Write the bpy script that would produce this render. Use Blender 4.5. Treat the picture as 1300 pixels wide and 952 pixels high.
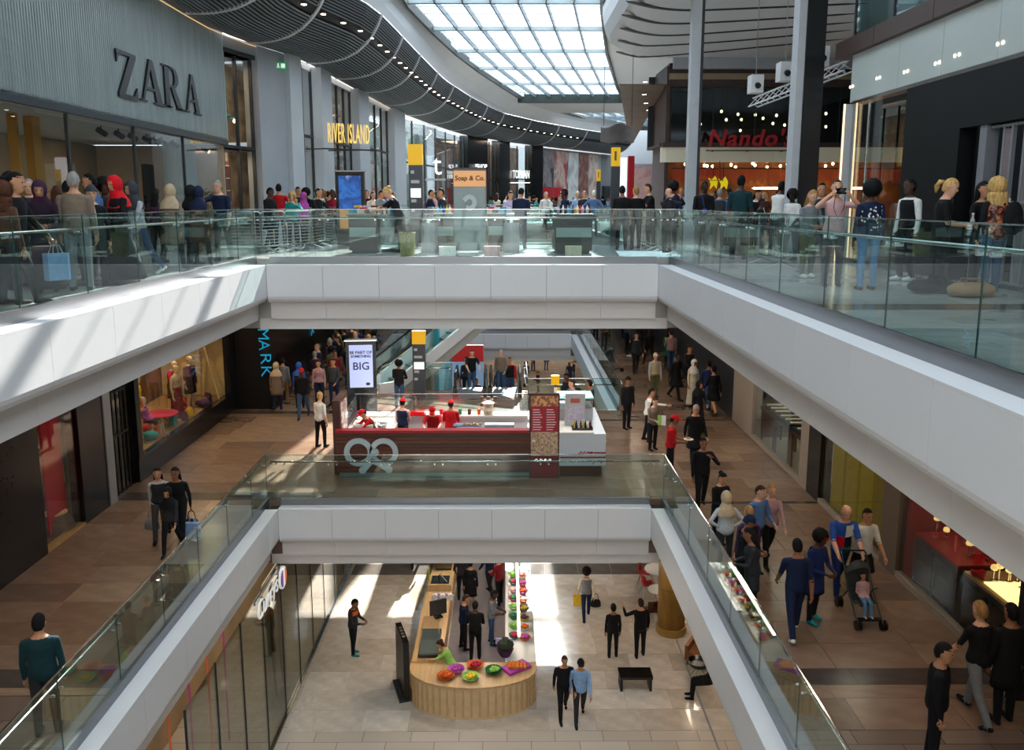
import bpy, bmesh, math, random
from mathutils import Vector, Matrix
from mathutils.kdtree import KDTree
for o in list(bpy.data.objects): bpy.data.objects.remove(o)
SC = bpy.context.scene; COL = SC.collection
R = math.radians
# ------------------------------------------------------------------ camera
F, PX, PY, HOR, VPX, EYE = 1050.0, 650.0, 431.0, 256.0, 643.0, 1.33   # in the 1300x952 frame
TH = math.atan((PY-HOR)/F); YAW = math.atan((PX-VPX)/F*math.cos(TH))
cd = bpy.data.cameras.new('camera'); cam = bpy.data.objects.new('camera', cd); COL.objects.link(cam)
cam.location = (0, 0, EYE); cam.rotation_euler = (math.pi/2-TH, 0, -YAW)
cd.sensor_fit = 'HORIZONTAL'; cd.sensor_width = 36.0; cd.lens = 36.0*F/1300.0
cd.shift_y = -(476.0-PY)/1300.0; cd.clip_end = 400; cd.clip_start = .05
SC.camera = cam
# ------------------------------------------------------------------ sky, sun, exposure
w = bpy.data.worlds.new('sky'); SC.world = w; w.use_nodes = True
bg = w.node_tree.nodes['Background']; bg.inputs[0].default_value = (.78, .90, 1.0, 1); bg.inputs[1].default_value = 5.6
sd = bpy.data.lights.new('sun', 'SUN'); sd.energy = 38; sd.angle = R(.6); sd.color = (1, .96, .88)
sun = bpy.data.objects.new('sun', sd); COL.objects.link(sun)
SUN_EL, SUN_AZ = R(33), R(7)
sv = Vector((math.sin(SUN_AZ)*math.cos(SUN_EL), math.cos(SUN_AZ)*math.cos(SUN_EL), math.sin(SUN_EL)))
sun.rotation_euler = sv.to_track_quat('Z', 'Y').to_euler(); sun.location = (10, 60, 40)
vs = SC.view_settings; vs.view_transform = 'Standard'; vs.look = 'None'; vs.exposure = -0.58; vs.gamma = 1; vs.use_curve_mapping = False
cy = SC.cycles; cy.use_denoising = True; cy.max_bounces = 6; cy.diffuse_bounces = 3; cy.glossy_bounces = 3
cy.transparent_max_bounces = 24; cy.sample_clamp_indirect = 4; cy.caustics_reflective = False; cy.caustics_refractive = False
# ------------------------------------------------------------------ levels and plan
ZU, ZM, ZG = 0.0, -5.97, -11.87            # the three floors
XL, XR, YB = -5.6, 3.55, 19.3              # faces of the atrium fascias
FXL, FXR = -9.65, 7.65                     # shop fronts left and right
# ------------------------------------------------------------------ rays through the lens: pixel -> place on a known plane
def ray(px, py):
    a, b = (px-PX)/F, (PY-py)/F; c, s = math.cos(TH), math.sin(TH)
    x, y, z = a, c+b*s, -s+b*c; cy_, sy_ = math.cos(YAW), math.sin(YAW)
    return Vector((x*cy_+y*sy_, -x*sy_+y*cy_, z))
def fl(px, py, z): r = ray(px, py); t = (z-EYE)/r.z; return Vector((r.x*t, r.y*t, z))
def xp(px, py, x): r = ray(px, py); t = x/r.x; return Vector((x, r.y*t, EYE+r.z*t))
def yp(px, py, y): r = ray(px, py); t = y/r.y; return Vector((r.x*t, y, EYE+r.z*t))
# ------------------------------------------------------------------ materials
def lin(c): return tuple((v/12.92 if v <= .04045 else ((v+.055)/1.055)**2.4) for v in c)
def hexc(h): return lin(tuple(int(h[i:i+2], 16)/255 for i in (0, 2, 4)))
MATS = {}
def mat(name, col, rough=.5, metal=0.0, var=.0, scale=6.0, spec=.5, emit=None, estr=0.0, bump=0.0, stretch=None, col2=None):
    if name in MATS: return MATS[name]
    if isinstance(col, str): col = hexc(col)
    m = bpy.data.materials.new(name); m.use_nodes = True; nt = m.node_tree; p = nt.nodes['Principled BSDF']
    p.inputs['Base Color'].default_value = (*col, 1); p.inputs['Roughness'].default_value = rough
    p.inputs['Metallic'].default_value = metal; p.inputs['Specular IOR Level'].default_value = spec
    if emit is not None:
        if isinstance(emit, str): emit = hexc(emit)
        p.inputs['Emission Color'].default_value = (*emit, 1); p.inputs['Emission Strength'].default_value = estr
    if var > 0 or bump > 0 or col2 is not None:
        tc = nt.nodes.new('ShaderNodeTexCoord'); mp = nt.nodes.new('ShaderNodeMapping'); nz = nt.nodes.new('ShaderNodeTexNoise')
        nz.inputs['Scale'].default_value = scale; nz.inputs['Detail'].default_value = 5
        if stretch: mp.inputs['Scale'].default_value = stretch
        nt.links.new(tc.outputs['Object'], mp.inputs[0]); nt.links.new(mp.outputs[0], nz.inputs['Vector'])
        if var > 0 or col2 is not None:
            rp = nt.nodes.new('ShaderNodeValToRGB'); e = rp.color_ramp.elements
            c2 = col2 if col2 is not None else tuple(min(1, v*(1+var)) for v in col)
            if isinstance(c2, str): c2 = hexc(c2)
            e[0].position = .33; e[1].position = .67
            e[0].color = (*[v*(1-var) for v in col], 1); e[1].color = (*c2, 1)
            nt.links.new(nz.outputs['Fac'], rp.inputs[0]); nt.links.new(rp.outputs[0], p.inputs['Base Color'])
        if bump > 0:
            b = nt.nodes.new('ShaderNodeBump'); b.inputs['Strength'].default_value = bump; b.inputs['Distance'].default_value = .02
            nt.links.new(nz.outputs['Fac'], b.inputs['Height']); nt.links.new(b.outputs[0], p.inputs['Normal'])
    MATS[name] = m; return m
def glassmat(name, tint, ior=1.45, rough=0.0, refl=1.0, haze=0.0):
    if name in MATS: return MATS[name]
    m = bpy.data.materials.new(name); m.use_nodes = True; nt = m.node_tree; nt.nodes.clear()
    o = nt.nodes.new('ShaderNodeOutputMaterial'); t = nt.nodes.new('ShaderNodeBsdfTransparent'); g = nt.nodes.new('ShaderNodeBsdfGlossy')
    mx = nt.nodes.new('ShaderNodeMixShader'); f = nt.nodes.new('ShaderNodeFresnel'); ge = nt.nodes.new('ShaderNodeNewGeometry'); ma = nt.nodes.new('ShaderNodeMapRange')
    ma.inputs['To Min'].default_value = ior; ma.inputs['To Max'].default_value = 1/ior            # a thin pane reflects alike from both faces
    nt.links.new(ge.outputs['Backfacing'], ma.inputs['Value']); nt.links.new(ma.outputs[0], f.inputs[0])
    t.inputs[0].default_value = (*tint, 1); g.inputs['Roughness'].default_value = rough; g.inputs[0].default_value = (refl, refl, refl, 1)
    nt.links.new(f.outputs[0], mx.inputs[0]); nt.links.new(t.outputs[0], mx.inputs[1]); nt.links.new(g.outputs[0], mx.inputs[2])
    last = mx
    if haze > 0:
        d = nt.nodes.new('ShaderNodeBsdfDiffuse'); d.inputs[0].default_value = (.8, .85, .86, 1); m2 = nt.nodes.new('ShaderNodeMixShader')
        m2.inputs[0].default_value = haze; nt.links.new(mx.outputs[0], m2.inputs[1]); nt.links.new(d.outputs[0], m2.inputs[2]); last = m2
    nt.links.new(last.outputs[0], o.inputs[0]); MATS[name] = m; return m
def screenmat(name, stops, scale=3.0, estr=1.5, dist=1.0):
    """a lit print or screen: soft patches of colour, made of noise"""
    if name in MATS: return MATS[name]
    m = bpy.data.materials.new(name); m.use_nodes = True; nt = m.node_tree; p = nt.nodes['Principled BSDF']
    tc = nt.nodes.new('ShaderNodeTexCoord'); nz = nt.nodes.new('ShaderNodeTexNoise'); rp = nt.nodes.new('ShaderNodeValToRGB')
    nz.inputs['Scale'].default_value = scale; nz.inputs['Detail'].default_value = 3; nz.inputs['Distortion'].default_value = dist
    e = rp.color_ramp.elements
    while len(e) < len(stops): e.new(.5)
    for k, c in enumerate(stops): e[k].position = .3+.4*k/(len(stops)-1); e[k].color = (*hexc(c), 1)
    nt.links.new(tc.outputs['Object'], nz.inputs['Vector']); nt.links.new(nz.outputs['Fac'], rp.inputs[0]); nt.links.new(rp.outputs[0], p.inputs['Base Color'])
    if estr: nt.links.new(rp.outputs[0], p.inputs['Emission Color']); p.inputs['Emission Strength'].default_value = estr
    p.inputs['Roughness'].default_value = .3; MATS[name] = m; return m
# ------------------------------------------------------------------ mesh builder
class MB:
    def __init__(s): s.v = []; s.f = []; s.m = []; s.smooth = False
    def add(s, vs, fs, mi=0):
        n = len(s.v); s.v += [tuple(v) for v in vs]
        for f in fs: s.f.append([n+i for i in f]); s.m.append(mi)
        return s
    def box(s, x0, y0, z0, x1, y1, z1, mi=0):
        x0, x1 = min(x0, x1), max(x0, x1); y0, y1 = min(y0, y1), max(y0, y1); z0, z1 = min(z0, z1), max(z0, z1)
        return s.add([(x0,y0,z0),(x1,y0,z0),(x1,y1,z0),(x0,y1,z0),(x0,y0,z1),(x1,y0,z1),(x1,y1,z1),(x0,y1,z1)],
                     [(0,3,2,1),(4,5,6,7),(0,1,5,4),(1,2,6,5),(2,3,7,6),(3,0,4,7)], mi)
    def cbox(s, cx, cy, cz, sx, sy, sz, mi=0): return s.box(cx-sx/2, cy-sy/2, cz-sz/2, cx+sx/2, cy+sy/2, cz+sz/2, mi)
    def seg(s, A, B, z0, z1, t0, t1, mi=0):
        """upright slab along the plan line A-B; t0..t1 is the offset to the right of A->B"""
        a, b = Vector(A[:2]), Vector(B[:2]); d = (b-a).normalized(); n = Vector((d.y, -d.x))
        q = [a+n*t0, b+n*t0, b+n*t1, a+n*t1]
        return s.add([(p.x,p.y,z) for z in (z0, z1) for p in q], [(0,1,2,3),(7,6,5,4),(0,4,5,1),(1,5,6,2),(2,6,7,3),(3,7,4,0)], mi)
    def prism(s, poly, h0, h1, axis='z', mi=0):
        n = len(poly)
        g = {'z': lambda a, b, h: (a, b, h), 'y': lambda a, b, h: (a, h, b), 'x': lambda a, b, h: (h, a, b)}[axis]
        vs = [g(a, b, h0) for a, b in poly]+[g(a, b, h1) for a, b in poly]
        fs = [list(range(n))[::-1], list(range(n, 2*n))]+[(i, (i+1) % n, n+(i+1) % n, n+i) for i in range(n)]
        return s.add(vs, fs, mi)
    def loft(s, rings, cap=True, mi=0, close=True):
        n = len(rings[0]); base = len(s.v); s.v += [tuple(p) for r in rings for p in r]
        for i in range(len(rings)-1):
            for j in range(n if close else n-1):
                k = (j+1) % n; s.f.append([base+i*n+j, base+i*n+k, base+(i+1)*n+k, base+(i+1)*n+j]); s.m.append(mi)
        if cap:
            s.f.append([base+j for j in range(n)][::-1]); s.m.append(mi)
            s.f.append([base+(len(rings)-1)*n+j for j in range(n)]); s.m.append(mi)
        return s
    def tube(s, pts, r, n=8, mi=0, cap=True, flat=1.0, up=None):
        pts = [Vector(p) for p in pts]; rs = r if isinstance(r, (list, tuple)) else [r]*len(pts); rings = []
        for i, p in enumerate(pts):
            t = (pts[min(i+1, len(pts)-1)]-pts[max(i-1, 0)]).normalized()
            u = Vector(up) if up else (Vector((0,0,1)) if abs(t.z) < .9 else Vector((1,0,0)))
            a = t.cross(u).normalized(); b = a.cross(t).normalized()
            rings.append([p+a*(math.cos(2*math.pi*k/n)*rs[i])+b*(math.sin(2*math.pi*k/n)*rs[i]*flat) for k in range(n)])
        return s.loft(rings, cap, mi)
    def lathe(s, prof, n=16, c=(0,0,0), mi=0, cap=True, ry=1.0):
        return s.loft([[(c[0]+r*math.cos(2*math.pi*k/n), c[1]+ry*r*math.sin(2*math.pi*k/n), c[2]+z) for k in range(n)] for r, z in prof], cap, mi)
    def ball(s, c, rx, ry, rz, n=10, m=6, mi=0):
        return s.loft([[(c[0]+rx*math.sin(math.pi*i/m)*math.cos(2*math.pi*k/n), c[1]+ry*math.sin(math.pi*i/m)*math.sin(2*math.pi*k/n), c[2]-rz*math.cos(math.pi*i/m))
                        for k in range(n)] for i in [.15]+list(range(1, m))+[m-.15]], True, mi)
    def mesh(s, name, mats, smooth=False):
        me = bpy.data.meshes.new(name); me.from_pydata(s.v, [], s.f)
        for m in (mats if isinstance(mats, (list, tuple)) else [mats]): me.materials.append(m)
        me.polygons.foreach_set('material_index', s.m)
        if smooth or s.smooth: me.polygons.foreach_set('use_smooth', [True]*len(me.polygons))
        me.update(); return me
    def build(s, name, mats, parent=None, smooth=False, loc=None, rz=0):
        o = bpy.data.objects.new(name, s.mesh(name, mats, smooth)); COL.objects.link(o)
        if parent is not None: o.parent = parent
        if loc is not None: o.location = loc
        if rz: o.rotation_euler.z = rz
        return o
def tag(o, label, cat, group=None, kind=None):
    o['label'] = label; o['category'] = cat
    if group: o['group'] = group
    if kind: o['kind'] = kind
    return o
def thing(name, label, cat, loc=(0,0,0), rz=0, group=None, kind=None):
    o = bpy.data.objects.new(name, None); COL.objects.link(o); o.location = loc; o.rotation_euler.z = rz; o.empty_display_size = .2
    return tag(o, label, cat, group, kind)
def inst(src, parent=None, loc=None, rz=None, scale=None):
    o = src.copy(); COL.objects.link(o); o.parent = parent
    if loc is not None: o.location = loc
    if rz is not None: o.rotation_euler.z = rz
    if scale is not None: o.scale = scale
    return o
def copy_tree(src, parent=None, loc=None, rz=None):
    o = inst(src, parent, loc, rz)
    for c in list(src.children): copy_tree(c, o)
    return o
def placed(name, me, parent, loc, rz=0.0):
    o = bpy.data.objects.new(name, me); COL.objects.link(o); o.parent = parent; o.location = loc; o.rotation_euler.z = rz; return o
def lettering(name, txt, size, m, parent, M, extrude=.02, align='CENTER', spacing=1.0, sx=1.0, shear=0.0, bold=0.0, width=None):
    """words as real raised letters; M places them (x = reading direction, y = up the letters)"""
    cu = bpy.data.curves.new(name, 'FONT'); cu.body = txt; cu.size = size; cu.extrude = extrude; cu.align_x = align; cu.align_y = 'CENTER'
    cu.space_character = spacing; cu.shear = shear; cu.offset = bold; cu.resolution_u = 3
    t = bpy.data.objects.new(name, cu); COL.objects.link(t); dg = bpy.context.evaluated_depsgraph_get()
    me = bpy.data.meshes.new_from_object(t.evaluated_get(dg)); bpy.data.objects.remove(t); bpy.data.curves.remove(cu)
    me.materials.clear(); me.materials.append(m)
    if width: xs = [v.co.x for v in me.vertices]; sx = width/(max(xs)-min(xs))
    o = bpy.data.objects.new(name, me); COL.objects.link(o); o.parent = parent
    o.matrix_basis = M @ Matrix.Diagonal((sx, 1, 1, 1)); return o
def facing(loc, ang=0.0):
    """matrix for a sign whose face looks to -Y turned by ang (degrees): 90 looks to +X"""
    return Matrix.Translation(loc) @ Matrix.Rotation(R(ang), 4, 'Z') @ Matrix.Rotation(R(90), 4, 'X')
def area(name, loc, sx, sy, power, col, rot=(0,0,0), spread=math.pi):
    d = bpy.data.lights.new(name, 'AREA'); d.shape = 'RECTANGLE'; d.size = sx; d.size_y = sy; d.energy = power; d.color = col; d.spread = spread
    o = bpy.data.objects.new(name, d); COL.objects.link(o); o.location = loc; o.rotation_euler = rot; return o
rnd = random.Random(7)
# common materials
M_white = mat('white_panel', 'dcdbdc', .42, var=.02, scale=.6)
M_ceilw = mat('white_ceiling', 'f0f1f4', .5, var=.015, scale=.4)
M_soffit = mat('soffit_band', 'd6d0cc', .55, var=.02, scale=.7)
M_metal = mat('brushed_metal', '85878b', .32, .9, var=.06, scale=20, stretch=(.2, 6, 6))
M_steel = mat('steel', 'c9cccb', .18, 1.0)
M_glass = glassmat('balustrade_glass', (.81, .91, .90))
M_shopglass = glassmat('shop_glass', (.90, .93, .92))
M_black = mat('black_gloss', '0b0c0e', .25, var=.2, scale=3)
M_blackm = mat('black_matt', '101114', .6, var=.15, scale=5)
M_dgrey = mat('dark_grey', '2b2d31', .45, var=.1)
M_grey = mat('mid_grey', '8d9094', .55, var=.04)
M_lgrey = mat('light_grey', 'b9bcc0', .5, var=.03)
M_beige = mat('beige_wall', 'b49d82', .7, var=.08, scale=2)
M_wood = mat('dark_timber', '4a2318', .4, var=.25, scale=5, stretch=(1, 8, 8))
M_lwood = mat('pale_timber', 'd9b98d', .45, var=.1, scale=4, stretch=(1, 6, 1))
M_brown = mat('brown_trim', '4a352f', .5, var=.08)
M_joint = mat('floor_joint', '3a332d', .8, var=.1)
M_yellow = mat('sign_yellow', 'f2b800', .4, emit='f2b800', estr=.25)
M_red = mat('red_gloss', 'a5121c', .35)
M_bulb = mat('warm_bulb', 'fff1d8', .5, emit='ffd9a0', estr=14)
M_spot = mat('spot_lens', 'fff8ec', .5, emit='ffefd6', estr=18)
M_led = mat('led_strip', 'ffe9c4', .5, emit='ffd7a0', estr=2.6)
M_ledlow = mat('led_cove', 'd8b890', .5, emit='ffcf98', estr=1.0)
M_teal = mat('teal_paint', '0d7f8f', .4, var=.05)
# ================================================================== the building
def tonemats(base, tones, rough, scale=3.0, spec=.5):
    return [mat(base+'_'+t, t, rough, var=.12, scale=scale, spec=spec, bump=.02) for t in tones]
def tile_slab_mat(name, c1, c2, joint, sx, sy, rough):
    m = bpy.data.materials.new(name); m.use_nodes = True; nt = m.node_tree; p = nt.nodes['Principled BSDF']
    tc = nt.nodes.new('ShaderNodeTexCoord'); br = nt.nodes.new('ShaderNodeTexBrick'); br.inputs['Scale'].default_value = 1.0
    br.inputs['Brick Width'].default_value = sx; br.inputs['Row Height'].default_value = sy; br.inputs['Mortar Size'].default_value = .006
    for k, c in enumerate((c1, c2, joint)): br.inputs[1+k].default_value = (*hexc(c), 1)
    nt.links.new(tc.outputs['Object'], br.inputs[0]); nt.links.new(br.outputs[0], p.inputs['Base Color']); p.inputs['Roughness'].default_value = rough
    return m
TILE_ME = {}
def tile_mesh(key, m):
    if key not in TILE_ME: TILE_ME[key] = MB().box(0, 0, 0, 1, 1, .012).mesh('floor_tile', m)
    return TILE_ME[key]
def tiles(floor, x0, x1, y0, y1, z, sx, sy, mats, name='floor_tile', dark=(), gap=.008):
    """stone slabs laid in rows; each slab is an object of its own, the joint shows the bed below"""
    y = y0; row = 0; cuts = sorted([e for q in dark for e in q])
    while y < y1-.02:
        d = min([sy, y1-y]+[e-y for e in cuts if e-y > .03]); x = x0-(rnd.random()*.7 if row % 2 else .5*rnd.random())*sx; isd = any(a <= y+d/2 <= b for a, b in dark)
        while x < x1-.02:
            a, b = max(x, x0), min(x+sx, x1); x += sx
            if b-a < .05: continue
            k = len(mats)-1 if isd else rnd.choices(range(len(mats)-1), [5, 4, 3, 2][:len(mats)-1])[0]
            o = bpy.data.objects.new(name, tile_mesh((id(mats), k), mats[k])); COL.objects.link(o); o.parent = floor
            o.location = (a+gap/2, y+gap/2, z-.012); o.scale = (b-a-gap, d-gap, 1)
        y += d; row += 1
T_M = tonemats('middle_stone', ['836a58', '7a604c', '8b725d', '6f5a4b', '433a36'], .22)
T_G = tonemats('ground_stone', ['cdc2b4', 'c5b8a8', 'd4cabd', 'bdb0a0', '66605a'], .10)
T_U = tonemats('upper_stone', ['aeada9', 'a4a39e', 'b8b7b2', '9a9994', '55554f'], .16)
S_M = tile_slab_mat('middle_paving', '7b695c', '6c5a4e', '3a332d', 1.2, .6, .25)
S_G = tile_slab_mat('ground_paving', 'cdc2b4', 'bfb2a2', '6a5f54', 1.2, .6, .12)
S_U = tile_slab_mat('upper_paving', 'aeada9', '9e9d98', '4a4a48', 1.2, .6, .16)
def slab(label, x0, x1, y0, y1, z, t, m):
    return tag(MB().box(x0, y0, z-t, x1, y1, z-.010).build('floor', [m]), label, 'floor', kind='structure')
GXL, GXR, GYB = XL-.34, XR+.34, YB+.34        # glass lines
VU = (-6.3, 4.0, 26.6, 50.0)                  # second opening in the upper floor
# upper floor
u1 = slab('grey stone upper walkway in front of the frosted glass shop sign', FXL-4.6, GXL, -12, GYB, ZU, 1.42, S_U)
u2 = slab('grey stone upper walkway along the black shop wall', GXR, 13, -12, GYB, ZU, 1.42, S_U)
u3 = slab('grey stone upper floor carrying the sales kiosks', -15, 24, GYB, VU[2], ZU, 1.66, S_U)
u4 = slab('grey stone upper floor beside the far opening under the curved ceiling', -15, VU[0], VU[2], VU[3], ZU, 1.42, S_U)
u5 = slab('grey stone upper floor in front of the restaurant', VU[1], 24, VU[2], VU[3], ZU, 1.42, S_U)
u6 = slab('grey stone upper floor at the far end of the mall', -15, 30, VU[3], 106, ZU, 1.42, S_U)
u7 = slab('grey stone bridge where the onlooker stands', GXL, GXR, -9, -.5, ZU, .6, S_U)
tiles(u1, FXL, GXL-.05, 6, GYB, ZU, 1.2, .6, T_U, dark=[(13.2, 13.8)]); tiles(u2, GXR+.05, FXR, 4.2, GYB, ZU, 1.2, .6, T_U, dark=[(10.2, 10.8)])
tiles(u3, -9, 9, GYB, 25.04, ZU, 1.8, .9, T_U)
# middle floor
VM = (-5.4, 4.0, 31.7, 46.6)
m1 = slab('brown stone middle walkway in front of the lit clothes window', FXL-3.2, GXL, -12, GYB, ZM, 1.42, S_M)
m2 = slab('brown stone middle walkway beside the jewellery windows', GXR, 12, -12, GYB, ZM, 1.42, S_M)
m3 = slab('brown stone middle floor around the pretzel kiosk', -13, 12, GYB, 28.5, ZM, 1.66, S_M)
m4 = slab('brown stone landing at the head of the escalators', -13, .75, 28.5, VM[2], ZM, 1.42, S_M)
m5 = slab('brown stone middle floor under the queue by the black wall', -13, VM[0], VM[2], 75, ZM, 1.42, S_M)
m6 = slab('brown stone middle walkway beside the far opening', VM[1], 13, 28.5, 75, ZM, 1.42, S_M)
m7 = slab('brown stone middle floor beyond the far opening', VM[0], VM[1], VM[3], 75, ZM, 1.42, S_M)
tiles(m1, FXL, GXL-.05, 11.4, GYB, ZM, 1.5, .75, T_M, dark=[(11.6, 12.1)])
tiles(m2, GXR+.05, FXR, 10.5, GYB, ZM, 1.5, .75, T_M, dark=[(11.6, 12.05), (19.3, 19.45)])
tiles(m3, FXL, -4.4, GYB, 28.5, ZM, 1.5, .75, T_M, dark=[(19.64, 20.2), (28.1, 28.5)])
tiles(m3, 2.6, FXR, GYB, 28.5, ZM, 1.5, .75, T_M, dark=[(27.1, 27.26)])
tiles(m3, -4.4, 2.6, GYB, 21.3, ZM, 1.5, .75, T_M)
tiles(m4, FXL, .75, 28.5, VM[2], ZM, 1.5, .8, T_M); tiles(m6, VM[1], FXR, 28.5, 40, ZM, 1.8, .9, T_M)
# ground floor
g1 = slab('pale polished stone ground floor under the atrium', -14, 14, -12, 90, ZG, .5, S_G)
tiles(g1, -5.6, 6.6, 19.0, 31.6, ZG, 1.2, .9, T_G, dark=[(27.9, 28.8)])

# ------------------------------------------------------------------ slab edges (fascias) with their panels
TRIM = [0]
def fascia(A, B, z, n, label, ext=(0, 0), widths=None):
    """white panelled slab edge; walking A->B the opening lies on the right hand"""
    A, B = Vector(A), Vector(B); L = (B-A).length; d = (B-A)/L; TRIM[0] += 1
    t = thing('trim_%d' % TRIM[0], label, 'fascia', (A.x, A.y, z), math.atan2(d.y, d.x), kind='structure')
    up = [(0, -.15), (0, -.86), (.015, -.92), (.06, -.98), (.13, -1.015), (.24, -1.03), (.24, -.15)]
    lo = [(.24, -1.03), (.24, -1.42), (.36, -1.42), (.36, -1.03)]
    cuts = widths if widths else [L*i/n for i in range(n+1)]; cache = {}
    for i in range(len(cuts)-1):
        a, b = cuts[i], cuts[i+1]; w = round(b-a, 3)
        if w not in cache:
            cache[w] = (MB().prism(up, .004, w-.004, 'x').mesh('panel', M_white), MB().prism(lo, .003, w-.003, 'x').mesh('soffit_panel', M_soffit))
        placed('panel', cache[w][0], t, (a, 0, 0)); placed('soffit_panel', cache[w][1], t, (a, 0, 0))
    MB().box(0, .0, -.149, L, .31, -.12).build('ledge', M_white, t)
    MB().box(-ext[0], .30, -.14, L+ext[1], .36, .05).build('base_rail', M_metal, t)
    MB().box(-ext[0], .02, -.9, L+ext[1], .235, -.16).build('backing', M_dgrey, t)
    MB().box(-ext[0], .30, -1.41, L+ext[1], .36, -1.04).build('soffit_backing', M_soffit, t)
    if widths is None: MB().box(-.3, .33, -1.68, L+.3, .42, -1.42).build('soffit_band', M_soffit, t)
    return t
side = [0.0, .9]+[.9+1.67*k for k in range(1, 19)]
sideR = side
for z, lv in ((ZU, 'upper'), (ZM, 'middle')):
    # left side: A at the far corner, walking toward the camera the opening is on the left -> walk away from camera
    Lw = side[-1]
    fascia((XL, YB-Lw), (XL, YB), z, 0, 'white panelled edge of the %s walkway on the clothes shop side' % lv, (0, .36), [Lw-s for s in side[::-1]])
    fascia((XR, YB), (XR, YB-Lw), z, 0, 'white panelled edge of the %s walkway on the jewellery shop side' % lv, (.36, 0), side)
    fascia((XL, YB), (XR, YB), z, 7, 'white panelled edge closing the far end of the %s opening' % lv)
# the edges of the far opening
fascia((VU[1]-.34, VU[2]-.0), (VU[0]+.34, VU[2]), ZU, 7, 'white panelled near edge of the far upper opening')
fascia((VU[0]+.34, VU[3]), (VU[1]-.34, VU[3]), ZU, 7, 'white panelled far edge of the far upper opening')
fascia((VM[0]+.34, VM[3]-.34), (VM[1]-.34, VM[3]-.34), ZM, 7, 'white panelled far edge of the opening behind the escalators')
fascia((VM[1]-.34, VM[3]-.34), (VM[1]-.34, 28.84), ZM, 12, 'white panelled edge along the jewellery side of the escalator opening')

# ------------------------------------------------------------------ glass balustrades
M_gedge = mat('glass_edge', '1d4a44', .15, spec=.8)
def pane_mesh(w, h):
    b = MB(); b.box(.006, -.006, 0, w-.006, .006, h); b.m = [1, 1, 0, 1, 0, 1]; return b.mesh('glass_pane', [M_glass, M_gedge])
BRK = MB().tube([(0, -.015, 0), (0, .075, 0)], .022, 8).mesh('bracket', M_steel)
def balustrade(A, B, z, cuts, label, h=1.10, cat='balustrade'):
    A, B = Vector(A), Vector(B); L = (B-A).length; d = (B-A)/L
    t = thing('glass_balustrade', label, cat, (A.x, A.y, z+.05), math.atan2(d.y, d.x)); cache = {}; qs = []
    for i in range(len(cuts)-1):
        a, b = cuts[i], cuts[i+1]; w = round(b-a, 3)
        if w not in cache: cache[w] = pane_mesh(w, h)
        placed('glass_pane', cache[w], t, (a, 0, 0))
        for q in (a+.10, b-.10): qs.append(q)
    hr_ = MB().tube([(.1, .085, .90), (L-.1, .085, .90)], .021, 8).build('handrail', M_steel, t, smooth=True)
    for q in qs: placed('bracket', BRK, hr_, (q, 0, .86))
    MB().box(0, -.012, h, L, .012, h+.012).build('top_edge', M_steel, t)
    return t
gs = [0.0, 1.23]+[1.23+1.67*k for k in range(1, 14)]
for z, lv in ((ZU, 'upper'), (ZM, 'middle')):
    Lw = gs[-1]
    balustrade((GXL, GYB-Lw), (GXL, GYB), z, [Lw-s for s in gs[::-1]], 'glass balustrade of the %s walkway on the clothes shop side' % lv)
    balustrade((GXR, GYB), (GXR, GYB-Lw), z, gs, 'glass balustrade of the %s walkway on the jewellery shop side' % lv)
    Lb = GXR-GXL; balustrade((GXL, GYB), (GXR, GYB), z, [0, .34]+[.34+1.307*k for k in range(1, 8)]+[Lb], 'glass balustrade across the far end of the %s opening' % lv)
balustrade((VU[1], VU[2]-.34), (VU[0], VU[2]-.34), ZU, [10.3*k/8 for k in range(9)], 'glass balustrade behind the upper sales kiosks')
balustrade((VU[0], VU[3]+.0), (VU[1], VU[3]), ZU, [10.3*k/8 for k in range(9)], 'distant glass balustrade at the far side of the upper opening')
balustrade((VU[0]-.05, VU[2]), (VU[0]-.05, VU[3]), ZU, [23.4*k/14 for k in range(15)], 'long glass balustrade beside the upper queue')
balustrade((VU[1]+.05, VU[3]), (VU[1]+.05, VU[2]), ZU, [23.4*k/14 for k in range(15)], 'long glass balustrade on the restaurant side of the far opening')
balustrade((4.0, 28.5), (.75, 28.5), ZM, [3.25*k/2 for k in range(3)], 'glass balustrade with a metal rail behind the order counter')
balustrade((4.0, 46), (4.0, 28.5), ZM, [17.5*k/10 for k in range(11)], 'glass balustrade running away along the middle jewellery walkway')
balustrade((.75, 28.5), (.75, 31.7), ZM, [0, 1.6, 3.2], 'short glass balustrade beside the escalator landing')
balustrade((-2.1, 31.5), (-3.5, 31.5), ZM, [0, 1.4], 'glass balustrade between the wayfinding totem and the teal wall')
balustrade((-5.4, 31.7), (-5.4, 46), ZM, [14.3*k/8 for k in range(9)], 'glass balustrade between the queue and the far opening')
balustrade((VM[0], 46.6), (VM[1], 46.6), ZM, [9.4*k/6 for k in range(7)], 'distant glass balustrade over the far white edge of the middle floor')
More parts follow.
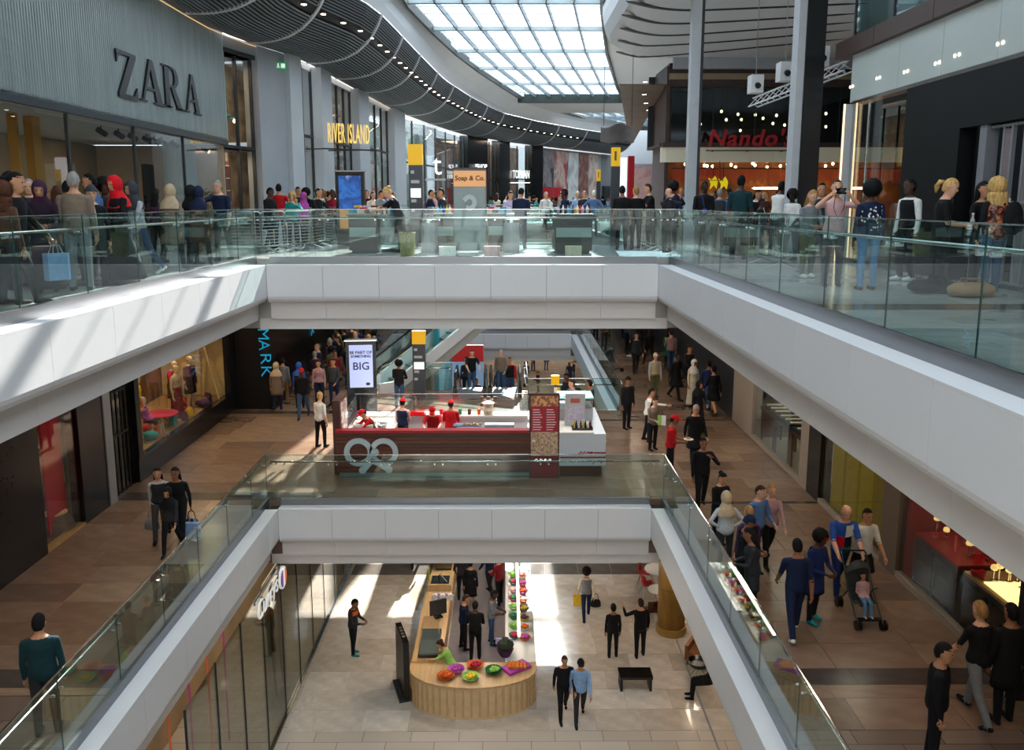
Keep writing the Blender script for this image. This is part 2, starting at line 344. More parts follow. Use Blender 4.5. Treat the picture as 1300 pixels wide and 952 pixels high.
# ------------------------------------------------------------------ outer walls
def wall(name, label, b, m): return tag(b.build(name, m), label, 'wall', kind='structure')
wall('wall_back', 'unseen white end wall blocking sky light behind the onlooker', MB().box(-15, -12.4, -12.4, 24, -12, 11), M_white)  # unseen; closes the mall so no sky light enters from behind
wall('wall_left', 'back wall of the shops on the frosted sign side', MB().box(-15.2, -12, ZU-1.6, -14.9, 30.2, 11), M_beige)
wall('wall_left', 'dark back wall of the middle clothes shops', MB().box(-13.4, -12, ZG, -13.1, 90, ZU-1.62), M_dgrey)
wall('wall_right', 'back wall of the jewellery shops', MB().box(13, -12, ZG, 13.3, 90, ZU-1.62), M_dgrey)
wall('wall_right', 'upper outer wall beyond the restaurant', MB().box(24, -12, ZU-1.6, 24.3, 106, 11), M_dgrey)
wall('wall_front', 'far end wall of the middle and ground floors', MB().box(-14, 90, ZG, 14, 90.3, ZU-1.62), M_grey)
wall('wall_front', 'pale far end wall of the upper floor', MB().box(-15, 106, ZU, 30, 106.3, 11), M_lgrey)
# ------------------------------------------------------------------ skylight
def cat(pts, n):
    out = []; P = [Vector(p) for p in pts]; P = [P[0]*2-P[1]]+P+[P[-1]*2-P[-2]]
    for i in range(1, len(P)-2):
        for k in range(n):
            t = k/n; a, b, c, d = P[i-1:i+3]
            out.append(.5*((2*b)+(c-a)*t+(2*a-5*b+4*c-d)*t*t+(3*b-a-3*c+d)*t**3))
    out.append(P[-2].copy()); return out
ZS = 10.3
YS = [-10, -4, 2, 8, 14, 20, 26, 32, 39.5, 45.5, 52, 58.5, 66, 74]
def slx(y):
    return interp(y, [(-12, -4.6), (30, -4.6), (39.4, -4.5), (47, -3.7), (55, -2.6), (66, -.4), (75, 1.5), (85, 5.5), (92, 9), (106, 17)])
def srx(y):
    return interp(y, [(-12, 4.3), (39.4, 4.3), (51, 5.9), (65.5, 8.4), (75, 10.3), (85, 13), (92, 16), (106, 24)])
def interp(v, tab):
    for (a, p), (b, q) in zip(tab, tab[1:]):
        if v <= b: return p+(q-p)*(v-a)/(b-a)
    return tab[-1][1]
M_skyglass = glassmat('roof_glass', (.97, .98, .99), 1.12, haze=.02)
M_mull = mat('skylight_bar', '5f7078', .4, .3); M_beam = mat('skylight_beam', 'b9c7cc', .5)
M_frame = mat('skylight_frame', '26332f', .5)
NB = 7
def skylight(ys, nb, label):
    t = thing('skylight', label, 'skylight', (0, 0, 0), kind='structure')
    for j, (y0, y1) in enumerate(zip(ys, ys[1:])):
        for i in range(nb):
            q = [(slx(y)+(srx(y)-slx(y))*k/nb, y) for y, k in ((y0, i), (y0, i+1), (y1, i+1), (y1, i))]
            MB().prism(q, ZS+.10, ZS+.13).build('roof_pane', M_skyglass, t)
        MB().box(slx(y0)-.1, y0-.14, ZS-.12, srx(y0)+.1, y0+.14, ZS+.08).build('roof_beam', M_beam, t)
        for k in (1, 2, 3):                                   # slender louvres between the beams
            y = y0+(y1-y0)*k/4; MB().box(slx(y), y-.02, ZS+.07, srx(y), y+.02, ZS+.10).build('louvre', M_beam, t)
    for i in range(nb+1):
        pts = [(slx(y)+(srx(y)-slx(y))*i/nb, y, ZS+.02) for y in ys]; e = i in (0, nb)
        b = MB()
        for p, q in zip(pts, pts[1:]): b.seg(p, q, ZS-(.3 if e else .12), ZS+.16, -.07 if e else -.035, .07 if e else .035)
        b.build('edge_frame' if e else 'glazing_bar', M_frame if e else M_mull, t)
    y = ys[-1]; MB().box(slx(y)-.3, y-.1, ZS-.5, srx(y)+.3, y+.5, ZS+.2).build('end_frame', M_frame, t)
skylight(YS, NB, 'long curved glass skylight with pale crossbeams and slim dark bars')
skylight([84, 90, 96, 102], 6, 'smaller glass skylight further along the curved mall')
MB_ = MB()
ys = [74+k*2 for k in range(6)]
cl = MB()
cl.loft([[(slx(y)-.2, y, ZS-.35), (srx(y)+3, y, ZS-.35), (srx(y)+3, y, ZS+.2), (slx(y)-.2, y, ZS+.2)] for y in ys])
tag(cl.build('ceiling', M_white), 'plain white ceiling between the two skylights', 'ceiling', kind='structure')
# ------------------------------------------------------------------ curved slatted ceiling over the frosted sign shops
def fcx(y): return interp(y, [(-12, -10), (30.4, -10), (35.5, -8.5), (45, -7.9), (55, -7.2), (65, -5.7), (75, -3.7), (84, .3), (92, 4.8), (106, 14)])
HS = [-10, -2, 6, 14, 20, 25, 29, 32, 35, 38, 41, 44, 48, 52, 56, 60, 64, 68, 72, 76, 80, 84, 88, 92, 96, 100, 104]
cen = cat([(fcx(y), y, 0) for y in HS], 2)
def norm_at(i):
    d = (cen[min(i+1, len(cen)-1)]-cen[max(i-1, 0)]).normalized(); return Vector((d.y, -d.x, 0))
HP = [(0, 7.12), (.5, 7.10), (1.1, 7.14), (1.7, 7.28), (2.2, 7.52), (2.6, 7.84), (2.92, 8.22), (3.15, 8.62), (3.3, 9.0)]
def hull_pt(i, u, off=0.0):
    k = u*(len(HP)-1); a = min(int(k), len(HP)-2); f = k-a
    n, z = HP[a][0]+(HP[a+1][0]-HP[a][0])*f, HP[a][1]+(HP[a+1][1]-HP[a][1])*f
    tn, tz = HP[a+1][0]-HP[a][0], HP[a+1][1]-HP[a][1]; l = math.hypot(tn, tz)
    n, z = n-tz/l*off, z+tn/l*off
    return cen[i]+norm_at(i)*n+Vector((0, 0, z))
hull = thing('ceiling', 'curved dark slatted ceiling with white ribs sweeping along the glazed shops', 'ceiling', kind='structure')
M_slat = mat('slat_grey', '7f858a', .45, .3); M_hullback = mat('hull_backing', '1a1c20', .8)
NI = len(cen)
MB().loft([[hull_pt(i, u/12, .10) for u in range(13)] for i in range(NI)], False, close=False).build('backing', M_hullback, hull)
NSL = 34
for s in range(NSL):
    u = (s+.5)/NSL
    if .66 < u < .75: continue
    b = MB(); du = .007
    b.loft([[hull_pt(i, u-du), hull_pt(i, u+du), hull_pt(i, u+du, .05), hull_pt(i, u-du, .05)] for i in range(NI)])
    b.build('slat', M_slat, hull)
ribs = [i for i in range(8, NI-4, 3)]
for i in ribs:
    d = Vector((norm_at(i).y*-1, norm_at(i).x, 0))*.06
    b = MB(); b.loft([[hull_pt(i, u/14, -.03)-d, hull_pt(i, u/14, -.03)+d, hull_pt(i, u/14, .06)+d, hull_pt(i, u/14, .06)-d] for u in range(15)]); b.build('rib', M_white, hull)
MB().loft([[hull_pt(i, .66, .03), hull_pt(i, .75, .03), hull_pt(i, .75, .06), hull_pt(i, .66, .06)] for i in range(NI)]).build('light_channel', M_blackm, hull)
MB().tube([cen[i]+norm_at(i)*.05+Vector((0, 0, 7.05)) for i in range(NI)], .016, 6).build('light_strip', M_ledlow, hull)
def white_band(i):
    o = hull_pt(i, 1.0); y = o.y; x1 = slx(min(y+1.2, 105))-.08 if y < 76 else max(slx(min(y, 105))-.08, o.x+1)
    return [o, o+Vector((.12*norm_at(i).x, .12*norm_at(i).y, .35)), Vector(((o.x*2+x1)/3, y, 9.75)), Vector(((o.x+2*x1)/3, y, 10.1)), Vector((x1, y, 10.28)), Vector((x1, y, 10.7)), o+Vector((0, 0, 1.7))]
wb = MB(); wb.loft([white_band(i) for i in range(NI)]); tag(wb.build('ceiling', M_ceilw, smooth=False), 'smooth white curved ceiling band between slats and skylight', 'ceiling', kind='structure')
tag(MB().box(-15, -12, 10.4, -8.6, 106, 10.7).build('ceiling', M_white), 'flat roof over the frosted sign shops', 'ceiling', kind='structure')
# downlights set in the dark channel
SP = MB(); SP.lathe([(.13, 0), (.13, .03), (.10, .04)], 12); SPM = SP.mesh('spot_ring', M_dgrey); SLM = MB().lathe([(.095, -.012), (.095, .02)], 12).mesh('spot_lens', M_spot)
def downlight(p, label, group):
    t = thing('downlight', label, 'light', p, group=group); placed('housing', SPM, t, (0, 0, 0)); placed('lens', SLM, t, (0, 0, 0)); return t
def arc_pts(a, b, step):
    """points along the light channel with equal spacing"""
    out = []; acc = 0.0; prev = hull_pt(a, .705, -.02)
    for i in range(a, b):
        p, q = hull_pt(i, .705, -.02), hull_pt(i+1, .705, -.02); L = (q-p).length; t = acc
        while t < L: out.append(p.lerp(q, t/L)); t += step
        acc = t-L
    return out
for p in arc_pts(11, NI-6, 1.55): downlight(p, 'small round downlight in the dark channel of the slatted ceiling', 'downlights along the slatted ceiling')
# ------------------------------------------------------------------ white soffit with black slots, on the right
ws = thing('ceiling', 'white curved ceiling with long black slots over the restaurant court', 'ceiling', kind='structure')
prof = lambda y: [(srx(min(y, 44))+.02, 10.7), (srx(min(y, 44))+.02, 9.6), (srx(min(y, 44))+.10, 9.1), (srx(min(y, 44))+.35, 8.72), (srx(min(y, 44))+.8, 8.53), (srx(min(y, 44))+1.4, 8.5), (24.0, 8.5), (24.0, 10.7)]
b = MB()
ysr = [-11.9, 0, 10, 20, 28, 32, 36, 39, 41, 42.3, 43, 43.4]
def endx(y): return 0 if y < 40 else ((y-40)/3.4)**2*1.2
b.loft([[(x+(endx(y) if k < 6 else 0), y, z) for k, (x, z) in enumerate(prof(y))] for y in ysr]); b.build('soffit', M_ceilw, ws)
for pts in ([(795,1),(835,10),(875,13),(940,11),(1100,4)], [(790,18),(815,25),(850,30),(930,27),(1090,17)], [(787,35),(815,42),(850,45),(930,40),(1085,28)],
            [(785,51),(805,56),(830,58),(930,52),(1080,38)], [(783,65),(800,70),(825,72),(930,63),(1075,49)]):
    q = cat([fl(x, y, 8.497) for x, y in pts], 6)
    bb = MB(); bb.tube([Vector((p.x, p.y, 8.492)) for p in q], [.04]+[.16]*(len(q)-2)+[.04], 6, flat=.12); bb.build('slot', M_blackm, ws)
tag(MB().box(8.5, 43.5, 8.0, 24, 43.9, 8.6).build('trim_20', M_lgrey), 'grey edge band under the slotted white ceiling', 'trim', kind='structure')
cr = MB(); cr.loft([[(srx(y)-.05, y, 10.25), (24.2, y, 9.6), (24.2, y, 10.6), (srx(y)-.05, y, 10.6)] for y in [43.3, 47, 51, 58, 65, 70, 74.5, 84, 92, 100, 106]])
tag(cr.build('ceiling', M_ceilw), 'flat roof over the far restaurant side', 'ceiling', kind='structure')
# ceilings of the middle level are the slab undersides; their lamps:
LAMP = MB().lathe([(.16, 0), (.16, -.03), (.13, -.035)], 14).mesh('lamp_rim', M_white); LENS = MB().lathe([(.125, -.037), (.125, -.03)], 14).mesh('lens', mat('lamp_lens', 'fff3e0', .4, emit='ffe2b8', estr=5))
def ceiling_lamp(x, y, z, power, col, label, group):
    t = thing('ceiling_lamp', label, 'light', (x, y, z), group=group); placed('rim', LAMP, t, (0, 0, 0)); placed('lens', LENS, t, (0, 0, 0))
    a = area('lamp_light', (0, 0, -.06), .24, .24, power, col); a.parent = t
WARM = (1, .80, .60)
for k in range(10):
    ceiling_lamp(-7.7, -4+k*4.6, (ZU-1.665 if 19 < -4+k*4.6 < 27 else ZU-1.425), 46, WARM, 'round ceiling lamp over the middle clothes shop walkway', 'lamps under the upper walkways')
    ceiling_lamp(5.8, -4+k*4.6, (ZU-1.665 if 19 < -4+k*4.6 < 27 else ZU-1.425), 46, WARM, 'round ceiling lamp over the middle jewellery walkway', 'lamps under the upper walkways on the jewellery side')
for x in (-3.5, 0, 3): ceiling_lamp(x, 23.2, ZU-1.665, 60, (1, .9, .78), 'round ceiling lamp above the pretzel kiosk', 'lamps above the kiosk')
for k in range(5):
    ceiling_lamp(6.4, 14+k*4, (ZM-1.665 if k in (2, 3) else ZM-1.425), 60, WARM, 'round ceiling lamp over the ground floor cafe tables', 'lamps over the ground floor cafe')
    ceiling_lamp(-1.2, 20.6+k*1.8, ZM-1.665, 60, (1, .88, .74), 'round ceiling lamp over the ground floor food counter', 'lamps over the ground floor counter')
for k in range(6): ceiling_lamp(-1+(k % 2)*5, 49+(k//2)*9, ZM-1.425, 150, (1, .82, .66), 'added round ceiling lamp brightening the distant ground floor', 'added lamps brightening the distant ground floor')  # added, unseen lamps that brighten the otherwise dark far ground floor
# ================================================================== people
def ell(c, ax, ay, rx, ry, n=14):
    return [c+ax*(rx*math.cos(2*math.pi*k/n))+ay*(ry*math.sin(2*math.pi*k/n)) for k in range(n)]
class Body: pass
POSES = {  # lean, legs (hip flex, knee) L/R, arms (flex, abduct) upper and (flex, inward) fore L/R, head (yaw, pitch)
 'stand':  (0, (2, 3), (-2, 3), ((2, 9), (12, 2)), ((0, 9), (10, 2)), (0, 4)),
 'idle':   (1, (8, 10), (-3, 2), ((-6, 10), (10, 4)), ((8, 12), (40, -12)), (18, 6)),
 'walk':   (4, (24, 12), (-20, 16), ((-24, 7), (-8, 2)), ((22, 7), (40, 2)), (0, 4)),
 'stride': (5, (-24, 24), (27, 6), ((26, 8), (48, -4)), ((-26, 8), (-6, 2)), (-8, 5)),
 'stroll': (2, (14, 10), (-12, 8), ((4, 8), (14, 3)), ((14, 10), (70, -20)), (10, 8)),
 'fold':   (1, (2, 2), (-1, 4), ((18, 12), (72, -62)), ((20, 12), (66, -62)), (-10, 3)),
 'hold':   (3, (4, 4), (-3, 4), ((12, 8), (82, -28)), ((14, 8), (84, -28)), (0, 16)),
 'drink':  (0, (3, 4), (-3, 4), ((6, 8), (60, -20)), ((40, 16), (140, -30)), (0, 0)),
 'phone':  (2, (18, 10), (-14, 10), ((2, 8), (12, 2)), ((42, 28), (158, -44)), (-6, 2)),
 'photo':  (-2, (3, 3), (-3, 3), ((84, 30), (152, -40)), ((84, 30), (152, -40)), (0, -2)),
 'rail':   (8, (4, 4), (-2, 6), ((34, 14), (58, -6)), ((36, 14), (60, -6)), (0, 4)),
 'push':   (9, (20, 10), (-18, 12), ((26, 8), (48, -4)), ((26, 8), (48, -4)), (0, 10)),
 'work':   (24, (4, 6), (-4, 6), ((38, 10), (70, -14)), ((44, 10), (64, -14)), (0, 28)),
 'reach':  (6, (6, 6), (-6, 6), ((74, 10), (86, -4)), ((4, 10), (16, 2)), (0, 6)),
 'hips':   (0, (3, 4), (-3, 4), ((-18, 40), (10, -58)), ((-18, 40), (10, -58)), (6, 2)),
 'point':  (1, (6, 4), (-5, 4), ((4, 8), (20, 2)), ((40, 44), (110, 6)), (14, 2)),
 'sit':    (-14, (78, 74), (78, 74), ((16, 8), (62, -30)), ((16, 8), (62, -30)), (0, 2)),
}
SLOTS = ['skin', 'top', 'sleeve', 'bottom', 'lower', 'shoe', 'eye', 'lip']
BODIES = {}
def dvec(flex, side, ab):
    f, a = R(flex), R(ab); return Vector((side*math.sin(a), -math.sin(f)*math.cos(a), -math.cos(f)*math.cos(a)))
def make_body(pose, sex):
    key = (pose, sex)
    if key in BODIES: return BODIES[key]
    lean, lL, lR, aL, aR, hd = POSES[pose]; fem = sex == 'f'
    src = MB(); tags = []
    def put(rings, tg):
        n0 = len(src.v); src.loft(rings)
        tags.extend([tg]*(len(src.v)-n0))
    def limb(pts, rad, tg, n=12, flat=1.0):
        P = [Vector(p) for p in pts]; rings = []
        # densify
        Q, S = [], []
        for i in range(len(P)-1):
            k = max(2, int((P[i+1]-P[i]).length/.035))
            for q in range(k): Q.append(P[i].lerp(P[i+1], q/k)); S.append(rad[i]+(rad[i+1]-rad[i])*q/k)
        Q.append(P[-1]); S.append(rad[-1])
        t0 = (Q[1]-Q[0]).normalized(); t1 = (Q[-1]-Q[-2]).normalized()
        Q = [Q[0]-t0*S[0]*.8]+Q+[Q[-1]+t1*S[-1]*.8]; S = [S[0]*.5]+S+[S[-1]*.5]
        for i, p in enumerate(Q):
            t = (Q[min(i+1, len(Q)-1)]-Q[max(i-1, 0)]).normalized(); u = Vector((0, 1, 0)) if abs(t.y) < .9 else Vector((0, 0, 1))
            a = t.cross(u).normalized(); b2 = a.cross(t); rings.append(ell(p, a, b2, S[i], S[i]*flat, n))
        put(rings, tg)
    # legs first to know the pelvis height
    hipz = .90
    legs = []
    for sd, (hf, kn) in ((-1, lL), (1, lR)):
        h = Vector((sd*.088, 0, 0)); k = h+dvec(hf, sd, 2)*.43; a = k+dvec(hf-kn, sd, 1)*.42; legs.append((h, k, a))
    low = min(l[2].z for l in legs)-.075
    P0 = Vector((0, 0, -low))
    if pose == 'sit': P0 = Vector((0, 0, -low))
    sp = Vector((0, -math.sin(R(lean)), math.cos(R(lean)))); fw = Vector((0, -math.cos(R(lean)), -math.sin(R(lean)))); X = Vector((1, 0, 0))
    B = Body(); B.legs = []
    for (h, k, a) in legs:
        h, k, a = h+P0, k+P0, a+P0; B.legs.append((h, k, a)); g = .94 if fem else 1
        limb([h, h.lerp(k, .5), k], [.096*(1.03 if fem else 1), .086*g, .068*g], 'thigh'); limb([k, k.lerp(a, .3), a], [.066*g, .064*g, .05*g], 'shin')
        d = (a-k).normalized(); ff = Vector((0, -1, 0)); tilt = max(-.6, min(.6, d.y*1.0)); ff = Vector((0, -1, -tilt if d.y < 0 else -tilt*.8)).normalized()
        if abs(a.z-.075) < .03: ff = Vector((0, -1, 0))
        heel = a+d*.03-ff*.03; toe = heel+ff*.20
        limb([heel+Vector((0, 0, -.006)), heel.lerp(toe, .5), toe+Vector((0, 0, -.008))], [.043, .046, .036], 'shoe', 12, .82)
    TR = [(-.10, .10, .085), (-.06, .150, .112), (.0, .168, .122), (.08, .160, .116), (.18, .150, .106), (.28, .163, .113), (.37, .177, .116), (.44, .168, .104), (.49, .12, .085), (.53, .066, .064)]
    if fem: TR = [(-.10, .10, .09), (-.06, .155, .118), (.0, .172, .126), (.08, .150, .108), (.16, .130, .096), (.26, .142, .112), (.33, .152, .124), (.40, .152, .104), (.46, .115, .082), (.50, .058, .058)]
    B.P0, B.sp, B.fw, B.TR = P0, sp, fw, TR
    dense = []
    for (s0, x0, y0), (s1, x1, y1) in zip(TR, TR[1:]):
        for q in range(3): f = q/3; dense.append((s0+(s1-s0)*f, x0+(x1-x0)*f, y0+(y1-y0)*f))
    dense.append(TR[-1]); put([ell(P0+sp*s, X, fw, rx, ry, 20) for s, rx, ry in dense], 'torso')
    topS = TR[-1][0]; neck0 = P0+sp*(topS-.05); neck1 = P0+sp*(topS+.04)+fw*.012
    limb([neck0, neck1], [.064 if not fem else .052, .060 if not fem else .050], 'neck')
    B.hands = []
    sw = .168 if fem else .188
    for sd, (up, fo) in ((-1, aL), (1, aR)):
        s = P0+sp*(topS-.105)+X*(sd*sw); e = s+dvec(up[0]+lean*.6, sd, up[1])*.29; wv = dvec(fo[0]+lean*.3, sd, fo[1]); wr = e+wv*.25; g = .86 if fem else 1
        limb([s-X*(sd*.05), s, s.lerp(e, .5), e], [.062*g, .064*g, .054*g, .047*g], 'upper'); limb([e, e.lerp(wr, .35), wr], [.046*g, .044*g, .034*g], 'fore')
        limb([wr, wr+wv*.05, wr+wv*.085], [.03*g, .036*g, .034*g], 'hand', 10, .55); B.hands.append((wr, wv, sd))
    # head
    HM = Matrix.Translation(neck1) @ Matrix.Rotation(R(hd[0]), 4, 'Z') @ Matrix.Rotation(R(hd[1]+lean*.4), 4, 'X') @ Matrix.Translation((0, -.012, .108)) @ Matrix.Scale(1.07, 4)
    B.head = HM
    hp = [(-.118, .026, .030, -.040), (-.105, .044, .052, -.030), (-.075, .056, .070, -.018), (-.04, .065, .084, -.008), (0, .071, .093, 0), (.04, .075, .098, .003), (.075, .070, .092, .004), (.10, .054, .070, .004), (.118, .028, .036, .004)]
    put([ell(HM @ Vector((0, yo, z)), HM.to_3x3() @ Vector((1, 0, 0)), HM.to_3x3() @ Vector((0, 1, 0)), rx, ry, 16) for z, rx, ry, yo in hp], 'head')
    h3 = HM.to_3x3()
    limb([HM @ Vector((0, -.088, .012)), HM @ Vector((0, -.104, -.022))], [.009, .014], 'head', 8)
    for sd in (-1, 1): limb([HM @ Vector((sd*.073, .012, -.018)), HM @ Vector((sd*.078, .016, .014))], [.010, .014], 'head', 8, 1.6)
    # one continuous skin over everything
    me = bpy.data.meshes.new('t'); me.from_pydata(src.v, [], src.f); ob = bpy.data.objects.new('t', me); COL.objects.link(ob)
    rm = ob.modifiers.new('r', 'REMESH'); rm.mode = 'VOXEL'; rm.voxel_size = .0155
    sm = ob.modifiers.new('s', 'SMOOTH'); sm.factor = .5; sm.iterations = 2
    dg = bpy.context.evaluated_depsgraph_get(); out = bpy.data.meshes.new_from_object(ob.evaluated_get(dg)); bpy.data.objects.remove(ob)
    kd = KDTree(len(src.v))
    for i, v in enumerate(src.v): kd.insert(v, i)
    kd.balance()
    idx = []
    for p in out.polygons:
        _, i, _ = kd.find(p.center); tg = tags[i]; s = (p.center-P0).dot(sp)
        k = {'head': 0, 'neck': 0, 'hand': 0, 'upper': 1, 'fore': 2, 'thigh': 3, 'shin': 4, 'shoe': 5, 'torso': 1}[tg]
        if tg in ('torso', 'thigh') and s < -.03: k = 3
        if tg == 'thigh' and s >= -.03: k = 1
        if tg == 'torso' and s > topS-.035: k = 0
        if tg == 'neck' and (p.center-neck0).dot(sp) < .0: k = 1
        idx.append(k)
    fb = MB(); fb.v = [tuple(v.co) for v in out.vertices]; fb.f = [list(p.vertices) for p in out.polygons]; fb.m = idx
    bpy.data.meshes.remove(out)
    # fingers, eyes, mouth grow out of that skin
    for wr, wv, sd in B.hands:
        side = wv.cross(Vector((1, 0, 0)) if abs(wv.x) < .8 else Vector((0, 0, 1))).normalized()
        # across the palm: mostly front-back when the arm hangs
        ac = side; inn = wv.cross(ac).normalized()*(-1 if wv.cross(ac).x*sd > 0 else 1)
        for q, ln in enumerate((.062, .074, .070, .054)):
            b0 = wr+wv*.082+ac*((q-1.5)*.0185); m1 = b0+wv*ln*.55+inn*.010; m2 = m1+wv*ln*.45+inn*.026
            fb.tube([b0-wv*.02, b0, m1, m2], [.0095, .0095, .0085, .0065], 6)
        tb = wr+wv*.03+ac*-.034; fb.tube([tb+ac*.02, tb, tb+wv*.035-ac*.014+inn*.012, tb+wv*.062-ac*.010+inn*.024], [.011, .011, .0095, .007], 6)
    for sd in (-1, 1):
        c = HM @ Vector((sd*.029, -.0865, .012)); fb.ball(c, .0115, .0085, .0085, 8, 5, 6)
    c = HM @ Vector((0, -.0835, -.062)); fb.ball(c, .021, .008, .007, 8, 5, 7)
    ph = [mat('slot_'+s, '888888') for s in SLOTS]
    B.mesh = fb.mesh('person_%s_%s' % (pose, sex), ph, True); B.neck1 = neck1; B.topS = topS; B.H = max(v[2] for v in fb.v) if pose != 'sit' else 1.72
    BODIES[key] = B; return B
def leg_span(B, z):
    ys, xs = [], []
    for h, k, a in B.legs:
        if z >= k.z: f = (h.z-z)/max(.01, h.z-k.z); p = h.lerp(k, max(0, min(1, f)))
        else: f = (k.z-z)/max(.01, k.z-a.z); p = k.lerp(a, max(0, min(1, f)))
        ys.append(p.y); xs.append(abs(p.x))
    return min(ys), max(ys), max(xs)
GARM = {}
def make_garment(pose, sex, kind):
    key = (pose, sex, kind)
    if key in GARM: return GARM[key]
    B = make_body(pose, sex); X = Vector((1, 0, 0)); rings = []
    def tor(s, off):
        for (s0, x0, y0), (s1, x1, y1) in zip(B.TR, B.TR[1:]):
            if s <= s1: f = (s-s0)/(s1-s0); return x0+(x1-x0)*f+off, y0+(y1-y0)*f+off
        return B.TR[-1][1]+off, B.TR[-1][2]+off
    def torso_rings(sa, sb, off):
        n = max(3, int((sa-sb)/.05))
        for k in range(n+1):
            s = sa+(sb-sa)*k/n; rx, ry = tor(s, off); rings.append(ell(B.P0+B.sp*s, X, B.fw, rx, ry, 22))
    def down(z0, z1, w0, w1, pad):
        n = max(3, int((z0-z1)/.08))
        for k in range(1, n+1):
            z = z0+(z1-z0)*k/n; a, b, xm = leg_span(B, max(z, .08)); f = k/n
            rings.append(ell(Vector((0, (a+b)/2, z)), X, Vector((0, -1, 0)), max(xm+pad, w0+(w1-w0)*f), max((b-a)/2+pad+(.03 if b-a > .12 else 0), .125+.02*f), 22))
    top = B.topS-.07
    if kind == 'jacket': torso_rings(top, -.12, .020)
    elif kind == 'vest': torso_rings(top, -.02, .018)
    elif kind == 'apron': torso_rings(.30, -.10, .016); down((B.P0+B.sp*-.10).z, (B.P0).z-.35, .18, .19, .10)
    elif kind == 'coat': torso_rings(top, -.06, .024); down((B.P0+B.sp*-.06).z, B.P0.z-.38, .195, .215, .105)
    elif kind == 'abaya': torso_rings(top, -.06, .022); down((B.P0+B.sp*-.06).z, .05, .19, .25, .105)
    elif kind == 'skirt': torso_rings(.10, -.06, .012); down((B.P0+B.sp*-.06).z, B.P0.z-.42, .185, .22, .10)
    elif kind == 'longskirt': torso_rings(.10, -.06, .012); down((B.P0+B.sp*-.06).z, .06, .185, .25, .10)
    elif kind == 'shorts': torso_rings(.06, -.06, .012); down((B.P0+B.sp*-.06).z, B.P0.z-.36, .18, .19, .095)
    elif kind == 'tee': torso_rings(.40 if sex == 'm' else .36, -.10, .014)
    elif kind == 'dress': torso_rings(top-.02, -.06, .012); down((B.P0+B.sp*-.06).z, B.P0.z-.40, .18, .21, .10)
    b = MB(); lastc = sum(rings[-1], Vector())/22; inner = [lastc+(p-lastc)*.93+Vector((0, 0, .02)) for p in rings[-1]]
    b.loft(rings+[inner], False); GARM[key] = b.mesh(kind, mat('slot_top', '888888'), True); return GARM[key]
HAIR = {}
def shell(b, rx, ry, rz, c, keep, n=20, m=14, mi=0):
    base = len(b.v)
    for i in range(m+1):
        for k in range(n):
            a, t = 2*math.pi*k/n, math.pi*i/m; b.v.append((c[0]+rx*math.sin(t)*math.cos(a), c[1]+ry*math.sin(t)*math.sin(a), c[2]+rz*math.cos(t)))
    for i in range(m):
        for k in range(n):
            q = [base+i*n+k, base+(i+1)*n+k, base+(i+1)*n+(k+1) % n, base+i*n+(k+1) % n]
            cc = [sum(b.v[v][d] for v in q)/4 for d in range(3)]
            if keep(*cc): b.f.append(q); b.m.append(mi)
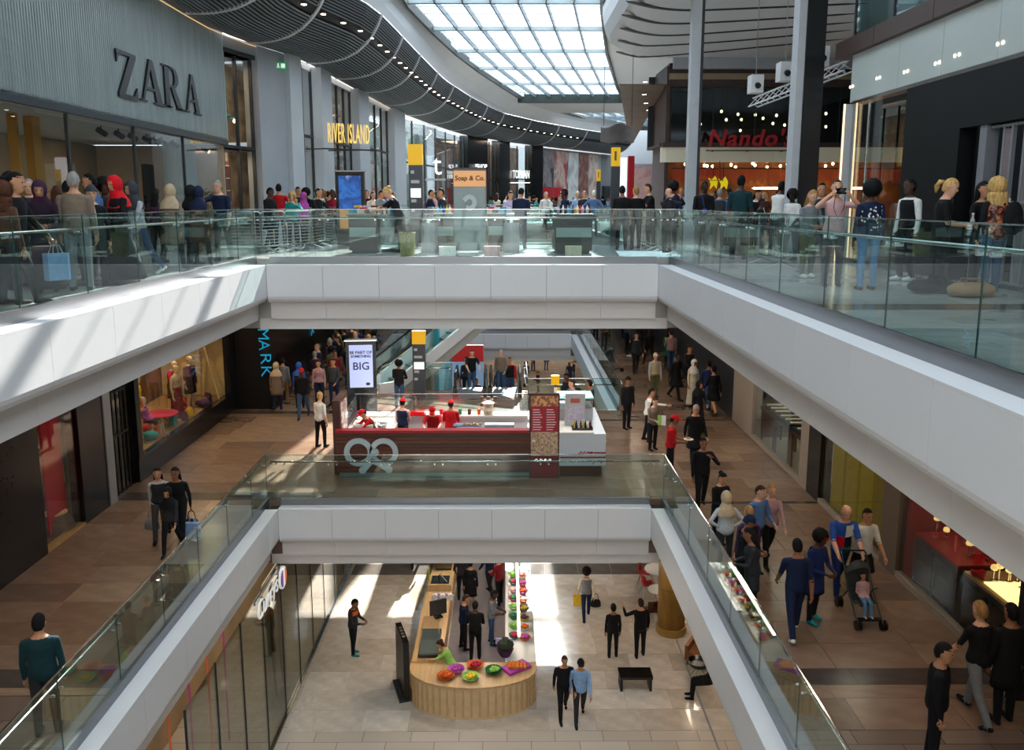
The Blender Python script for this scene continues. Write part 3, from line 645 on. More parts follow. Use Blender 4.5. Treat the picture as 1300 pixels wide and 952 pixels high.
def make_hair(kind):
    if kind in HAIR: return HAIR[kind]
    b = MB()
    cap = lambda x, y, z: (z > .05 and y < 0) or (y >= 0 and z > -.075*min(1, y/.07) + .045*(1-min(1, y/.07)))
    if kind in ('short', 'pony', 'bun', 'long', 'cap', 'band'):
        shell(b, .082, .106, .128, (0, .006, .006), cap, mi=1 if kind == 'cap' else 0)
    if kind == 'fringe': shell(b, .080, .104, .122, (0, .008, .0), lambda x, y, z: y > .01 and -.07 < z < .05)
    if kind == 'long':
        b.loft([ell(Vector((0, yy, z)), Vector((1, 0, 0)), Vector((0, 1, 0)), rx, ry, 16) for z, yy, rx, ry in ((.07, .03, .07, .075), (0, .04, .086, .07), (-.08, .052, .090, .056), (-.16, .070, .092, .046), (-.24, .085, .085, .038), (-.30, .09, .06, .024))])
    if kind == 'curly':
        shell(b, .108, .122, .136, (0, .02, .01), lambda x, y, z: not (y < -.03 and z < .055 and abs(x) < .07), 30, 20)
        b.v = [tuple(c*(1+.07*math.sin(90*v[0])*math.sin(85*v[1]+1)*math.sin(70*v[2])) for c in v) for v in b.v]
        for k in range(26):
            a = R(-20+k*220/25); b.ball((.10*math.cos(a), .03+.075*math.sin(a), -.13-.05*((k*7) % 3)), .042, .042, .06, 7, 5)
    if kind == 'pony': b.tube([(0, .10, .05), (0, .15, .04), (0, .165, -.03), (0, .15, -.12)], [.022, .038, .04, .012], 10)
    if kind == 'bun': b.ball((0, .10, .075), .05, .05, .048)
    if kind in ('afro', 'band'):
        r = .135 if kind == 'afro' else .125
        shell(b, r, r+.01, r+.005, (0, .025, .035), lambda x, y, z: not (y < -.02 and z < .05 and abs(x) < .08), 30, 20)
        b.v = [tuple(c*(1+.07*math.sin(95*v[0]+1)*math.sin(91*v[1])*math.sin(89*v[2])) for c in v) for v in b.v]
        if kind == 'band': b.loft([ell(Vector((0, .004, z)), Vector((1, 0, 0)), Vector((0, 1, 0)), rr, rr*1.3, 20) for z, rr in ((.045, .086), (.062, .089), (.085, .086))], False, 1)
    if kind in ('hijab', 'hood'):
        shell(b, .100, .122, .142, (0, .012, .0), lambda x, y, z: not (y < -.035 and -.088 < z < .062 and abs(x) < .062), 28, 20)
        b.loft([ell(Vector((0, yy, z)), Vector((1, 0, 0)), Vector((0, 1, 0)), rx, ry, 20) for z, yy, rx, ry in ((-.075, .0, .080, .098), (-.125, .012, .092, .096), (-.18, .02, .135, .112), (-.24, .02, .182, .135), (-.33, .01, .196, .150))], False)
    if kind == 'cap':
        shell(b, .089, .113, .128, (0, .004, .012), lambda x, y, z: z > .05)
        b.prism([(-.075, -.085), (-.065, -.15), (-.03, -.18), (.03, -.18), (.065, -.15), (.075, -.085)], .052, .060, 'z'); b.ball((0, .004, .142), .012, .012, .008, 6, 4)
    if kind == 'beanie': shell(b, .090, .112, .136, (0, .006, .01), lambda x, y, z: z > .03 or (y > .02 and z > -.02))
    n = 2 if kind in ('cap', 'band') else 1
    HAIR[kind] = b.mesh(kind, [mat('slot_hair', '222222')]*n, True); return HAIR[kind]
COLS = {'black': '131316', 'charcoal': '2b2c30', 'dark grey': '3c3e42', 'grey': '777a7e', 'pale grey': 'b4b6b8', 'white': 'e6e3de', 'cream': 'd8cbb4', 'beige': 'b7a184', 'tan': '9a7650',
 'brown': '4f3527', 'dark brown': '33231b', 'taupe': '7a6a5c', 'navy': '17213d', 'dark blue': '1d2c5c', 'blue': '2c55a8', 'pale blue': '8fb0d8', 'steel blue': '4f6f9c', 'denim': '36506f', 'faded denim': '5f86ad',
 'teal': '118c8c', 'dark teal': '16343a', 'green': '1f6b45', 'olive': '5b5f3e', 'lime': '8fbf5a', 'red': 'b3151f', 'scarlet': 'cf1220', 'dark red': '6e1420', 'crimson': 'a8203f', 'magenta': 'b04aa0', 'pink': 'c9a0a0', 'dusty pink': 'a98486',
 'purple': '4d2a4d', 'plum': '3d2238', 'lilac': 'b9add0', 'yellow': 'd9b42c', 'orange': 'cf5a1a', 'aubergine': '2a1a2a'}
SKIN = {'a': 'd7a488', 'b': 'bf8a68', 'c': '8d5d42', 'd': '4c3024', 'e': '35211a'}
HAIRC = {'black': '0f0d0d', 'brown': '33211a', 'auburn': '4a2a1a', 'blonde': 'c19a5e', 'fair': '9a7345', 'grey': '8e8a86', 'white': 'cfcac2'}
def cloth(c): return mat('fabric '+c, COLS[c], .85, var=.10, scale=14, spec=.25)
LABELS = set()
def person(pos, pose, ang, sex, top, bottom, hair, haircol, skin='a', wear=None, sleeve='long', legs='long', shoe='black', label='', h=1.72, group=None, tagcol=None, weardesc=None):
    """wear = (garment, colour) child of the body; pos is where the feet stand"""
    B = make_body(pose, sex); o = bpy.data.objects.new('person', B.mesh); COL.objects.link(o)
    o.location = pos; o.rotation_euler.z = R(ang); k = h/B.H if pose not in ('work', 'photo', 'phone') else h/1.72; o.scale = (k, k, k)
    sk = mat('skin '+skin, SKIN[skin], .55, spec=.35, var=.05, scale=20); tp, bt = cloth(top), cloth(bottom)
    ms = [sk, tp, tp if sleeve == 'long' else sk, bt, bt if legs == 'long' else sk, cloth(shoe) if shoe in COLS else mat('shoe '+shoe, '1a1512', .5), mat('eye', '1c130f', .2), mat('lip '+skin, tuple(v*.55 for v in hexc(SKIN[skin])), .4)]
    for s, m in zip(o.material_slots, ms): s.link = 'OBJECT'; s.material = m
    if hair != 'none':
        c = bpy.data.objects.new({'hijab': 'headscarf', 'hood': 'headscarf', 'cap': 'cap', 'beanie': 'woolly_hat', 'band': 'hair'}.get(hair, 'hair'), make_hair(hair)); COL.objects.link(c); c.parent = o; c.matrix_basis = B.head
        if hair in ('hijab', 'hood', 'beanie'): hm = [cloth(haircol)]
        elif hair == 'cap': hm = [cloth(haircol), mat('hair black', HAIRC['black'], .75, spec=.2)]
        elif hair == 'band': hm = [mat('hair black', HAIRC['black'], .75, spec=.2), cloth(haircol)]
        else: hm = [mat('hair '+haircol, HAIRC[haircol], .75, spec=.2, var=.3, scale=40, stretch=(1, 1, .2))]
        for s, m in zip(c.material_slots, hm): s.link = 'OBJECT'; s.material = m
    if wear:
        for g, gc in (wear if isinstance(wear[0], tuple) else (wear,)):
            c = bpy.data.objects.new({'abaya': 'long_robe', 'longskirt': 'long_skirt', 'tee': 'shirt_hem'}.get(g, g), make_garment(pose, sex, g)); COL.objects.link(c); c.parent = o
            c.material_slots[0].link = 'OBJECT'; c.material_slots[0].material = cloth(gc)
    tag(o, label, 'person', group)
    o['_k'] = k; del o['_k']
    return o, B, k
def hand_world(P, side):
    """world place of the hand of a person made by person(); side 0 is their right-hand side x<0 in local space"""
    o, B, k = P; wr, wv, sd = B.hands[side]; p = (wr+wv*.10)*k; a = o.rotation_euler.z
    return Vector((o.location.x+p.x*math.cos(a)-p.y*math.sin(a), o.location.y+p.x*math.sin(a)+p.y*math.cos(a), o.location.z+p.z))
# ================================================================== shops
def proj(x, y, z):
    z -= EYE; cy_, sy_ = math.cos(YAW), math.sin(YAW); x, y = x*cy_-y*sy_, x*sy_+y*cy_; c, s = math.cos(TH), math.sin(TH)
    d = y*c-z*s; u = y*s+z*c; return (PX+F*x/d, PY-F*u/d)
def hit(px):
    """where the line of left shop fronts is met when looking along column px (at eye height)"""
    a, b = 30.4, 105.0
    for _ in range(40):
        m = (a+b)/2
        if proj(fcx(m), m, EYE)[0] < px: a = m
        else: b = m
    return Vector((fcx(a), a, 0))
def zat(p, py):
    """height at plan point p seen at image row py"""
    px = proj(p.x, p.y, EYE)[0]; q = yp(px, py, p.y); return q.z
# ---------------------------------------------------------------- frosted glass clothes shop (upper left)
ZX = -10.0
sgn = thing('shop_sign_box', 'big fluted frosted glass shop fascia with black serif letters over the upper windows', 'shop sign', (ZX, 0, 3.42))
b = MB(); pitch = .105; n = int(42.2/pitch); prev = None
M_flute = mat('fluted_glass', '98a3a3', .22, var=.10, scale=1.2, spec=.7, stretch=(1, 3, .4))
pts = []
for k in range(n+1):
    y = -11.8+k*pitch
    pts += [(0.0, y), (.028, y+pitch*.3), (.028, y+pitch*.62), (.0, y+pitch*.92)]
b.loft([[(x-.02, y, .10), (x, y, .14), (x, y, 3.86), (x-.02, y, 3.9)] for x, y in pts], False, close=False); b.build('fluted_panel', M_flute, sgn)
MB().box(-.5, -11.8, .0, -.03, 30.35, 3.95).build('backing_box', mat('sign_box_white', 'c9d0cf', .5), sgn)
MB().box(-.5, -11.8, -.10, .06, 30.40, .06).build('lower_trim', mat('slate_trim', '39434a', .35, .4), sgn)
MB().box(-.5, 30.35, -.06, .05, 30.43, 3.97).build('end_trim', mat('pale_trim', 'a9c0c2', .3), sgn)
MB().box(-.5, -11.8, 3.86, .07, 30.4, 4.0).build('upper_trim', M_dgrey, sgn)
def serif_letter(ch):
    S = MB(); th = .05
    def bar(pts): S.prism(pts, 0, th, 'x')
    if ch == 'Z':
        bar([(0, .92), (0, 1), (.62, 1), (.62, .92)]); bar([(0, 0), (0, .08), (.62, .08), (.62, 0)]); bar([(0, .08), (.20, .08), (.62, .92), (.42, .92)])
        bar([(0, .72), (0, .92), (.035, .92), (.10, .92)]); bar([(.62, .28), (.62, .08), (.585, .08), (.50, .08)])
    elif ch == 'A':
        bar([(.06, .0), (.11, .0), (.36, .86), (.31, .98)]); bar([(.48, 0), (.66, 0), (.40, 1), (.30, 1)]); bar([(.17, .29), (.17, .35), (.52, .35), (.52, .29)])
        bar([(0, 0), (0, .035), (.20, .035), (.20, 0)]); bar([(.40, 0), (.40, .035), (.74, .035), (.74, 0)])
    elif ch == 'R':
        bar([(.08, 0), (.24, 0), (.24, 1), (.08, 1)]); bar([(.0, 0), (.0, .035), (.32, .035), (.32, 0)]); bar([(.0, .965), (.0, 1), (.3, 1), (.3, .965)])
        out = [(.24, 1), (.40, 1)]+[(.40+.20*math.sin(R(a)), .75+.25*math.cos(R(a))) for a in range(15, 181, 15)]+[(.24, .5)]
        inn = [(.24, .545), (.36, .545)]+[(.36+.10*math.sin(R(a)), .752+.207*math.cos(R(a))) for a in range(165, -1, -15)]+[(.24, .96)]
        m = min(len(out), len(inn)); inn = inn[::-1]
        for k in range(min(len(out), len(inn))-1): bar([out[k], out[k+1], inn[k+1], inn[k]])
        bar([(.30, .52), (.44, .52), (.72, .0), (.53, .0)]); bar([(.50, 0), (.50, .035), (.80, .035), (.80, 0)])
    return S.mesh('letter', mat('sign_black', '191c20', .35))
lm = {c: serif_letter(c) for c in 'ZAR'}
# letter places read off the sign: left foot of each letter
for ch, (px, py), (qx, qy) in (('Z', (152, 122), (176, 127)), ('A', (179, 127), (211, 135)), ('R', (209, 134), (235, 142)), ('A', (236, 141), (257, 147))):
    P, Q = xp(px, py, ZX+.09), xp(qx, qy, ZX+.09); o = placed('letter', lm[ch], sgn, (.04, P.y, P.z-3.42)); wd = {'Z': .62, 'A': .74, 'R': .80}[ch]
    o.scale = (1, (Q.y-P.y)/wd, 1.18)
# its windows, frames and room behind
sh = thing('window_1', 'tall clothes shop windows in slim dark frames under the fluted sign', 'shop window', (ZX-.12, 0, 0), kind='structure')
ycuts = [-11.5+k*3.46 for k in range(13)]
for a, c in zip(ycuts, ycuts[1:]):
    MB().box(-.01, a+.03, .08, .01, c-.03, 3.3).build('glass_pane', M_shopglass, sh); MB().box(-.04, a-.03, 0, .04, a+.03, 3.35).build('mullion', M_dgrey, sh)
MB().box(-.05, -11.5, 0, .05, 30.3, .09).build('sill', M_dgrey, sh)
wall('wall_left', 'warm beige inner wall of the upper clothes shop', MB().box(-14.8, -11.8, 0, -14.6, 30.2, 3.3), mat('shop_beige', 'a08c72', .8, var=.2, scale=.5))
wall('wall_left', 'side wall of the upper clothes shop', MB().box(-14.8, 30.22, 0, -10.1, 30.34, 3.3), M_beige)
tag(MB().box(-14.9, -11.8, 3.32, -10.1, 30.3, 3.42).build('ceiling', M_lgrey), 'ceiling of the upper clothes shop', 'ceiling', kind='structure')
for k, (px, wd) in enumerate([(20, .10), (44, .35)]):
    p = xp(px, 200, -11.2); tag(MB().box(-.1, -wd/2, 0, .1, wd/2, 3.31).build('display_post', mat('gold_post', 'c08a35', .35, .3), loc=(-11.2, p.y, 0)), ['slim gilded post inside the upper clothes window', 'wide gilded post inside the upper clothes window'][k], 'post')
p = xp(228, 200, -11.6); tag(MB().lathe([(.55, 0), (.55, 3.31)], 24).build('round_column', mat('pale_blue_column', '9fb2b8', .5, var=.05), loc=(-11.6, p.y, 0)), 'pale round column standing inside the upper clothes shop', 'column')
for px, lab in ((188, 'dark display panel inside the upper clothes window beside the pale column'), (212, 'narrow dark display panel next to the pale column')):
    p = xp(px, 220, -12.4); tag(MB().box(-.05, -.4, 0, .05, .4, 2.6).build('display_stand', M_black, loc=(-12.4, p.y, 0)), lab, 'panel')
p = xp(8, 200, -13); tag(MB().box(-.05, -.6, 1.4, .05, .6, 2.3).build('yellow_picture', mat('picture_yellow', 'c8931c', .5, emit='c8931c', estr=.3), loc=(-14.5, p.y-1, .0)), 'yellow picture on the back wall of the upper clothes shop', 'picture')
for k in range(5): area('shop_lamp', (-12.4, 2+k*6.2, 3.28), 1.2, 1.2, 60, (1, .82, .6))
# track spotlights
SPB = MB(); SPB.tube([(0, 0, 0), (0, 0, -.12)], .015, 6); SPBM = SPB.mesh('stem', M_blackm)
SPH = MB().tube([(-.10, 0, -.10), (.13, 0, -.24)], .075, 10).mesh('head', M_blackm); SPL = MB().tube([(.13, 0, -.24), (.135, 0, -.243)], .06, 10).mesh('lens', M_bulb)
for k, px in enumerate((128, 150, 167, 185, 195, 204, 219)):
    p = xp(px, 160, -10.6); t = thing('track_spotlight', 'black track spotlight hanging in the upper clothes window', 'spotlight', (-10.6, p.y, 3.30), group='black spotlights in the upper clothes window')
    placed('stem', SPBM, t, (0, 0, 0)); placed('head', SPH, t, (0, 0, 0))
for px in (260, 271):
    p = xp(px, 184, -10.6); t = thing('track_spotlight', 'lit track spotlight at the corner of the upper clothes window', 'spotlight', (-10.6, p.y, 3.30), group='lit spotlights at the window corner')
    placed('stem', SPBM, t, (0, 0, 0)); placed('head', SPH, t, (0, 0, 0)); placed('lens', SPL, t, (0, 0, 0))
for px, py in ((12, 141), (110, 158)):
    p = xp(px, py, -10.3); downlight((-10.25, p.y, 3.40), 'round downlight under the fluted glass sign', 'downlights under the fluted sign')
# mannequins: a shared abstract figure
def mannequin(loc, ang, label, colour, pose='stand', sex='f', wear=None, group=None, h=1.78, bottom='dark brown'):
    B = make_body(pose, sex); o = bpy.data.objects.new('mannequin', B.mesh); COL.objects.link(o); o.location = loc; o.rotation_euler.z = R(ang); k = h/1.74; o.scale = (k, k, k)
    sk = mat('mannequin_skin', 'cdb596', .3)
    for s, m in zip(o.material_slots, [sk, cloth(colour), cloth(colour), cloth(bottom), sk, sk, sk, sk]): s.link = 'OBJECT'; s.material = m
    if wear:
        c = bpy.data.objects.new(wear[0], make_garment(pose, sex, wear[0])); COL.objects.link(c); c.parent = o; c.material_slots[0].link = 'OBJECT'; c.material_slots[0].material = cloth(wear[1])
    return tag(o, label, 'mannequin', group)
# ---------------------------------------------------------------- left facade beyond, following the curve of the mall
M_pillar = mat('pillar_grey', 'a9adb3', .55, var=.04, scale=1)
M_pwhite = mat('pillar_pale', 'c3c8ce', .5, var=.03, scale=1)
M_int = mat('shop_interior_warm', '8a5a35', .7, var=.35, scale=1.4, col2='c49a6c')
M_brickc = ['6b3523', '5a2c1d', '7a402a', '4c271b']
def pillar(pa, pb, m, label, z0=0.0, z1=7.1, t0=-.55, t1=.08):
    return tag(MB().seg(hit(pa), hit(pb), z0, z1, t0, t1).build('facade_pillar', m), label, 'pillar')
def bay(pa, pb, zs, label, cols=2, name='window'):
    """glazing between two columns with panes, bars and transoms"""
    A, B_ = hit(pa), hit(pb); t = thing(name, label, 'shop window'); d = B_-A
    for z0, z1 in zip(zs, zs[1:]):
        for c in range(cols): MB().seg(A+d*(c/cols+.01), A+d*((c+1)/cols-.01), z0+.06, z1-.04, -.20, -.185).build('glass_pane', M_shopglass, t)
        MB().seg(A, B_, z0-.05, z0+.06, -.26, -.12).build('transom', M_dgrey, t)
    for c in range(cols+1):
        q = A+d*(c/cols); MB().seg(q-d.normalized()*.03, q+d.normalized()*.03, zs[0], zs[-1], -.26, -.13).build('mullion', M_dgrey, t)
    return t
def backroom(pa, pb, z0, z1, depth, m, label, light=None, col=(1, .75, .5)):
    A, B_ = hit(pa), hit(pb); o = wall('wall_left', label, MB().seg(A, B_, z0, z1, -depth-.2, -depth), m)
    if light:
        c = (A+B_)/2; d = (B_-A).normalized(); nrm = Vector((d.y, -d.x, 0))
        area('shop_lamp', c+nrm*(-depth*.5)+Vector((0, 0, z1-.1)), depth*.6, (B_-A).length*.6, light, col)
    return o
# shop with brick walls and green lamps
bay(289, 331, [0, 3.3, 6.6], 'two storey shop window showing brick walls, shelves and green lamps', 2)
A, B_ = hit(289), hit(331)
bw = wall('wall_left', 'brick inner wall seen through the tall window', MB().seg(A, B_, 3.3, 6.6, -2.2, -2.0), M_joint)
bm = [mat('brick_'+c, c, .8, var=.2, scale=9) for c in M_brickc]; d = (B_-A); L = d.length; dn = d.normalized(); nn = Vector((dn.y, -dn.x, 0)); bme = [MB().box(0, 0, 0, .44, .06, .14).mesh('brick', m) for m in bm]
for r in range(14):
    for c in range(int(L/.46)+1):
        x = c*.46-(.23 if r % 2 else 0)
        if x < 0 or x+.44 > L: continue
        q = A+dn*x-nn*1.98; o = placed('brick', rnd.choice(bme), bw, (q.x, q.y, 4.0+r*.155), math.atan2(dn.y, dn.x))
        o.location = (q.x, q.y, 4.0+r*.155)
wall('wall_left', 'timber shelving wall in the lower part of the brick shop', MB().seg(A, B_, 0, 3.3, -2.2, -2.0), M_int)
tag(MB().seg(A, B_, 6.55, 6.7, -2.4, .05).build('trim_21', M_dgrey), 'dark head beam over the brick shop window', 'trim', kind='structure')
tag(MB().seg(A, B_, 3.2, 3.36, -2.2, -.2).build('floor', M_dgrey), 'mezzanine floor of the brick shop', 'floor', kind='structure')
area('shop_lamp', (A+B_)/2-nn*1.2+Vector((0, 0, 6.4)), 1.0, 3, 90, (1, .7, .42)); area('shop_lamp', (A+B_)/2-nn*1.2+Vector((0, 0, 3.1)), 1.0, 3, 90, (1, .72, .45))
sf = thing('shelf_unit', 'warm wooden shelf unit full of goods in the brick shop', 'shelf', A+dn*(L*.5)-nn*1.9, math.atan2(dn.y, dn.x))
for k in range(6): MB().box(-1.5, -.25, .3+k*.48, 1.5, .05, .34+k*.48).build('shelf_board', M_lwood, sf)
for x in (-1.5, 0, 1.5): MB().box(x-.03, -.25, 0, x+.03, .05, 2.9).build('upright', M_wood, sf)
for k in range(5):
    for c in range(8):
        o = MB().box(0, 0, 0, .16+.1*rnd.random(), .18, .12+.22*rnd.random()).build('shop_goods', cloth(rnd.choice(['tan', 'cream', 'brown', 'red', 'olive', 'navy'])), None, loc=tuple(A+dn*(L*.5-1.45+c*.36)-nn*1.84+Vector((0, 0, .34+k*.48))), rz=math.atan2(dn.y, dn.x))
        tag(o, 'folded garment on the wooden shelves of the brick shop', 'clothing', 'folded clothes on the brick shop shelves')
for px, py in ((292, 141), (318, 150)):
    q = hit(px)-nn*1.0; z = zat(q, py); t = thing('pendant_lamp', 'green enamel pendant lamp hanging in the brick shop', 'lamp', (q.x, q.y, z), group='green pendant lamps')
    MB().lathe([(.05, .30), (.10, .26), (.42, .06), (.46, 0), (.44, 0), (.08, .22)], 18, cap=False).build('shade', mat('green_enamel', '1f5a38', .3), t); MB().ball((0, 0, .04), .07, .07, .09).build('bulb', M_bulb, t); MB().tube([(0, 0, .3), (0, 0, 6.5-z)], .012, 5).build('cord', M_black, t)
for k in range(9):
    q = A+dn*(L*(k+.5)/9)-nn*(.9+.5*(k % 2)); t = thing('festoon_bulb', 'small festoon bulb glowing in the brick shop window', 'lamp', (q.x, q.y, 4.55-.1*(k % 3)), group='festoon bulbs in the brick shop')
    MB().ball((0, 0, 0), .06, .06, .07, 8, 5).build('bulb', M_bulb, t); MB().tube([(0, 0, .06), (0, 0, .14)], .02, 6).build('socket', M_black, t); MB().tube([(0, 0, .14), (0, 0, 6.57-t.location.z)], .006, 4).build('cord', M_black, t)
# wide grey pillar with the exit sign
pillar(333, 366, M_pillar, 'wide grey pillar with a green exit sign beside the brick shop'); pillar(366, 381, M_pwhite, 'pale return of the wide pillar next to the tall windows', t1=.3)
tag(MB().seg(hit(285), hit(381), 6.55, 7.12, -.6, .02).build('trim_22', M_pillar), 'grey band above the brick shop window', 'trim', kind='structure')
q = hit(359); zc = zat(q, 84); ex = thing('exit_sign', 'small green exit sign with a white running figure on the pillar', 'sign', (q.x+.15, q.y-.12, zc), R(12))
MB().box(-.27, 0, -.13, .27, .05, .13).build('board', mat('exit_green', '0c8a4f', .4, emit='0c8a4f', estr=.8), ex)
mw = mat('sign_white', 'eef2ee', .4, emit='eef2ee', estr=1.0)
MB().prism([(.05, -.08), (.05, .08), (.20, .08), (.20, -.08)], -.006, 0, 'y').build('door_symbol', mw, ex)
rf = MB(); rf.prism([(-.06+.025*math.cos(a), .065+.025*math.sin(a)) for a in [k*math.pi/4 for k in range(8)]], -.006, 0, 'y'); rf.prism([(-.10, .03), (-.04, .045), (-.03, -.01), (-.07, -.02)], -.006, 0, 'y'); rf.prism([(-.07, -.02), (-.04, -.01), (.0, -.07), (-.02, -.085)], -.006, 0, 'y'); rf.prism([(-.07, -.02), (-.05, -.03), (-.10, -.09), (-.13, -.08)], -.006, 0, 'y'); rf.build('running_figure', mw, ex)
MB().prism([(-.22, 0), (-.16, .04), (-.16, .015), (-.13, .015), (-.13, -.015), (-.16, -.015), (-.16, -.04)], -.006, 0, 'y').build('arrow', mw, ex)
# tall glazed shop with gilt letters
zt = zat(hit(395), 172)
bay(381, 405, [0, zt, 7.0], 'tall narrow shop window before the gilt letters', 2); pillar(405, 418, M_pwhite, 'pale slim pillar before the gilt letters', t1=.3)
bay(418, 452, [0, zat(hit(435), 182), 7.0], 'tall shop window with doors beneath the gilt letters', 4); pillar(452, 465, M_pwhite, 'pale slim pillar at the end of the gilt letters', t1=.3)
bay(465, 497, [0, zat(hit(480), 190), 7.0], 'tall shop window beyond the gilt letters', 4); pillar(497, 511, M_pwhite, 'pale slim pillar before the green glass shop', t1=.3)
backroom(381, 511, 0, 7.0, 3.0, M_int, 'warm interior wall of the tall glazed shop', 500, (1, .8, .6))
tag(MB().seg(hit(381), hit(511), 3.5, 3.75, -3.0, -.3).build('floor', M_lgrey), 'mezzanine floor inside the tall glazed shop', 'floor', kind='structure')
tag(MB().seg(hit(381), hit(511), 6.9, 7.14, -3.2, -.1).build('trim_23', M_pwhite), 'pale head band over the tall glazed shop', 'trim', kind='structure')
A, B_ = hit(420), hit(466); c = (A+B_)/2; dn = (B_-A).normalized(); ang = math.degrees(math.atan2(dn.y, dn.x))
gs_ = thing('shop_sign', 'gilt capital letters of the tall glazed shop', 'shop sign', tuple(yp(443, 171, 37.4)))
M_gilt = mat('gilt_letters', 'f3cf72', .4, emit='f6c860', estr=1.2)
lettering('letters', 'RIVER ISLAND', 1.2, M_gilt, gs_, Matrix.Rotation(R(34), 4, 'Z') @ Matrix.Rotation(R(90), 4, 'X'), .02, width=1.95, spacing=1.15)
MB().seg((-1.0, -.65), (1.1, .75), -.66, -.60, -.12, -.04).build('sign_rail', M_dgrey, gs_)
for q in (-.7, .8): MB().tube([(q, q*.66, -.63), (q-1.9, q*.66+.3, -.63)], .03, 6).build('bracket', M_dgrey, gs_)
# green glass corner shop with its white projecting sign
bay(511, 591, [0, 4.0, 6.9], 'curved green glass shop front beyond the pale pillar', 6)
backroom(511, 591, 0, 7.0, 3.5, mat('shop_interior_cool', '56696a', .6, var=.5, scale=.7, col2='a9b5ac'), 'cool interior wall of the green glass shop', 350, (.9, 1, .95))
q = hit(540); z0 = zat(q, 207); hs = thing('hanging_sign', 'white hooked letter sign projecting beside the yellow totem', 'shop sign', (q.x+1.0, q.y-1, z0-.2))
lettering('letters', 't', 2.2, mw, hs, Matrix.Rotation(R(90), 4, 'X'), .05, sx=.9); MB().box(-.9, .05, -1.1, .6, .12, -.95).build('sign_rail', M_lgrey, hs)
# black fronted shops
for pa, pb, lab in ((591, 616, 'black fronted shop pillar with lit white letters'), (631, 644, 'black pillar between the two lettered shops'), (672, 686, 'black end pillar before the poster wall')):
    pillar(pa, pb, M_black, lab, t1=.3)
bay(616, 631, [0, 3.4, 6.9], 'narrow shop window between black pillars', 2); bay(644, 672, [0, 3.6, 6.9], 'dark shop window with lit white letters above', 2)
backroom(591, 690, 0, 7, 3.0, mat('dark_shop', '2a211d', .7, var=.6, scale=1.2, col2='6b4a35'), 'dark warm interior of the black fronted shops', 400, (1, .72, .5))
for (pa, pb, py, txt, sz, lab) in ((592, 612, 212, 'TOPSHOP', .62, 'lit white capital letters on the first black shop front'), (646, 668, 222, 'TOPMAN', 1.15, 'lit white capital letters on the second black shop front')):
    A, B_ = hit(pa), hit(pb); c = (A+B_)/2; dn = (B_-A).normalized(); t = thing('shop_sign', lab, 'shop sign', (c.x+.35, c.y-.35, zat(c, py)))
    lettering('letters', txt, sz, mat('lit_white', 'ffffff', .4, emit='f4fbff', estr=1.6), t, Matrix.Rotation(R(18), 4, 'Z') @ Matrix.Rotation(R(90), 4, 'X'), .03, width=1.75, bold=.01)
    MB().box(-1, .1, -.65, 1, .16, -.6).build('sign_rail', M_black, t)
for k in range(12):
    q = hit(647+k*2); downlight((q.x+.2, q.y-.5, zat(q, 232)), 'small warm lamp over the second black shop entrance', 'warm lamps at the black shops')
# poster wall
pw = wall('wall_left', 'tall poster covered hoarding at the bend of the mall', MB().seg(hit(686), hit(762), 0, 7.0, -.4, 0), M_lgrey)
M_post = [screenmat('poster_%d' % k, s, sc*.45, .25, .25) for k, (s, sc) in enumerate([(['2a2b31', '8d8a90', '2f2c33', 'b9b2b4'], .9), (['4d3c3b', 'c4b2a8', '8c2f35', 'ddd6d2'], .8), (['7d8a90', 'd5dcdc', '49525a'], .7), (['b28e7c', '6b3a36', 'e0d6cd'], .9), (['553a36', 'cfc0b6', '9a6a58'], .9)])]
M_postred = mat('poster_red', 'b2202c', .5, emit='b2202c', estr=.25)
PA, PB = hit(686), hit(762)
def chord(px):
    a, b = 0.0, 1.0
    for _ in range(40):
        m = (a+b)/2; q = PA+(PB-PA)*m
        if proj(q.x, q.y, EYE)[0] < px: a = m
        else: b = m
    return PA+(PB-PA)*a
for k, (a, c_) in enumerate(((687, 702), (703, 720), (721, 733), (734, 746), (747, 758))):
    t = thing('poster', ['tall dark portrait poster on the hoarding', 'tall poster of a pale figure on the hoarding', 'blue grey poster on the hoarding', 'tan portrait poster on the hoarding', 'last brown portrait poster on the hoarding'][k], 'poster', chord(a))
    A, B_ = chord(a), chord(c_); MB().seg((0, 0), (B_-A), .4 if k > 1 else 2.9, 6.8, .02, .06).build('print', M_post[k], t)
    if k < 2: MB().seg((0, 0), (B_-A), 1.0, 2.85, .02, .07).build('red_band', M_postred, t)
A, B_ = chord(703), chord(720); d_ = B_-A; pr = [o for o in COL.objects if o.name.startswith('red_band')][-1]
for k in range(3): MB().seg(d_*.45, d_*(.75+.08*k), 2.3-.4*k, 2.48-.4*k, .07, .075).build('print_line', mw, pr)
wall('wall_left', 'grey wall of the far bend with a dark opening', MB().seg(hit(762), hit(800), 0, 7.0, -.4, 0), M_grey)
wall('wall_left', 'dark closed front at the far bend', MB().seg(hit(764), hit(786), 0, 3.2, .0, .3), M_dgrey)
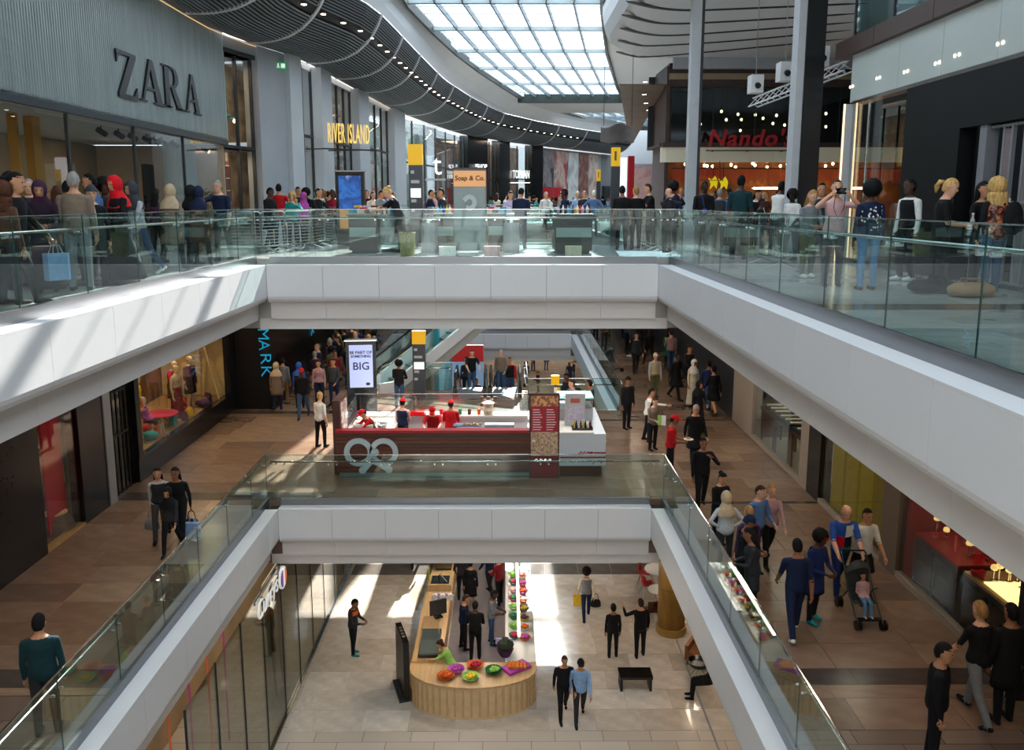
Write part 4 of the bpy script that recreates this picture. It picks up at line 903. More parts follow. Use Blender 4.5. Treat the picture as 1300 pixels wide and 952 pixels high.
# ---------------------------------------------------------------- upper right: black wall, lit panels, glass corner
band = thing('light_panel_band', 'row of pale back-lit glass panels above the black shop wall', 'light panels', (FXR, 0, 0))
M_lpan = mat('backlit_panel', 'b9c2bf', .15, var=.03, scale=.5, emit='c8d2cd', estr=.10, spec=.8)
ycl = [18.95, 16.7, 15.05, 13.35, 11.7, 10.0, 8.3, 6.6, 4.9, 3.2, 1.5, -.2]
for a, c_ in zip(ycl, ycl[1:]): MB().box(-.02, c_+.012, 3.52, .25, a-.012, 4.50).build('glass_panel', M_lpan, band)
MB().box(.02, -.2, 3.46, .3, 18.95, 3.52).build('lower_edge', M_steel, band)
MB().box(-.01, 18.9, 3.5, .5, 18.96, 4.5).build('end_cap', M_white, band)
bt = thing('trim_24', 'brown metal trim along the top of the lit panels', 'trim', (FXR, 0, 0), kind='structure')
for k, (a, c_) in enumerate(zip([19.6, 17.6, 15.2, 12.6, 9.6, 6.4, 3.0], [17.6, 15.2, 12.6, 9.6, 6.4, 3.0, -.4])): MB().box(-.16, c_+.01, 4.50, .4, a-.01, 4.86).build('trim_length', M_brown, bt)
ug = thing('window_2', 'upper storey glass wall above the brown trim', 'glass wall', (FXR+.1, 0, 4.86), kind='structure')
for k in range(10): MB().box(-.01, 17.3-k*1.9, 0, .01, 19.17-k*1.9, 3.6).build('glass_pane', glassmat('teal_glass', (.55, .72, .74), 1.6), ug); MB().box(-.03, 19.17-k*1.9, 0, .03, 19.22-k*1.9, 3.6).build('mullion', M_dgrey, ug)
tag(MB().box(FXR, -.2, 4.5, 24, 19, 4.84).build('floor', M_grey), 'floor of the upper storey above the black shop', 'floor', kind='structure')
for px, py in ((1081, 110), (1115, 99), (1150, 91), (1190, 80), (1215, 70), (1270, 55)):
    p = xp(px, py, FXR-.03); t = thing('twin_spot', 'pair of tiny spot lamps on the lit glass panels', 'light', (FXR-.035, p.y, p.z), group='paired spots on the lit panels')
    for s in (-.07, .07): MB().ball((0, s, 0), .012, .035, .035, 8, 5).build('lamp', mat('panel_spot', 'fff4e2', .5, emit='ffefd8', estr=3), t)
bwall = wall('wall_right', 'black panelled wall of the closed shop', MB().box(FXR, 14.3, 0, FXR+.3, 16.3, 3.45), mat('black_panel', '040506', .55, var=.15, scale=1, spec=.25))
wall('wall_right', 'black panelled wall over the metal shutter', MB().box(FXR, -11.9, 2.55, FXR+.3, 14.3, 3.45), mat('black_panel', '14161c'))
wall('wall_right', 'black panelled wall beyond the shutter toward the bridge', MB().box(FXR, -11.9, 0, FXR+.3, 7.0, 2.55), mat('black_panel', '14161c'))
wall('wall_right', 'dark inner wall of the black shop', MB().box(FXR+2.4, -11.9, 0, FXR+2.6, 14.4, 3.4), M_blackm)
wall('wall_right', 'black return wall beside the glass corner', MB().box(FXR+.3, 16.1, 0, 13, 16.3, 3.45), mat('black_panel', '14161c'))
sd_ = thing('door_1', 'silver folding metal shutter in the black shop wall', 'door', (FXR+.12, 7.0, 0), kind='structure')
M_shut = mat('shutter_silver', '9a9ba0', .35, .6)
MB().box(-.08, 6.55, 0, .12, 6.75, 2.55).build('door_post', M_shut, sd_)
for k in range(24): MB().box(-.03+.03*(k % 2), .1+k*.265, .05, .03+.03*(k % 2), .15+k*.265, 2.5).build('shutter_bar', M_shut, sd_)
for z in (.06, 1.3, 2.48): MB().box(-.015, .05, z, .015, 6.6, z+.04).build('cross_rail', M_shut, sd_)
for k in range(12): MB().box(.02, .17+k*.53, .1, .03, .38+k*.53, 2.45).build('shutter_panel', mat('shutter_pink', '8f7f7f', .3, .3), sd_)
wc = thing('window_3', 'glass shop corner with glowing strips beside the black wall', 'shop window', (FXR, 0, 0), kind='structure')
MB().box(.02, 16.35, .08, .035, 18.0, 3.45).build('glass_pane', M_shopglass, wc); MB().box(.02, 18.04, .08, .035, 18.9, 3.45).build('glass_pane', M_shopglass, wc); MB().box(.01, 18.0, .0, .05, 18.04, 3.46).build('mullion', M_steel, wc)
MB().box(-.02, 16.3, 0, .08, 18.95, .08).build('sill', M_dgrey, wc)
lp = thing('light_post', 'slim post edged by two glowing strips at the glass corner', 'post', (FXR-.02, 18.93, 0))
MB().box(-.12, -.06, 0, .12, .06, 3.46).build('post', M_lgrey, lp); MB().box(-.15, -.075, 0, -.12, -.045, 3.46).build('light_strip', M_led, lp); MB().box(.12, -.075, 0, .15, -.045, 3.46).build('light_strip', M_led, lp)
# columns on the right
def flat_column(px, Y, wd, label, zt=8.5):
    p = yp(px, 250, Y); t = thing('steel_column', label, 'column', (p.x, Y, 0)); MB().box(-wd/2, -.25, 0, wd/2, .25, zt).build('shaft', mat('column_black', '0a0b0f', .4, spec=.3), t)
    MB().box(-wd/2-.17, -.2, 0, -wd/2, .2, zt).build('edge', M_lgrey, t); MB().box(-wd/2-.2, -.28, 0, wd/2+.05, .28, .12).build('base', M_steel, t)
flat_column(1020, 19.9, .44, 'black column with a pale edge between the crowd and the restaurant')
p = yp(878, 250, 30); t = thing('steel_column', 'slim grey column by the barriers in front of the restaurant', 'column', (p.x, 30, 0)); MB().box(-.22, -.2, 0, .1, .2, 8.5).build('shaft', M_lgrey, t); MB().box(.1, -.2, 0, .2, .2, 8.5).build('edge', M_dgrey, t)
# ---------------------------------------------------------------- restaurant facing the court
YN = 44.0
nb = thing('light_panel_band', 'cream back-lit glass panels across the restaurant front', 'light panels', (0, YN, 0))
x = 8.3
M_cream = mat('cream_panel', 'd3cdb6', .2, emit='d6cfb4', estr=.18)
while x < 23.5: MB().box(x+.012, 0, 3.36, x+1.12-.012, .2, 4.12).build('glass_panel', M_cream, nb); x += 1.12
MB().prism([(8.3, 0), (8.1, .1), (8.05, .28), (8.3, .28)], 3.36, 4.12).build('curved_end', M_cream, nb)
tag(MB().box(8.1, YN-.1, 4.12, 24, YN+.2, 4.36).build('trim_25', M_brown), 'brown band above the cream restaurant panels', 'trim', kind='structure')
rs = thing('shop_sign', 'red slanted lettering on the restaurant terrace', 'shop sign', tuple(yp(952, 176, YN-.5)))
lettering('letters', "Nando's", 1.15, mat('red_lit', '8c0d16', .4, emit='b0141e', estr=.18), rs, Matrix.Rotation(R(90), 4, 'X'), .05, shear=.2, sx=1.05, bold=.02, spacing=1.1); MB().box(-2.2, .1, -.62, 2.3, .16, -.56).build('sign_rail', M_brown, rs)
for q in (-1.8, 0, 1.8): MB().tube([(q, .13, -.59), (q, .5, -.62)], .03, 6).build('bracket', M_brown, rs)
rs = thing('shop_sign', 'small red slanted lettering under the cream restaurant panels', 'shop sign', tuple(yp(893, 219, YN-.3)))
lettering('letters', "Nando's", .62, mat('red_lit'+'', 'b3101c'), rs, Matrix.Rotation(R(90), 4, 'X'), .03, shear=.2, sx=.95); MB().box(-1.1, .05, -.42, 1.1, .1, -.38).build('sign_rail', M_brown, rs)
for q in (-.9, .9): MB().tube([(q, .08, -.4), (q, .33, 3.45-rs.location.z)], .025, 6).build('bracket', M_brown, rs)
tw = thing('window_4', 'dark glass upper front of the restaurant in slim frames', 'glass wall', (0, YN+.4, 4.36), kind='structure')
for k in range(7): MB().box(8.6+k*2.2, 0, 0, 8.6+k*2.2+2.16, .02, 2.9).build('glass_pane', glassmat('dark_glass', (.50, .58, .62), 1.5), tw); MB().box(8.56+k*2.2, -.03, 0, 8.6+k*2.2, .03, 2.9).build('mullion', M_dgrey, tw)
for z, h, m_, lab in ((7.2, .35, M_brown, 'brown beam over the restaurant glass'), (7.55, .3, M_beige, 'tan beam under the white ceiling'), (7.85, .3, M_brown, 'upper brown beam over the restaurant')):
    TRIM[0] += 1; tag(MB().box(8.4, YN+.2, z, 24, YN+.7, z+h).build('trim_3%d' % TRIM[0], m_), lab, 'trim', kind='structure')
wall('wall_right', 'dark inner wall of the restaurant upper storey', MB().box(8.0, YN+4, 4.3, 24, YN+4.2, 8.2), mat('rest_dark', '1d262c', .5, var=.3, scale=.4))
tag(MB().box(8.4, YN+.2, 8.2, 24, YN+4.2, 8.35).build('ceiling', M_brown), 'dark ceiling over the restaurant upper storey', 'ceiling', kind='structure')
wall('wall_right', 'glowing orange back wall of the restaurant', MB().box(8.4, YN+4, 0, 24, YN+4.2, 4.3), mat('rest_orange', '6e3818', .6, var=.5, scale=.9, col2='b07038'))
tag(MB().box(8.0, YN+.2, 4.2, 24, YN+4.2, 4.34).build('floor', M_brown), 'floor of the restaurant upper storey', 'floor', kind='structure')
wall('wall_left', 'brown side wall of the restaurant', MB().box(8.3, YN+.3, 0, 8.5, YN+4, 8.2), M_brown)
for k in range(3): area('restaurant_lamp', (11+k*4.5, YN+2, 4.1), 2, 2, 45, (1, .6, .3))
fr = thing('red_fringe', 'long red orange bead fringe hanging across the restaurant front', 'decoration', (0, YN+.6, 0)); fb_ = MB()
for k in range(150): fb_.box(8.8+k*.1, -.02, 2.35+.12*math.sin(k*1.7), 8.8+k*.1+.05, .02, 3.05)
o = fb_.build('strands', mat('fringe_red', 'a8381c', .6, emit='a8381c', estr=.2), fr); o['kind'] = 'stuff'
MB().box(8.7, -.03, 3.03, 23.9, .03, 3.1).build('rail', M_brown, fr)
for q in (9.5, 14, 18.5, 23): MB().tube([(q, 0, 3.08), (q, 0, 4.21)], .02, 5).build('hanger', M_brown, fr)
for k in range(34):
    px, py = rnd.uniform(865, 1070), rnd.choice([rnd.uniform(140, 172), rnd.uniform(140, 172), rnd.uniform(207, 213)])
    p = yp(px, py, YN+rnd.uniform(.9, 3)); t = thing('restaurant_bulb', 'tiny warm bulb hanging inside the restaurant', 'lamp', tuple(p), group='tiny bulbs in the restaurant'); MB().ball((0, 0, 0), .075, .075, .085, 8, 5).build('bulb', M_bulb, t); MB().tube([(0, 0, .08), (0, 0, .16)], .025, 5).build('socket', M_black, t); MB().tube([(0, 0, .16), (0, 0, (8.21 if p.z > 4.3 else 4.21)-p.z)], .008, 4).build('cord', M_black, t)
for px, py in ((975, 240), (1015, 242), (1088, 240)):
    p = yp(px, py, YN+2); t = thing('ring_lamp', 'glowing ring lamp inside the restaurant', 'lamp', tuple(p), group='ring lamps in the restaurant'); MB().lathe([(.75, 0), (.85, .05), (.75, .1), (.65, .05), (.75, 0)], 24, cap=False).build('ring', M_bulb, t); MB().tube([(0, 0, .1), (0, 0, 4.21-p.z)], .02, 5).build('cord', M_black, t)
for px, py, lab in ((905, 232, 'yellow glowing figure lamp in the restaurant window'), (918, 233, 'second yellow glowing figure lamp in the restaurant window')):
    p = yp(px, py, YN+.3); t = thing('figure_lamp', lab, 'lamp', tuple(p)); MB().prism([(-.15, -.35), (.05, -.1), (.2, -.3), (.25, .1), (.1, .35), (-.05, .15), (-.25, .25), (-.1, -.05)], -.04, .04, 'y').build('body', mat('lamp_yellow', 'f5e11a', .4, emit='f5e11a', estr=.7), t); MB().tube([(0, 0, .3), (0, 0, 4.21-p.z)], .015, 5).build('cord', M_black, t)
# brown slatted ceiling beyond the white one
sc2 = thing('ceiling', 'brown boarded ceiling at the side of the restaurant', 'ceiling', (0, 0, 0), kind='structure')
cbx = lambda y: yp(786+1.45*(y-44.5), 120, y).x
for k in range(10): y0, y1 = 44.5+k*1.1, 45.57+k*1.1; MB().loft([[(cbx(y), y, z), (8.28, y, z), (8.28, y, z+.06), (cbx(y), y, z+.06)] for y, z in ((y0, 7.3-.2*(y0-44.5)), (y1, 7.3-.2*(y1-44.5)))]).build('ceiling_board', mat('ceiling_brown', '6d5a49', .6, var=.1), sc2)
for px, py in ((819, 104), (818, 120), (820, 131), (823, 140), (826, 148)):
    rr = ray(px, py); s_ = (7.3+.2*44.5-EYE-.03)/(rr.z+.2*rr.y); t = thing('downlight', 'warm downlight in the brown boarded ceiling', 'light', (rr.x*s_, rr.y*s_, EYE+rr.z*s_), group='downlights in the boarded ceiling'); placed('housing', SPM, t, (0, 0, 0)); placed('lens', SLM, t, (0, 0, 0))
hb = thing('hanging_banner', 'rippled grey banner hung from the far ceiling', 'banner', tuple(yp(784, 170, 42.5)))
MB().loft([[(x, .15*math.sin(x*3), -.4+.08*math.sin(x*4)), (x, .15*math.sin(x*3), .4+.12*math.sin(x*4+1)), (x, .15*math.sin(x*3)+.05, .4+.12*math.sin(x*4+1)), (x, .15*math.sin(x*3)+.05, -.4)] for x in [-.85+.085*k for k in range(21)]]).build('cloth', mat('banner_grey', '6b6462', .7, var=.2, scale=2), hb)
for x in (-.7, .7): MB().tube([(x, 0, .4), (x, 0, 8.52-hb.location.z)], .015, 5).build('wire', M_black, hb)
# lighting truss
ta, tb_ = yp(956, 131, 24), yp(1004, 108, 22)
tr = thing('lighting_truss', 'white tubular lighting truss hung in front of the restaurant', 'truss', tuple(ta)); v = Vector((yp(1078, 84, 20)-ta)); vn = v.normalized(); sdv = vn.cross(Vector((0, 0, 1))).normalized(); upv = sdv.cross(vn)
M_truss = mat('truss_white', 'd9d9da', .4)
cs = [sdv*a+upv*c_ for a, c_ in ((-.14, -.1), (.14, -.1), (0, .14))]
for c_ in cs: MB().tube([c_, c_+v], .022, 8).build('chord', M_truss, tr)
nseg = 14; lc = MB()
for k in range(nseg):
    for i in range(3): lc.tube([cs[i]+v*(k/nseg), cs[(i+1) % 3]+v*((k+1)/nseg)], .011, 5)
lc.build('lattice', M_truss, tr)
for f, lab in ((.02, 0), (.36, 1), (.72, 2)):
    q = ta+v*f+Vector((0, 0, .45)); t = thing('projector', 'white box projector hung above the lighting truss', 'projector', tuple(q), group='projectors on the truss'); MB().box(-.17, -.2, -.2, .17, .2, .28).build('body', M_truss, t); MB().tube([(0, -.2, 0), (0, -.28, -.03)], .08, 10).build('lens', M_black, t); MB().tube([(0, 0, .28), (0, 0, 8.5-q.z)], .012, 5).build('wire', M_steel, t)
# ================================================================== middle level shops
def mlight(loc, sx, sy, p, col=(1, .72, .42), rot=(0, 0, 0)): return area('shop_lamp', loc, sx, sy, p, col, rot)
H_M = ZU-1.66
M_sill = mat('gold_sill', 'b08a55', .4, var=.1)
# ---- left: lit clothes display
Ya, Yb = 21.2, 28.3
wd_ = thing('window_5', 'brightly lit clothes display window in a black frame', 'shop window', (FXL, 0, ZM), kind='structure')
MB().box(-.25, Ya-.25, 0, .0, 28.75, .62).build('plinth', M_black, wd_)
MB().box(-.2, Ya-.25, .62, .02, Ya, 4.3).build('jamb', M_black, wd_); MB().box(-.2, 28.3, .62, .02, 28.75, 4.3).build('jamb', M_black, wd_)
for k in range(3): MB().box(-.10, Ya+k*2.36+.01, .64, -.085, Ya+(k+1)*2.36-.01, 4.3).build('glass_pane', M_shopglass, wd_)
tag(MB().box(FXL-2.4, Ya, ZM+.52, FXL-.22, Yb, ZM+.62).build('display_floor', M_sill), 'tan display platform inside the lit clothes window', 'platform')
wall('wall_left', 'warm tan back wall of the lit clothes display', MB().box(FXL-2.5, Ya-.2, ZM+.6, FXL-2.4, Yb+.2, ZM+4.33), mat('display_tan', '6b4522', .8, var=.45, scale=1.1))
wall('wall_left', 'pale end wall of the lit clothes display', MB().box(FXL-2.4, Yb+.05, ZM+.62, FXL-.2, Yb+.15, ZM+4.33), mat('display_cream', 'd8bb84', .8, var=.08))
wall('wall_left', 'dark near wall of the clothes display', MB().box(FXL-2.4, Ya-.15, ZM, FXL-.25, Ya-.05, ZM+4.33), M_dgrey)
for k in range(4): mlight((FXL-.7, Ya+.9+k*1.8, H_M-.1), .4, .4, 75)
for k in range(3):
    t = thing('strip_lamp', 'small white strip lamp at the top of the lit clothes window', 'lamp', (FXL-.3, Ya+.9+k*1.3, H_M-.32), group='strip lamps in the clothes window'); MB().box(-.03, -.28, 0, .03, .28, .04).build('tube', mat('strip_white', 'ffffff', .4, emit='fff6ea', estr=8), t); MB().tube([(0, 0, .04), (0, 0, .32)], .012, 5).build('stem', M_black, t)
mz = ZM+.62
mannequin((FXL-.55, 25.0, mz), 70, 'mannequin in a beige jacket and patterned skirt in the lit window', 'beige', 'stand', wear=('longskirt', 'dark red'))
mannequin((FXL-.95, 25.7, mz), 80, 'mannequin in a red scarf coat behind the beige one', 'scarlet', 'hold', wear=('coat', 'brown'))
mannequin((FXL-.7, 26.5, mz), 60, 'mannequin in a purple top in the lit window', 'purple', 'stand', wear=('skirt', 'black'))
mannequin((FXL-.6, 22.2, mz), 75, 'mannequin in an orange jacket under the straw hat lamp', 'orange', 'fold', wear=('longskirt', 'tan'))
mannequin((FXL-1.1, 23.5, mz), 90, 'mannequin in a yellow dress at the back of the lit window', 'yellow', 'stand', wear=('dress', 'yellow'))
mannequin((FXL-.7, 23.2, mz), 90, 'seated mannequin in magenta beside the pink cushion', 'magenta', 'sit', h=1.5)
t = thing('drum_lamp', 'tall tripod lamp with a crimson drum shade in the lit window', 'lamp', (FXL-.7, 27.65, mz))
MB().lathe([(.42, 2.25), (.46, 2.75)], 24, cap=False).build('shade', mat('shade_crimson', '7d1030', .6, emit='7d1030', estr=.3), t); MB().lathe([(.40, 2.26), (.44, 2.74)], 24).build('shade_lining', mat('shade_in', 'e8c890', .6, emit='ffd9a0', estr=.6), t)
for k in range(3): MB().tube([(0, 0, 2.3), (.5*math.cos(k*2.1), .5*math.sin(k*2.1), 0)], .03, 6).build('leg', M_lwood, t)
t = thing('hat_lamp', 'wide straw coloured lampshade hanging at the near end of the window', 'lamp', (FXL-.6, 22.2, ZM+2.75)); MB().lathe([(.10, .3), (.16, .24), (.5, .02), (.48, 0), (.12, .2)], 20, cap=False).build('shade', mat('straw', 'c98a3a', .6, emit='e0a050', estr=.4), t); MB().tube([(0, 0, .3), (0, 0, 1.1)], .012, 5).build('cord', M_black, t)
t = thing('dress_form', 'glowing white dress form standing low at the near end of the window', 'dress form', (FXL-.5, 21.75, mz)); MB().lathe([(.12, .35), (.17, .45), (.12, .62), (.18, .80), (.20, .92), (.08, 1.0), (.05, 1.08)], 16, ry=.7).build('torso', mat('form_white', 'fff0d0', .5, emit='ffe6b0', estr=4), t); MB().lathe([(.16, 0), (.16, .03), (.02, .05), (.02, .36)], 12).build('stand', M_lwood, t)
cc = ['crimson', 'scarlet', 'magenta', 'orange', 'purple', 'tan', 'red', 'pink', 'teal', 'yellow']
for k in range(26):
    x, y = FXL-rnd.uniform(.32, 1.1), rnd.uniform(22.6, 27.3); c = cc[k % 10]; kind = k % 3
    if kind == 0: b = MB(); b.ball((0, 0, .14), .24, .2, .14, 12, 6); nm, ct = 'cushion', 'cushion'
    elif kind == 1: b = MB(); b.lathe([(.13, 0), (.15, .10), (.12, .2), (.05, .27), (.03, .27)], 12); nm, ct = 'round_box', 'box'
    else: b = MB(); b.prism([(-.16, 0), (.16, 0), (.13, .24), (.05, .26), (.04, .36), (-.04, .36), (-.05, .26), (-.13, .24)], -.06, .06, 'x'); nm, ct = 'handbag', 'bag'
    o = b.build(nm, cloth(c), loc=(x, y, mz), smooth=(kind == 0)); tag(o, '%s %s among the goods heaped in the lit clothes window' % (c, nm.replace('_', ' ')), ct, 'goods heaped in the lit window')
# low display table with pink top
t = thing('display_table', 'low pink display table in the lit window', 'table', (FXL-.75, 24.2, mz)); MB().lathe([(.42, .36), (.52, .40), (.5, .42)], 20).build('table_top', cloth('crimson'), t)
for k in range(3): MB().tube([(0, 0, .36), (.35*math.cos(k*2.1+.4), .35*math.sin(k*2.1+.4), 0)], .025, 6).build('leg', M_wood, t)
# ---- left: shop with barred door
dr = thing('door_2', 'dark barred folding doors beside the clothes display', 'door', (FXL-.12, 19.7, ZM), kind='structure')
for k in range(7): MB().box(-.02, k*.23, 0, .02, k*.23+.035, 4.3).build('door_bar', M_black, dr)
for z in (.02, 1.5, 2.6, 4.2): MB().box(-.015, 0, z, .015, 1.42, z+.05).build('cross_bar', M_black, dr)
MB().box(-.06, 0, 0, -.045, 1.4, 4.3).build('glass_pane', M_shopglass, dr)
wall('wall_left', 'dim brown interior wall behind the barred doors', MB().box(FXL-2.2, 19.4, ZM, FXL-2.0, 21.0, H_M), M_int); mlight((FXL-1, 20.3, H_M-.1), .6, .6, 25)
tag(MB().box(FXL-.3, 19.25, ZM, FXL+.03, 19.6, H_M).build('shop_pillar', M_grey), 'grey stone pillar between the barred doors and the black shop', 'pillar')
# ---- left: black shop with red banner and seated mannequin
wall('wall_left', 'black shop wall next to the grey pillar', MB().box(FXL-.3, 18.1, ZM, FXL, 19.25, H_M), M_black)
wall('wall_left', 'black shop wall with a speckled panel', MB().box(FXL-.3, -11.9, ZM, FXL, 16.5, H_M), M_black)
wd2 = thing('window_6', 'narrow display window between black walls with a red banner inside', 'shop window', (FXL, 0, ZM), kind='structure')
MB().box(-.08, 16.5, .05, -.065, 18.1, 4.3).build('glass_pane', M_shopglass, wd2); MB().box(-.2, 16.5, 0, 0, 18.1, .05).build('sill', M_sill, wd2)
tag(MB().box(0, 0, 0, .03, .75, 4.2).build('red_banner', mat('banner_red', 'b01520', .6, emit='b01520', estr=.15), loc=(FXL-.42, 17.3, ZM+.05)), 'tall red banner inside the narrow black display window', 'banner')
wall('wall_left', 'dark back wall of the narrow display', MB().box(FXL-2.2, 16.3, ZM, FXL-2.0, 18.3, H_M), M_blackm)
mlight((FXL-.4, 17.3, H_M-.1), .5, .5, 40)
mannequin((FXL-.62, 17.15, ZM+.02), 35, 'seated mannequin in a dark top in the narrow black window', 'black', 'sit', h=1.7, bottom='charcoal')
t = thing('display_plinth', 'round draped display plinth under the seated mannequin', 'plinth', (FXL-.5, 17.75, ZM)); MB().lathe([(.42, 0), (.36, .2), (.25, .38), (.24, .40)], 16).build('drape', cloth('taupe'), t); MB().lathe([(.26, .40), (.26, .42)], 16).build('top', M_lwood, t)
o = MB(); 
for k in range(60):
    a, c_ = 14.6+.06*(k % 18)+.02*rnd.random(), 1.0+3.0*rnd.random(); o.box(0, a, c_, .012, a+.03, c_+.03)
t = tag(o.build('speckled_panel', mat('speckle', '4a4c50', .2, .8), loc=(FXL+.001, 0, ZM)), 'glittering speckled panel on the black shop wall', 'panel', kind='stuff')
# ---- black wall with blue letters facing the concourse
YP = 28.8
bw2 = wall('wall_left', 'black shop wall carrying tall blue letters', MB().box(-13, YP, ZM, -8.25, YP+.3, H_M), M_black)
wall('wall_left', 'black shop wall running back beside the queue', MB().box(-8.5, YP+.3, ZM, -8.3, 60, H_M), M_black)
t = thing('blue_letters', 'tall blue capital letters stacked down the black wall', 'shop sign', (-8.5, YP-.02, ZM))
M_blue = mat('letter_blue', '18a0d8', .4, emit='18a8e0', estr=.45)
DOWN = Matrix(((0, 1, 0, 0), (0, 0, -1, 0), (-1, 0, 0, 0), (0, 0, 0, 1)))
for ch, (px, py), s in (('M', (334, 424), .9), ('A', (335, 438), .9), ('R', (337, 455), .9), ('K', (338, 471), .9)):
    p = yp(px, py, YP); lettering('letter', ch, .56, M_blue, t, Matrix.Translation(Vector((p.x-t.location.x, -.01, p.z-t.location.z))) @ DOWN, .012, width=.36, bold=-.006)
t2 = thing('blue_letters', 'second stack of blue letters further along the black wall', 'shop sign', (-8.28, YP+6, ZM))
for k, ch in enumerate('ARK'): lettering('letter', ch, .62, M_blue, t2, Matrix.Translation(Vector((.02, 0, 3.4-k*.75))) @ Matrix.Rotation(R(90), 4, 'Z') @ DOWN, .012)
# ---- right: jewellery windows
def slot_wall(y0, y1, m, label): return wall('wall_right', label, MB().box(FXR, y0, ZM, FXR+.3, y1, H_M), m)
M_stone = mat('pale_stone_pillar', 'a4978a', .5, var=.05)
slot_wall(25.0, 27.2, M_stone, 'pale stone wall before the jewellery tables'); slot_wall(27.2, 60, M_dgrey, 'dark shop fronts far along the middle jewellery walkway')
slot_wall(20.2, 20.75, M_stone, 'pale stone pier after the jewellery tables'); slot_wall(19.4, 20.2, M_black, 'black pier beside the yellow cases')
slot_wall(15.3, 16.0, mat('brown_pier', '6b5d50', .5), 'brown pier before the red jewellery window'); slot_wall(10.6, 11.5, M_black, 'black pier beyond the red jewellery window'); slot_wall(-11.9, 8.5, M_black, 'black shop wall before the dark glass window')
def shopwin(n, y0, y1, label, sill=.08, npan=2):
    t = thing('window_%d' % n, label, 'shop window', (FXR, 0, ZM), kind='structure')
    for k in range(npan): a = y0+(y1-y0)*k/npan; MB().box(.06, a+.01, sill, .075, a+(y1-y0)/npan-.01, 4.3).build('glass_pane', M_shopglass, t)
    MB().box(0, y0, 0, .14, y1, sill).build('sill', M_stone, t); MB().box(.02, y0, sill, .1, y0+.03, 4.3).build('frame', M_dgrey, t); return t
shopwin(7, 20.75, 25.0, 'glass jewellery window with slim dark tables', .12, 3); shopwin(8, 16.0, 19.4, 'dark glass window with tall yellow cases', .1, 2); shopwin(9, 11.5, 15.3, 'red jewellery window with lit counters', .12, 2); shopwin(10, 8.5, 10.6, 'dark glass window beyond the black pier', .1, 1)
wall('wall_right', 'pale inner wall of the jewellery tables shop', MB().box(FXR+2.5, 20.4, ZM, FXR+2.7, 27, H_M), mat('jew_wall', '8a7f70', .7, var=.1)); tag(MB().box(FXR+.15, 20.75, ZM, FXR+2.5, 25.0, ZM+.02).build('floor', mat('jew_floor', 'c2b9a4', .25)), 'pale shop floor under the jewellery tables', 'floor', kind='structure')
mlight((FXR+.8, 22.8, H_M-.1), 1.2, 3.5, 90, (1, .88, .7))
def jewel_table(x, y, label):
    t = thing('jewellery_table', label, 'table', (x, y, ZM+.02)); MB().box(-.35, -.62, .98, .35, .62, 1.06).build('table_top', M_wood, t); MB().box(-.32, -.58, 1.06, .32, .58, 1.14).build('glass_case', mat('case_dark', '22262c', .1, spec=.9), t)
    for sx in (-.3, .3):
        for sy in (-.57, .57): MB().box(sx-.03, sy-.03, 0, sx+.03, sy+.03, .98).build('leg', M_wood, t)
    for k in range(5): MB().box(-.22, -.45+k*.2, 1.141, .22, -.33+k*.2, 1.16).build('tray', mat('tray_%d' % (k % 2), ['e8dcc0', '3a3d44'][k % 2], .5), t)
for k, (y, lab) in enumerate(((24.2, 'dark jewellery table furthest inside the glass window'), (22.9, 'dark jewellery table in the middle of the glass window'), (21.5, 'dark jewellery table next to the stone pier'))): jewel_table(FXR+.55, y, lab)
t = thing('bust_stand', 'cream jewellery bust on the table by the stone pier', 'display bust', (FXR+.45, 21.3, ZM+1.18)); MB().prism([(-.12, 0), (.12, 0), (.10, .12), (.16, .26), (.04, .34), (.03, .46), (-.03, .46), (-.04, .34), (-.16, .26), (-.10, .12)], -.05, .05, 'x').build('bust', cloth('cream'), t); MB().box(-.06, -.08, -.0, .06, .08, .015).build('base', M_black, t)
for k, (px, lab) in enumerate(((0, 'tall yellow display case standing beside the black pier'), (1, 'tall yellow display case in the middle of the dark window'), (2, 'tall yellow display case nearest the brown pier'))):
    y = 18.9-k*.78; t = thing('display_case', lab, 'display case', (FXR+.55, y, ZM)); MB().box(-.3, -.33, 0, .3, .33, 2.0).build('body', mat('case_yellow', 'a8901a', .45, var=.08, emit='a8901a', estr=.12), t); MB().box(-.3, -.33, 2.0, .3, .33, 2.35).build('glass_top', glassmat('case_glass', (.9, .9, .9)), t)
    for sx in (-.3, .3):
        for sy in (-.33, .33): MB().box(sx-.02, sy-.02, 2.0, sx+.02, sy+.02, 2.4).build('corner_bar', M_dgrey, t)
    MB().box(-.32, -.35, 2.38, .32, .35, 2.42).build('lid', M_dgrey, t); MB().box(-.1, -.15, 2.0, .1, .15, 2.12).build('jewel_stand', M_sill, t)
wall('wall_right', 'dark inner wall behind the yellow cases', MB().box(FXR+2.5, 15.8, ZM, FXR+2.7, 20.2, H_M), M_blackm); mlight((FXR+.6, 17.6, H_M-.1), .8, 2, 40, (1, .9, .7))
wall('wall_right', 'red panelled back wall of the red jewellery window', MB().box(FXR+2.3, 11.3, ZM, FXR+2.5, 15.4, H_M), mat('jew_red', '8c1218', .45, var=.1, emit='8c1218', estr=.05)); wall('wall_right', 'red side panel of the red jewellery window', MB().box(FXR+.15, 15.15, ZM, FXR+2.3, 15.28, H_M), mat('jew_red', '8c1218'))
mlight((FXR+.9, 13.4, H_M-.1), .8, 2.4, 35, (1, .8, .55))
